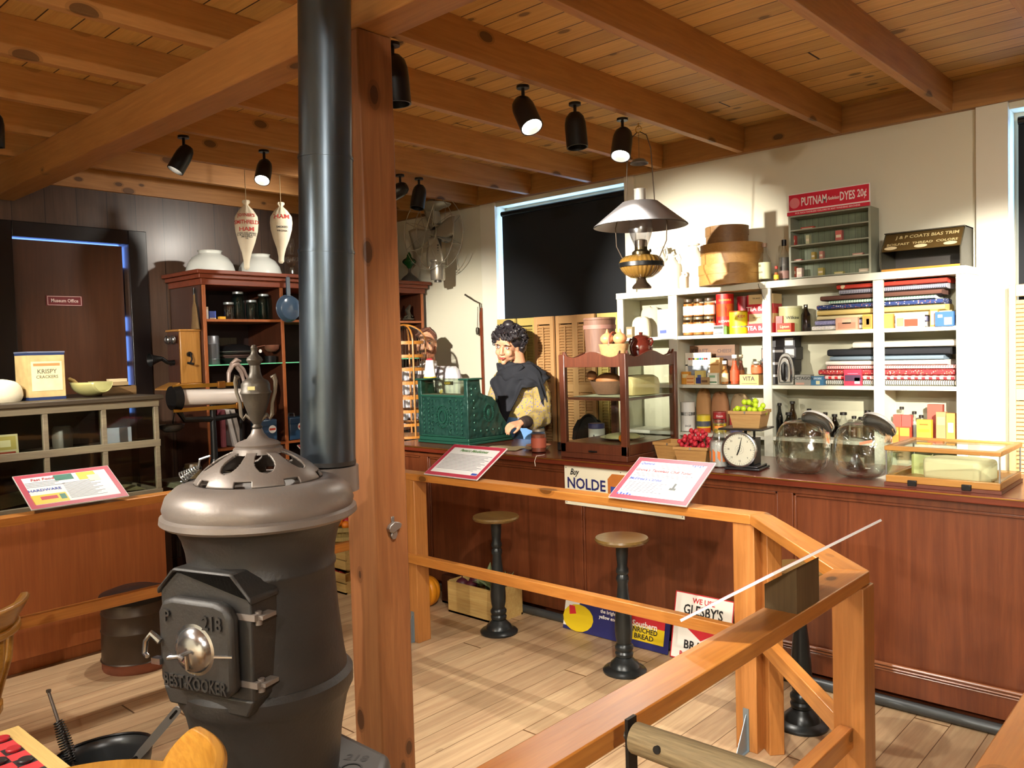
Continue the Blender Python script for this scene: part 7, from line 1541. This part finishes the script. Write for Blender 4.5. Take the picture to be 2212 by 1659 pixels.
for s in (-1, 1): chain(m, [(s*.066, -.005, -.02), (s*.062, -.022, -.06), (s*.04, -.05, -.09)], [.014, .020, .026]); chain(m, [(0, -.104, -.041), (s*.022, -.094, -.046), (s*.036, -.076, -.066)], [.007, .008, .008])
remesh('beard', m, BRD, mn, .005, 2)
# ------------------------------------------------------------------ captain's chairs, checkerboard, coal hod, bar
def captain(x, y, rz, label):
    t = thing('captains_chair', (x, y, 0), rz, label, 'chair', 'low backed oak chairs around the checkerboard')
    m = MB(); m.prism([(.21*cos(a), .20*sin(a)) for a in [i*2*PI/32 for i in range(32)]], .42, .45); obj('seat', m, W_OAK, t, .006)
    R_ = .235
    def arm(u, v):
        a = -.35+(PI+.7)*u; c, s = cos(a), sin(a); w_ = .032; q = v*4
        pr = [(-w_, 0), (w_, 0), (w_, .026), (-w_, .026)][int(q) % 4]
        return ((R_+pr[0])*c, (R_+pr[0])*s, .70+pr[1])
    vs = []; fs = []; n = 40
    for i in range(n+1):
        for k in range(4): vs.append(arm(i/n, k/4))
    for i in range(n):
        for k in range(4): fs.append((i*4+k, i*4+(k+1) % 4, i*4+4+(k+1) % 4, i*4+4+k))
    fs += [(3, 2, 1, 0), (n*4, n*4+1, n*4+2, n*4+3)]; m = MB(); m.add(vs, [tuple(reversed(f)) for f in fs]); obj('arm_rail', m, W_OAK, t, .006)
    vs = []; fs = []; n = 36
    for i in range(n+1):
        u = i/n; a = .80+(PI-1.6)*u; h = .08*min(1, sin(PI*u)*2.2)**.6+.004; lean = .03*h/.08
        for rr, z in ((R_-.012, .726), (R_+.018, .726), (R_+.030+lean, .726+h*.9), (R_+.022+lean, .726+h), (R_+.006+lean, .726+h)): vs.append((rr*cos(a), rr*sin(a), z))
    for i in range(n):
        for k in range(5): fs.append((i*5+k, i*5+(k+1) % 5, i*5+5+(k+1) % 5, i*5+5+k))
    fs += [(4, 3, 2, 1, 0), tuple(range(n*5, n*5+5))]; m = MB(); m.add(vs, [tuple(reversed(f)) for f in fs]); obj('crest_rail', m, W_OAK, t, .004)
    for i in range(9):
        a = -.2+(PI+.4)*i/8; m = MB(); m.tube([(.185*cos(a), .175*sin(a), .44), (.20*cos(a), .195*sin(a), .52), (.225*cos(a), .225*sin(a), .60), (R_*cos(a), R_*sin(a), .70)], [.013, .017, .012, .011], 10); obj('spindle', m, W_OAK, t)
    for a in (PI/4, 3*PI/4, 5*PI/4, 7*PI/4): m = MB(); m.tube([(.13*cos(a), .13*sin(a), .43), (.17*cos(a), .17*sin(a), .22), (.20*cos(a), .20*sin(a), 0)], [.018, .022, .013], 10); obj('leg', m, W_OAK, t)
    m = MB()
    for a, b in ((.15, .15), (.15, -.15)): pass
    m.tube([(-.155, .155, .2), (.155, .155, .2)], .010, 8); m.tube([(-.155, -.155, .2), (.155, -.155, .2)], .010, 8); obj('stretchers', m, W_OAK, t); return t
captain(-1.66, .53, -.42, 'oak captains chair at the bottom edge before the stove, curved back rail seen')
captain(-3.235, .655, -.75, 'oak captains chair at the left picture edge, rounded back and spindles seen')
t = thing('barrel_table', (-2.53, .42, 0), 0, 'upturned wooden barrel carrying the checkerboard in the lower left corner', 'barrel')
m = MB(); m.lathe([(.001, 0), (.19, 0), (.225, .2), (.225, .36), (.19, .575), (.001, .575)], 32); obj('staves', m, wood('barrel_wood', '6a4a2c', '80603c', 2, 2), t)
for z, r in ((.06, .204), (.5, .206)): m = MB(); m.lathe([(r, z-.015), (r+.006, z-.015), (r+.006, z+.015), (r, z+.015)], 32); obj('hoop', m, DK, t)
cbx = thing('checkerboard', (-2.26-.07, .50, .576), .02, 'red and black checkerboard with tan rim in the lower left corner', 'game board')
m = MB(); m.bb(-.22, .22, -.22, .22, 0, .018); m.m = 1; q = .36/8; m.bb(-.18, .18, -.18, .18, .018, .0184)
m.m = 2
for i in range(8):
    for j in range(8):
        if (i+j) % 2: m.bb(-.18+i*q, -.18+(i+1)*q, -.18+j*q, -.18+(j+1)*q, .0184, .0188)
obj('playing_surface', m, [wood('board_rim', 'd8a468', 'e2b478', 0, 2, .5), C('c0383c'), C('2a2628')], cbx, 0)
k = 0
for i in range(8):
    for j in range(8):
        if (i+j) % 2 and (j > 4 or (i, j) in ((2, 3),)) and k < 9:
            m = MB(); m.lathe([(.001, 0), (.017, 0), (.018, .002), (.018, .006), (.016, .008), (.001, .008)], 24)
            o = G('checker_piece', m, C('a82830', .35) if k % 2 else C('2c2628', .35), (cbx.location.x-.18+(i+.5)*q, cbx.location.y-.18+(j+.5)*q, .5950), 0, 'dark red checker piece on the board in the lower left corner' if k % 2 else 'black checker piece on the board in the lower left corner', 'checker', 'red checker pieces' if k % 2 else 'black checker pieces'); k += 1
# coal hod with poker and shovel
hx, hy = -2.855, 1.045
t = thing('coal_hod', (hx, hy, 0), 0, 'dark oval metal coal hod on the floor beside the stove', 'bucket')
HOD = plain('hod_metal', '4c4e50', .35, .7, var=.35, vscale=8)
def hod(s, z0=0):
    m = MB(); m.grid(lambda u, v: ((.10+.06*v)*cos(2*PI*u)*(1+.12*v*max(cos(2*PI*u), 0))-s*cos(2*PI*u), (.10+.05*v)*sin(2*PI*u)-s*sin(2*PI*u), z0+(.30-z0)*v+.02*v*cos(2*PI*u)), 40, 8, True); return m
m = hod(0); m.lathe([(.001, 0), (.10, 0)], 40); obj('hod_body', m, HOD, t, solid=.003)
m = MB(); m.tube([((.16+.0192*max(cos(a), 0))*cos(a), .15*sin(a), .30+.02*cos(a)) for a in [i*2*PI/40 for i in range(40)]], .005, 6, True); obj('rolled_rim', m, DK, t)
m = MB(); m.tube([(0, .15, .29), (-.03, .165, .22), (-.05, .13, .16)], .004, 6); obj('bail_handle', m, DK, t)
pt = at(105, 1495, 1, .95); pb = Vector((-2.84, 1.01, .012))
t = thing('poker', tuple(pb), 0, 'iron stove poker with coiled wire grip standing in the coal hod', 'poker'); d = pt-pb
m = MB(); m.tube([(0, 0, 0), tuple(d)], .0055, 8); m.lathe([(.001, 0), (.008, 0), (.008, .008), (.001, .008)], 10, Tr(tuple(d))); obj('rod', m, C('6a625c', .4, .6), t)
m = MB(); m.tube(coil(d*.52, d*.80, lambda q: .014+.006*sin(q*PI), 17, .002), .0026, 5); obj('coil_grip', m, BLACK, t)
pt = at(388, 1528, 1, 1.15); pb = Vector((-2.925, 1.0, .06)); d = pt-pb
t = thing('ash_shovel', tuple(pb), 0, 'grey metal ash shovel with slotted handle leaning in the coal hod', 'shovel')
x = d.normalized(); v0 = Vector((-_f.x, -_f.y, -_f.z)); y = x.cross(v0).normalized(); z = x.cross(y); B = basis((0, 0, 0), x, y, z); Ld = d.length
m = MB(); m.T = B; m.prism([(0, -.012), (Ld*.55, -.010), (Ld*.62, -.013), (Ld-.014, -.013), (Ld-.004, -.009), (Ld, 0), (Ld-.004, .009), (Ld-.014, .013), (Ld*.62, .013), (Ld*.55, .010), (0, .012)], -.0025, .0025); m.m = 1; m.prism([(Ld-.055, -.004), (Ld-.016, -.004), (Ld-.012, 0), (Ld-.016, .004), (Ld-.055, .004), (Ld-.06, 0)], -.0031, .0031); obj('handle', m, [C('8c8a86', .35, .6), BLACK], t)
m = MB(); m.T = B; m.bb(-.012, .05, -.018, .018, -.002, .002); obj('scoop_blade', m, C('6a6a68', .4, .6), t)
# weathered round bar on iron strap stand, lower right
t = thing('plough_handle', (-.72, 1.05, 0), 0, 'weathered round wooden bar with drilled hole and iron strap in the lower right', 'tool')
WB = wood('weathered_bar', '846850', 'a68a70', 0, 3, .7, fine=.5)
m = MB(); m.tube([(0, 0, .99), (.2, -.004, .992), (.4, -.01, .985), (.62, -.02, .985)], [.024, .026, .025, .024], 20); obj('round_bar', m, WB, t)
m = MB(); m.cyl((.055, -.0175, .996), (.055, -.028, .998), .006, .006, 14); o = obj('drilled_hole', m, C('120e0a', .9), t)
m = MB(); m.bb(-.012, -.006, -.012, .012, 0.01, 1.02); m.bb(-.012, .02, -.012, .012, 0, .01); obj('iron_strap', m, C('2c2a28', .4, .6), t); m = MB(); m.cyl((-.018, 0, .99), (.0, 0, .99), .008, .008, 8); obj('bolt', m, C('4a4642', .4, .6), t)
m = MB(); m.bb(.58, .62, -.05, .01, 0, .965); obj('support_leg', m, WB, t)
# ------------------------------------------------------------------ track spotlights
FACE_ON = plain('lit_lens', 'ffffff', .3, var=0, emit=('fff1da', 30))
FACE_OFF = plain('unlit_lens', '202020', .2, var=0)
def spot_head(x, y, z, aim, watts, cone, label, lit, sz=.80, drop=.07, body=None):
    """black bullet head on a short stem below a joist; the mouth looks at aim"""
    t = thing('track_spotlight', (x, y, z), 0, label, 'spotlight', 'black track spotlights')
    c = Vector((0, 0, -drop-.03)); d = (Vector(aim)-Vector((x, y, z))-c).normalized()
    q = MB(); q.cyl((0, 0, 0), (0, 0, -drop), .008, n=8); q.cyl((0, 0, 0), (0, 0, -.012), .03); obj('stem', q, BLACK, t)
    Q = Tr(c) @ d.to_track_quat('Z', 'Y').to_matrix().to_4x4()
    r = .066*sz; L = .15*sz; drop_ = drop
    q = MB(); q.lathe([(.001, -.055), (r*.55, -.05), (r*.85, -.03), (r*.98, 0), (r, .03), (r, L), (r*.9, L), (r*.88, L-.03)], 20, Q); obj('housing', q, body or BLACK, t)
    q = MB(); q.lathe([(.001, L-.028), (r*.88, L-.03)], 20, Q); obj('lens', q, FACE_ON if lit else FACE_OFF, t)
    if watts:
        l = bpy.data.lights.new('spot', 'SPOT'); l.energy = watts; l.spot_size = radians(cone); l.spot_blend = .75; l.shadow_soft_size = .03; l.color = LAMPC
        lo = bpy.data.objects.new('lamp', l); COL.objects.link(lo); lo.parent = t
        lo.matrix_local = Tr(c+d*(L+.012)) @ d.to_track_quat('-Z', 'Y').to_matrix().to_4x4()
    return t
Z = 2.8
spot_head(-2.5, 2.10, Z, (-2.45, 2.25, .2), 0, 50, 'unlit black spotlight right beside the wooden post', False, .9)
spot_head(-2.5, 2.862, Z, (-1.1, 2.5, .4), 110, 75, 'lit black spotlight aimed right, next after the post', True)
spot_head(-2.5, 3.245, Z, (-2.3, 3.2, .6), 0, 50, 'unlit black spotlight between two lit ones, above the counter', False)
spot_head(-2.5, 3.65, Z, (-2.1, 2.5, .2), 110, 80, 'lit black spotlight beside the hanging lamp hook', True)
spot_head(-4.30, 2.137, Z, (-4.6, 1.0, .6), 90, 75, 'lit black spotlight left of the stovepipe, aimed downward left', True, .68)
spot_head(-4.30, 2.62, Z, (-3.3, 1.5, .4), 60, 80, 'lit spotlight facing the viewer above the ham bag', True, .68)
spot_head(-4.30, 3.642, Z, (-5.8, 2.9, 2.0), 45, 95, 'black spotlight half hidden by the wooden post, above the fan', False, .75)
spot_head(-4.30, 3.81, Z, (-4.3, 3.3, 0.5), 0, 60, 'black spotlight above the wall fan, clear of the post', False, .75)
spot_head(-4.30, 1.235, Z, (-4.5, 1.2, 0), 0, 60, 'dark spotlight at the left picture edge under the joists', False, .68)
OFF = [((1.1, -2.2), (1.1, -3.5, 1.3), 900, 95), ((-2.5, -2.2), (-2.6, -3.5, 1.3), 900, 95), ((-.69, -2.4), (-.6, -2.6, 0), 700, 100),  # this row: unseen spots added behind the camera for bounced fill
       ((-3.07, .45), (-2.85, 4.7, 1.85), 2000, 26), ((.55, .9), (-1.00, 4.9, 1.45), 2600, 24),
       ((-2.5, -.6), (-5.8, 3.0, 1.35), 700, 32), ((-2.5, .6), (-4.72, 4.6, 1.35), 1500, 29), ((-2.5, -1.4), (-2.3, 1.2, 1.0), 200, 50),
       ((-.69, 2.2), (-.95, 4.4, 1.1), 150, 62), ((-.69, .5), (-1.4, 3.5, .5), 200, 70), ((-.69, 1.3), (-2.6, 3.2, .2), 230, 62), ((-.69, -.6), (-.8, 1.6, .8), 130, 70),
       ((-4.3, .3), (-4.9, 1.4, .9), 110, 75), ((-3.1, -.25), (-2.2, 1.2, 1.0), 230, 50), ((1.1, 1.5), (.0, 4.4, 1.3), 150, 75), ((1.1, -.9), (-2, 2, 1.2), 200, 80)]
for (x, y), aim, wt, cn in OFF:
    spot_head(x, y, Z, aim, wt, cn, 'lit black spotlight hung from a joist behind the viewer', True, drop=.22 if y < 1 else .04)
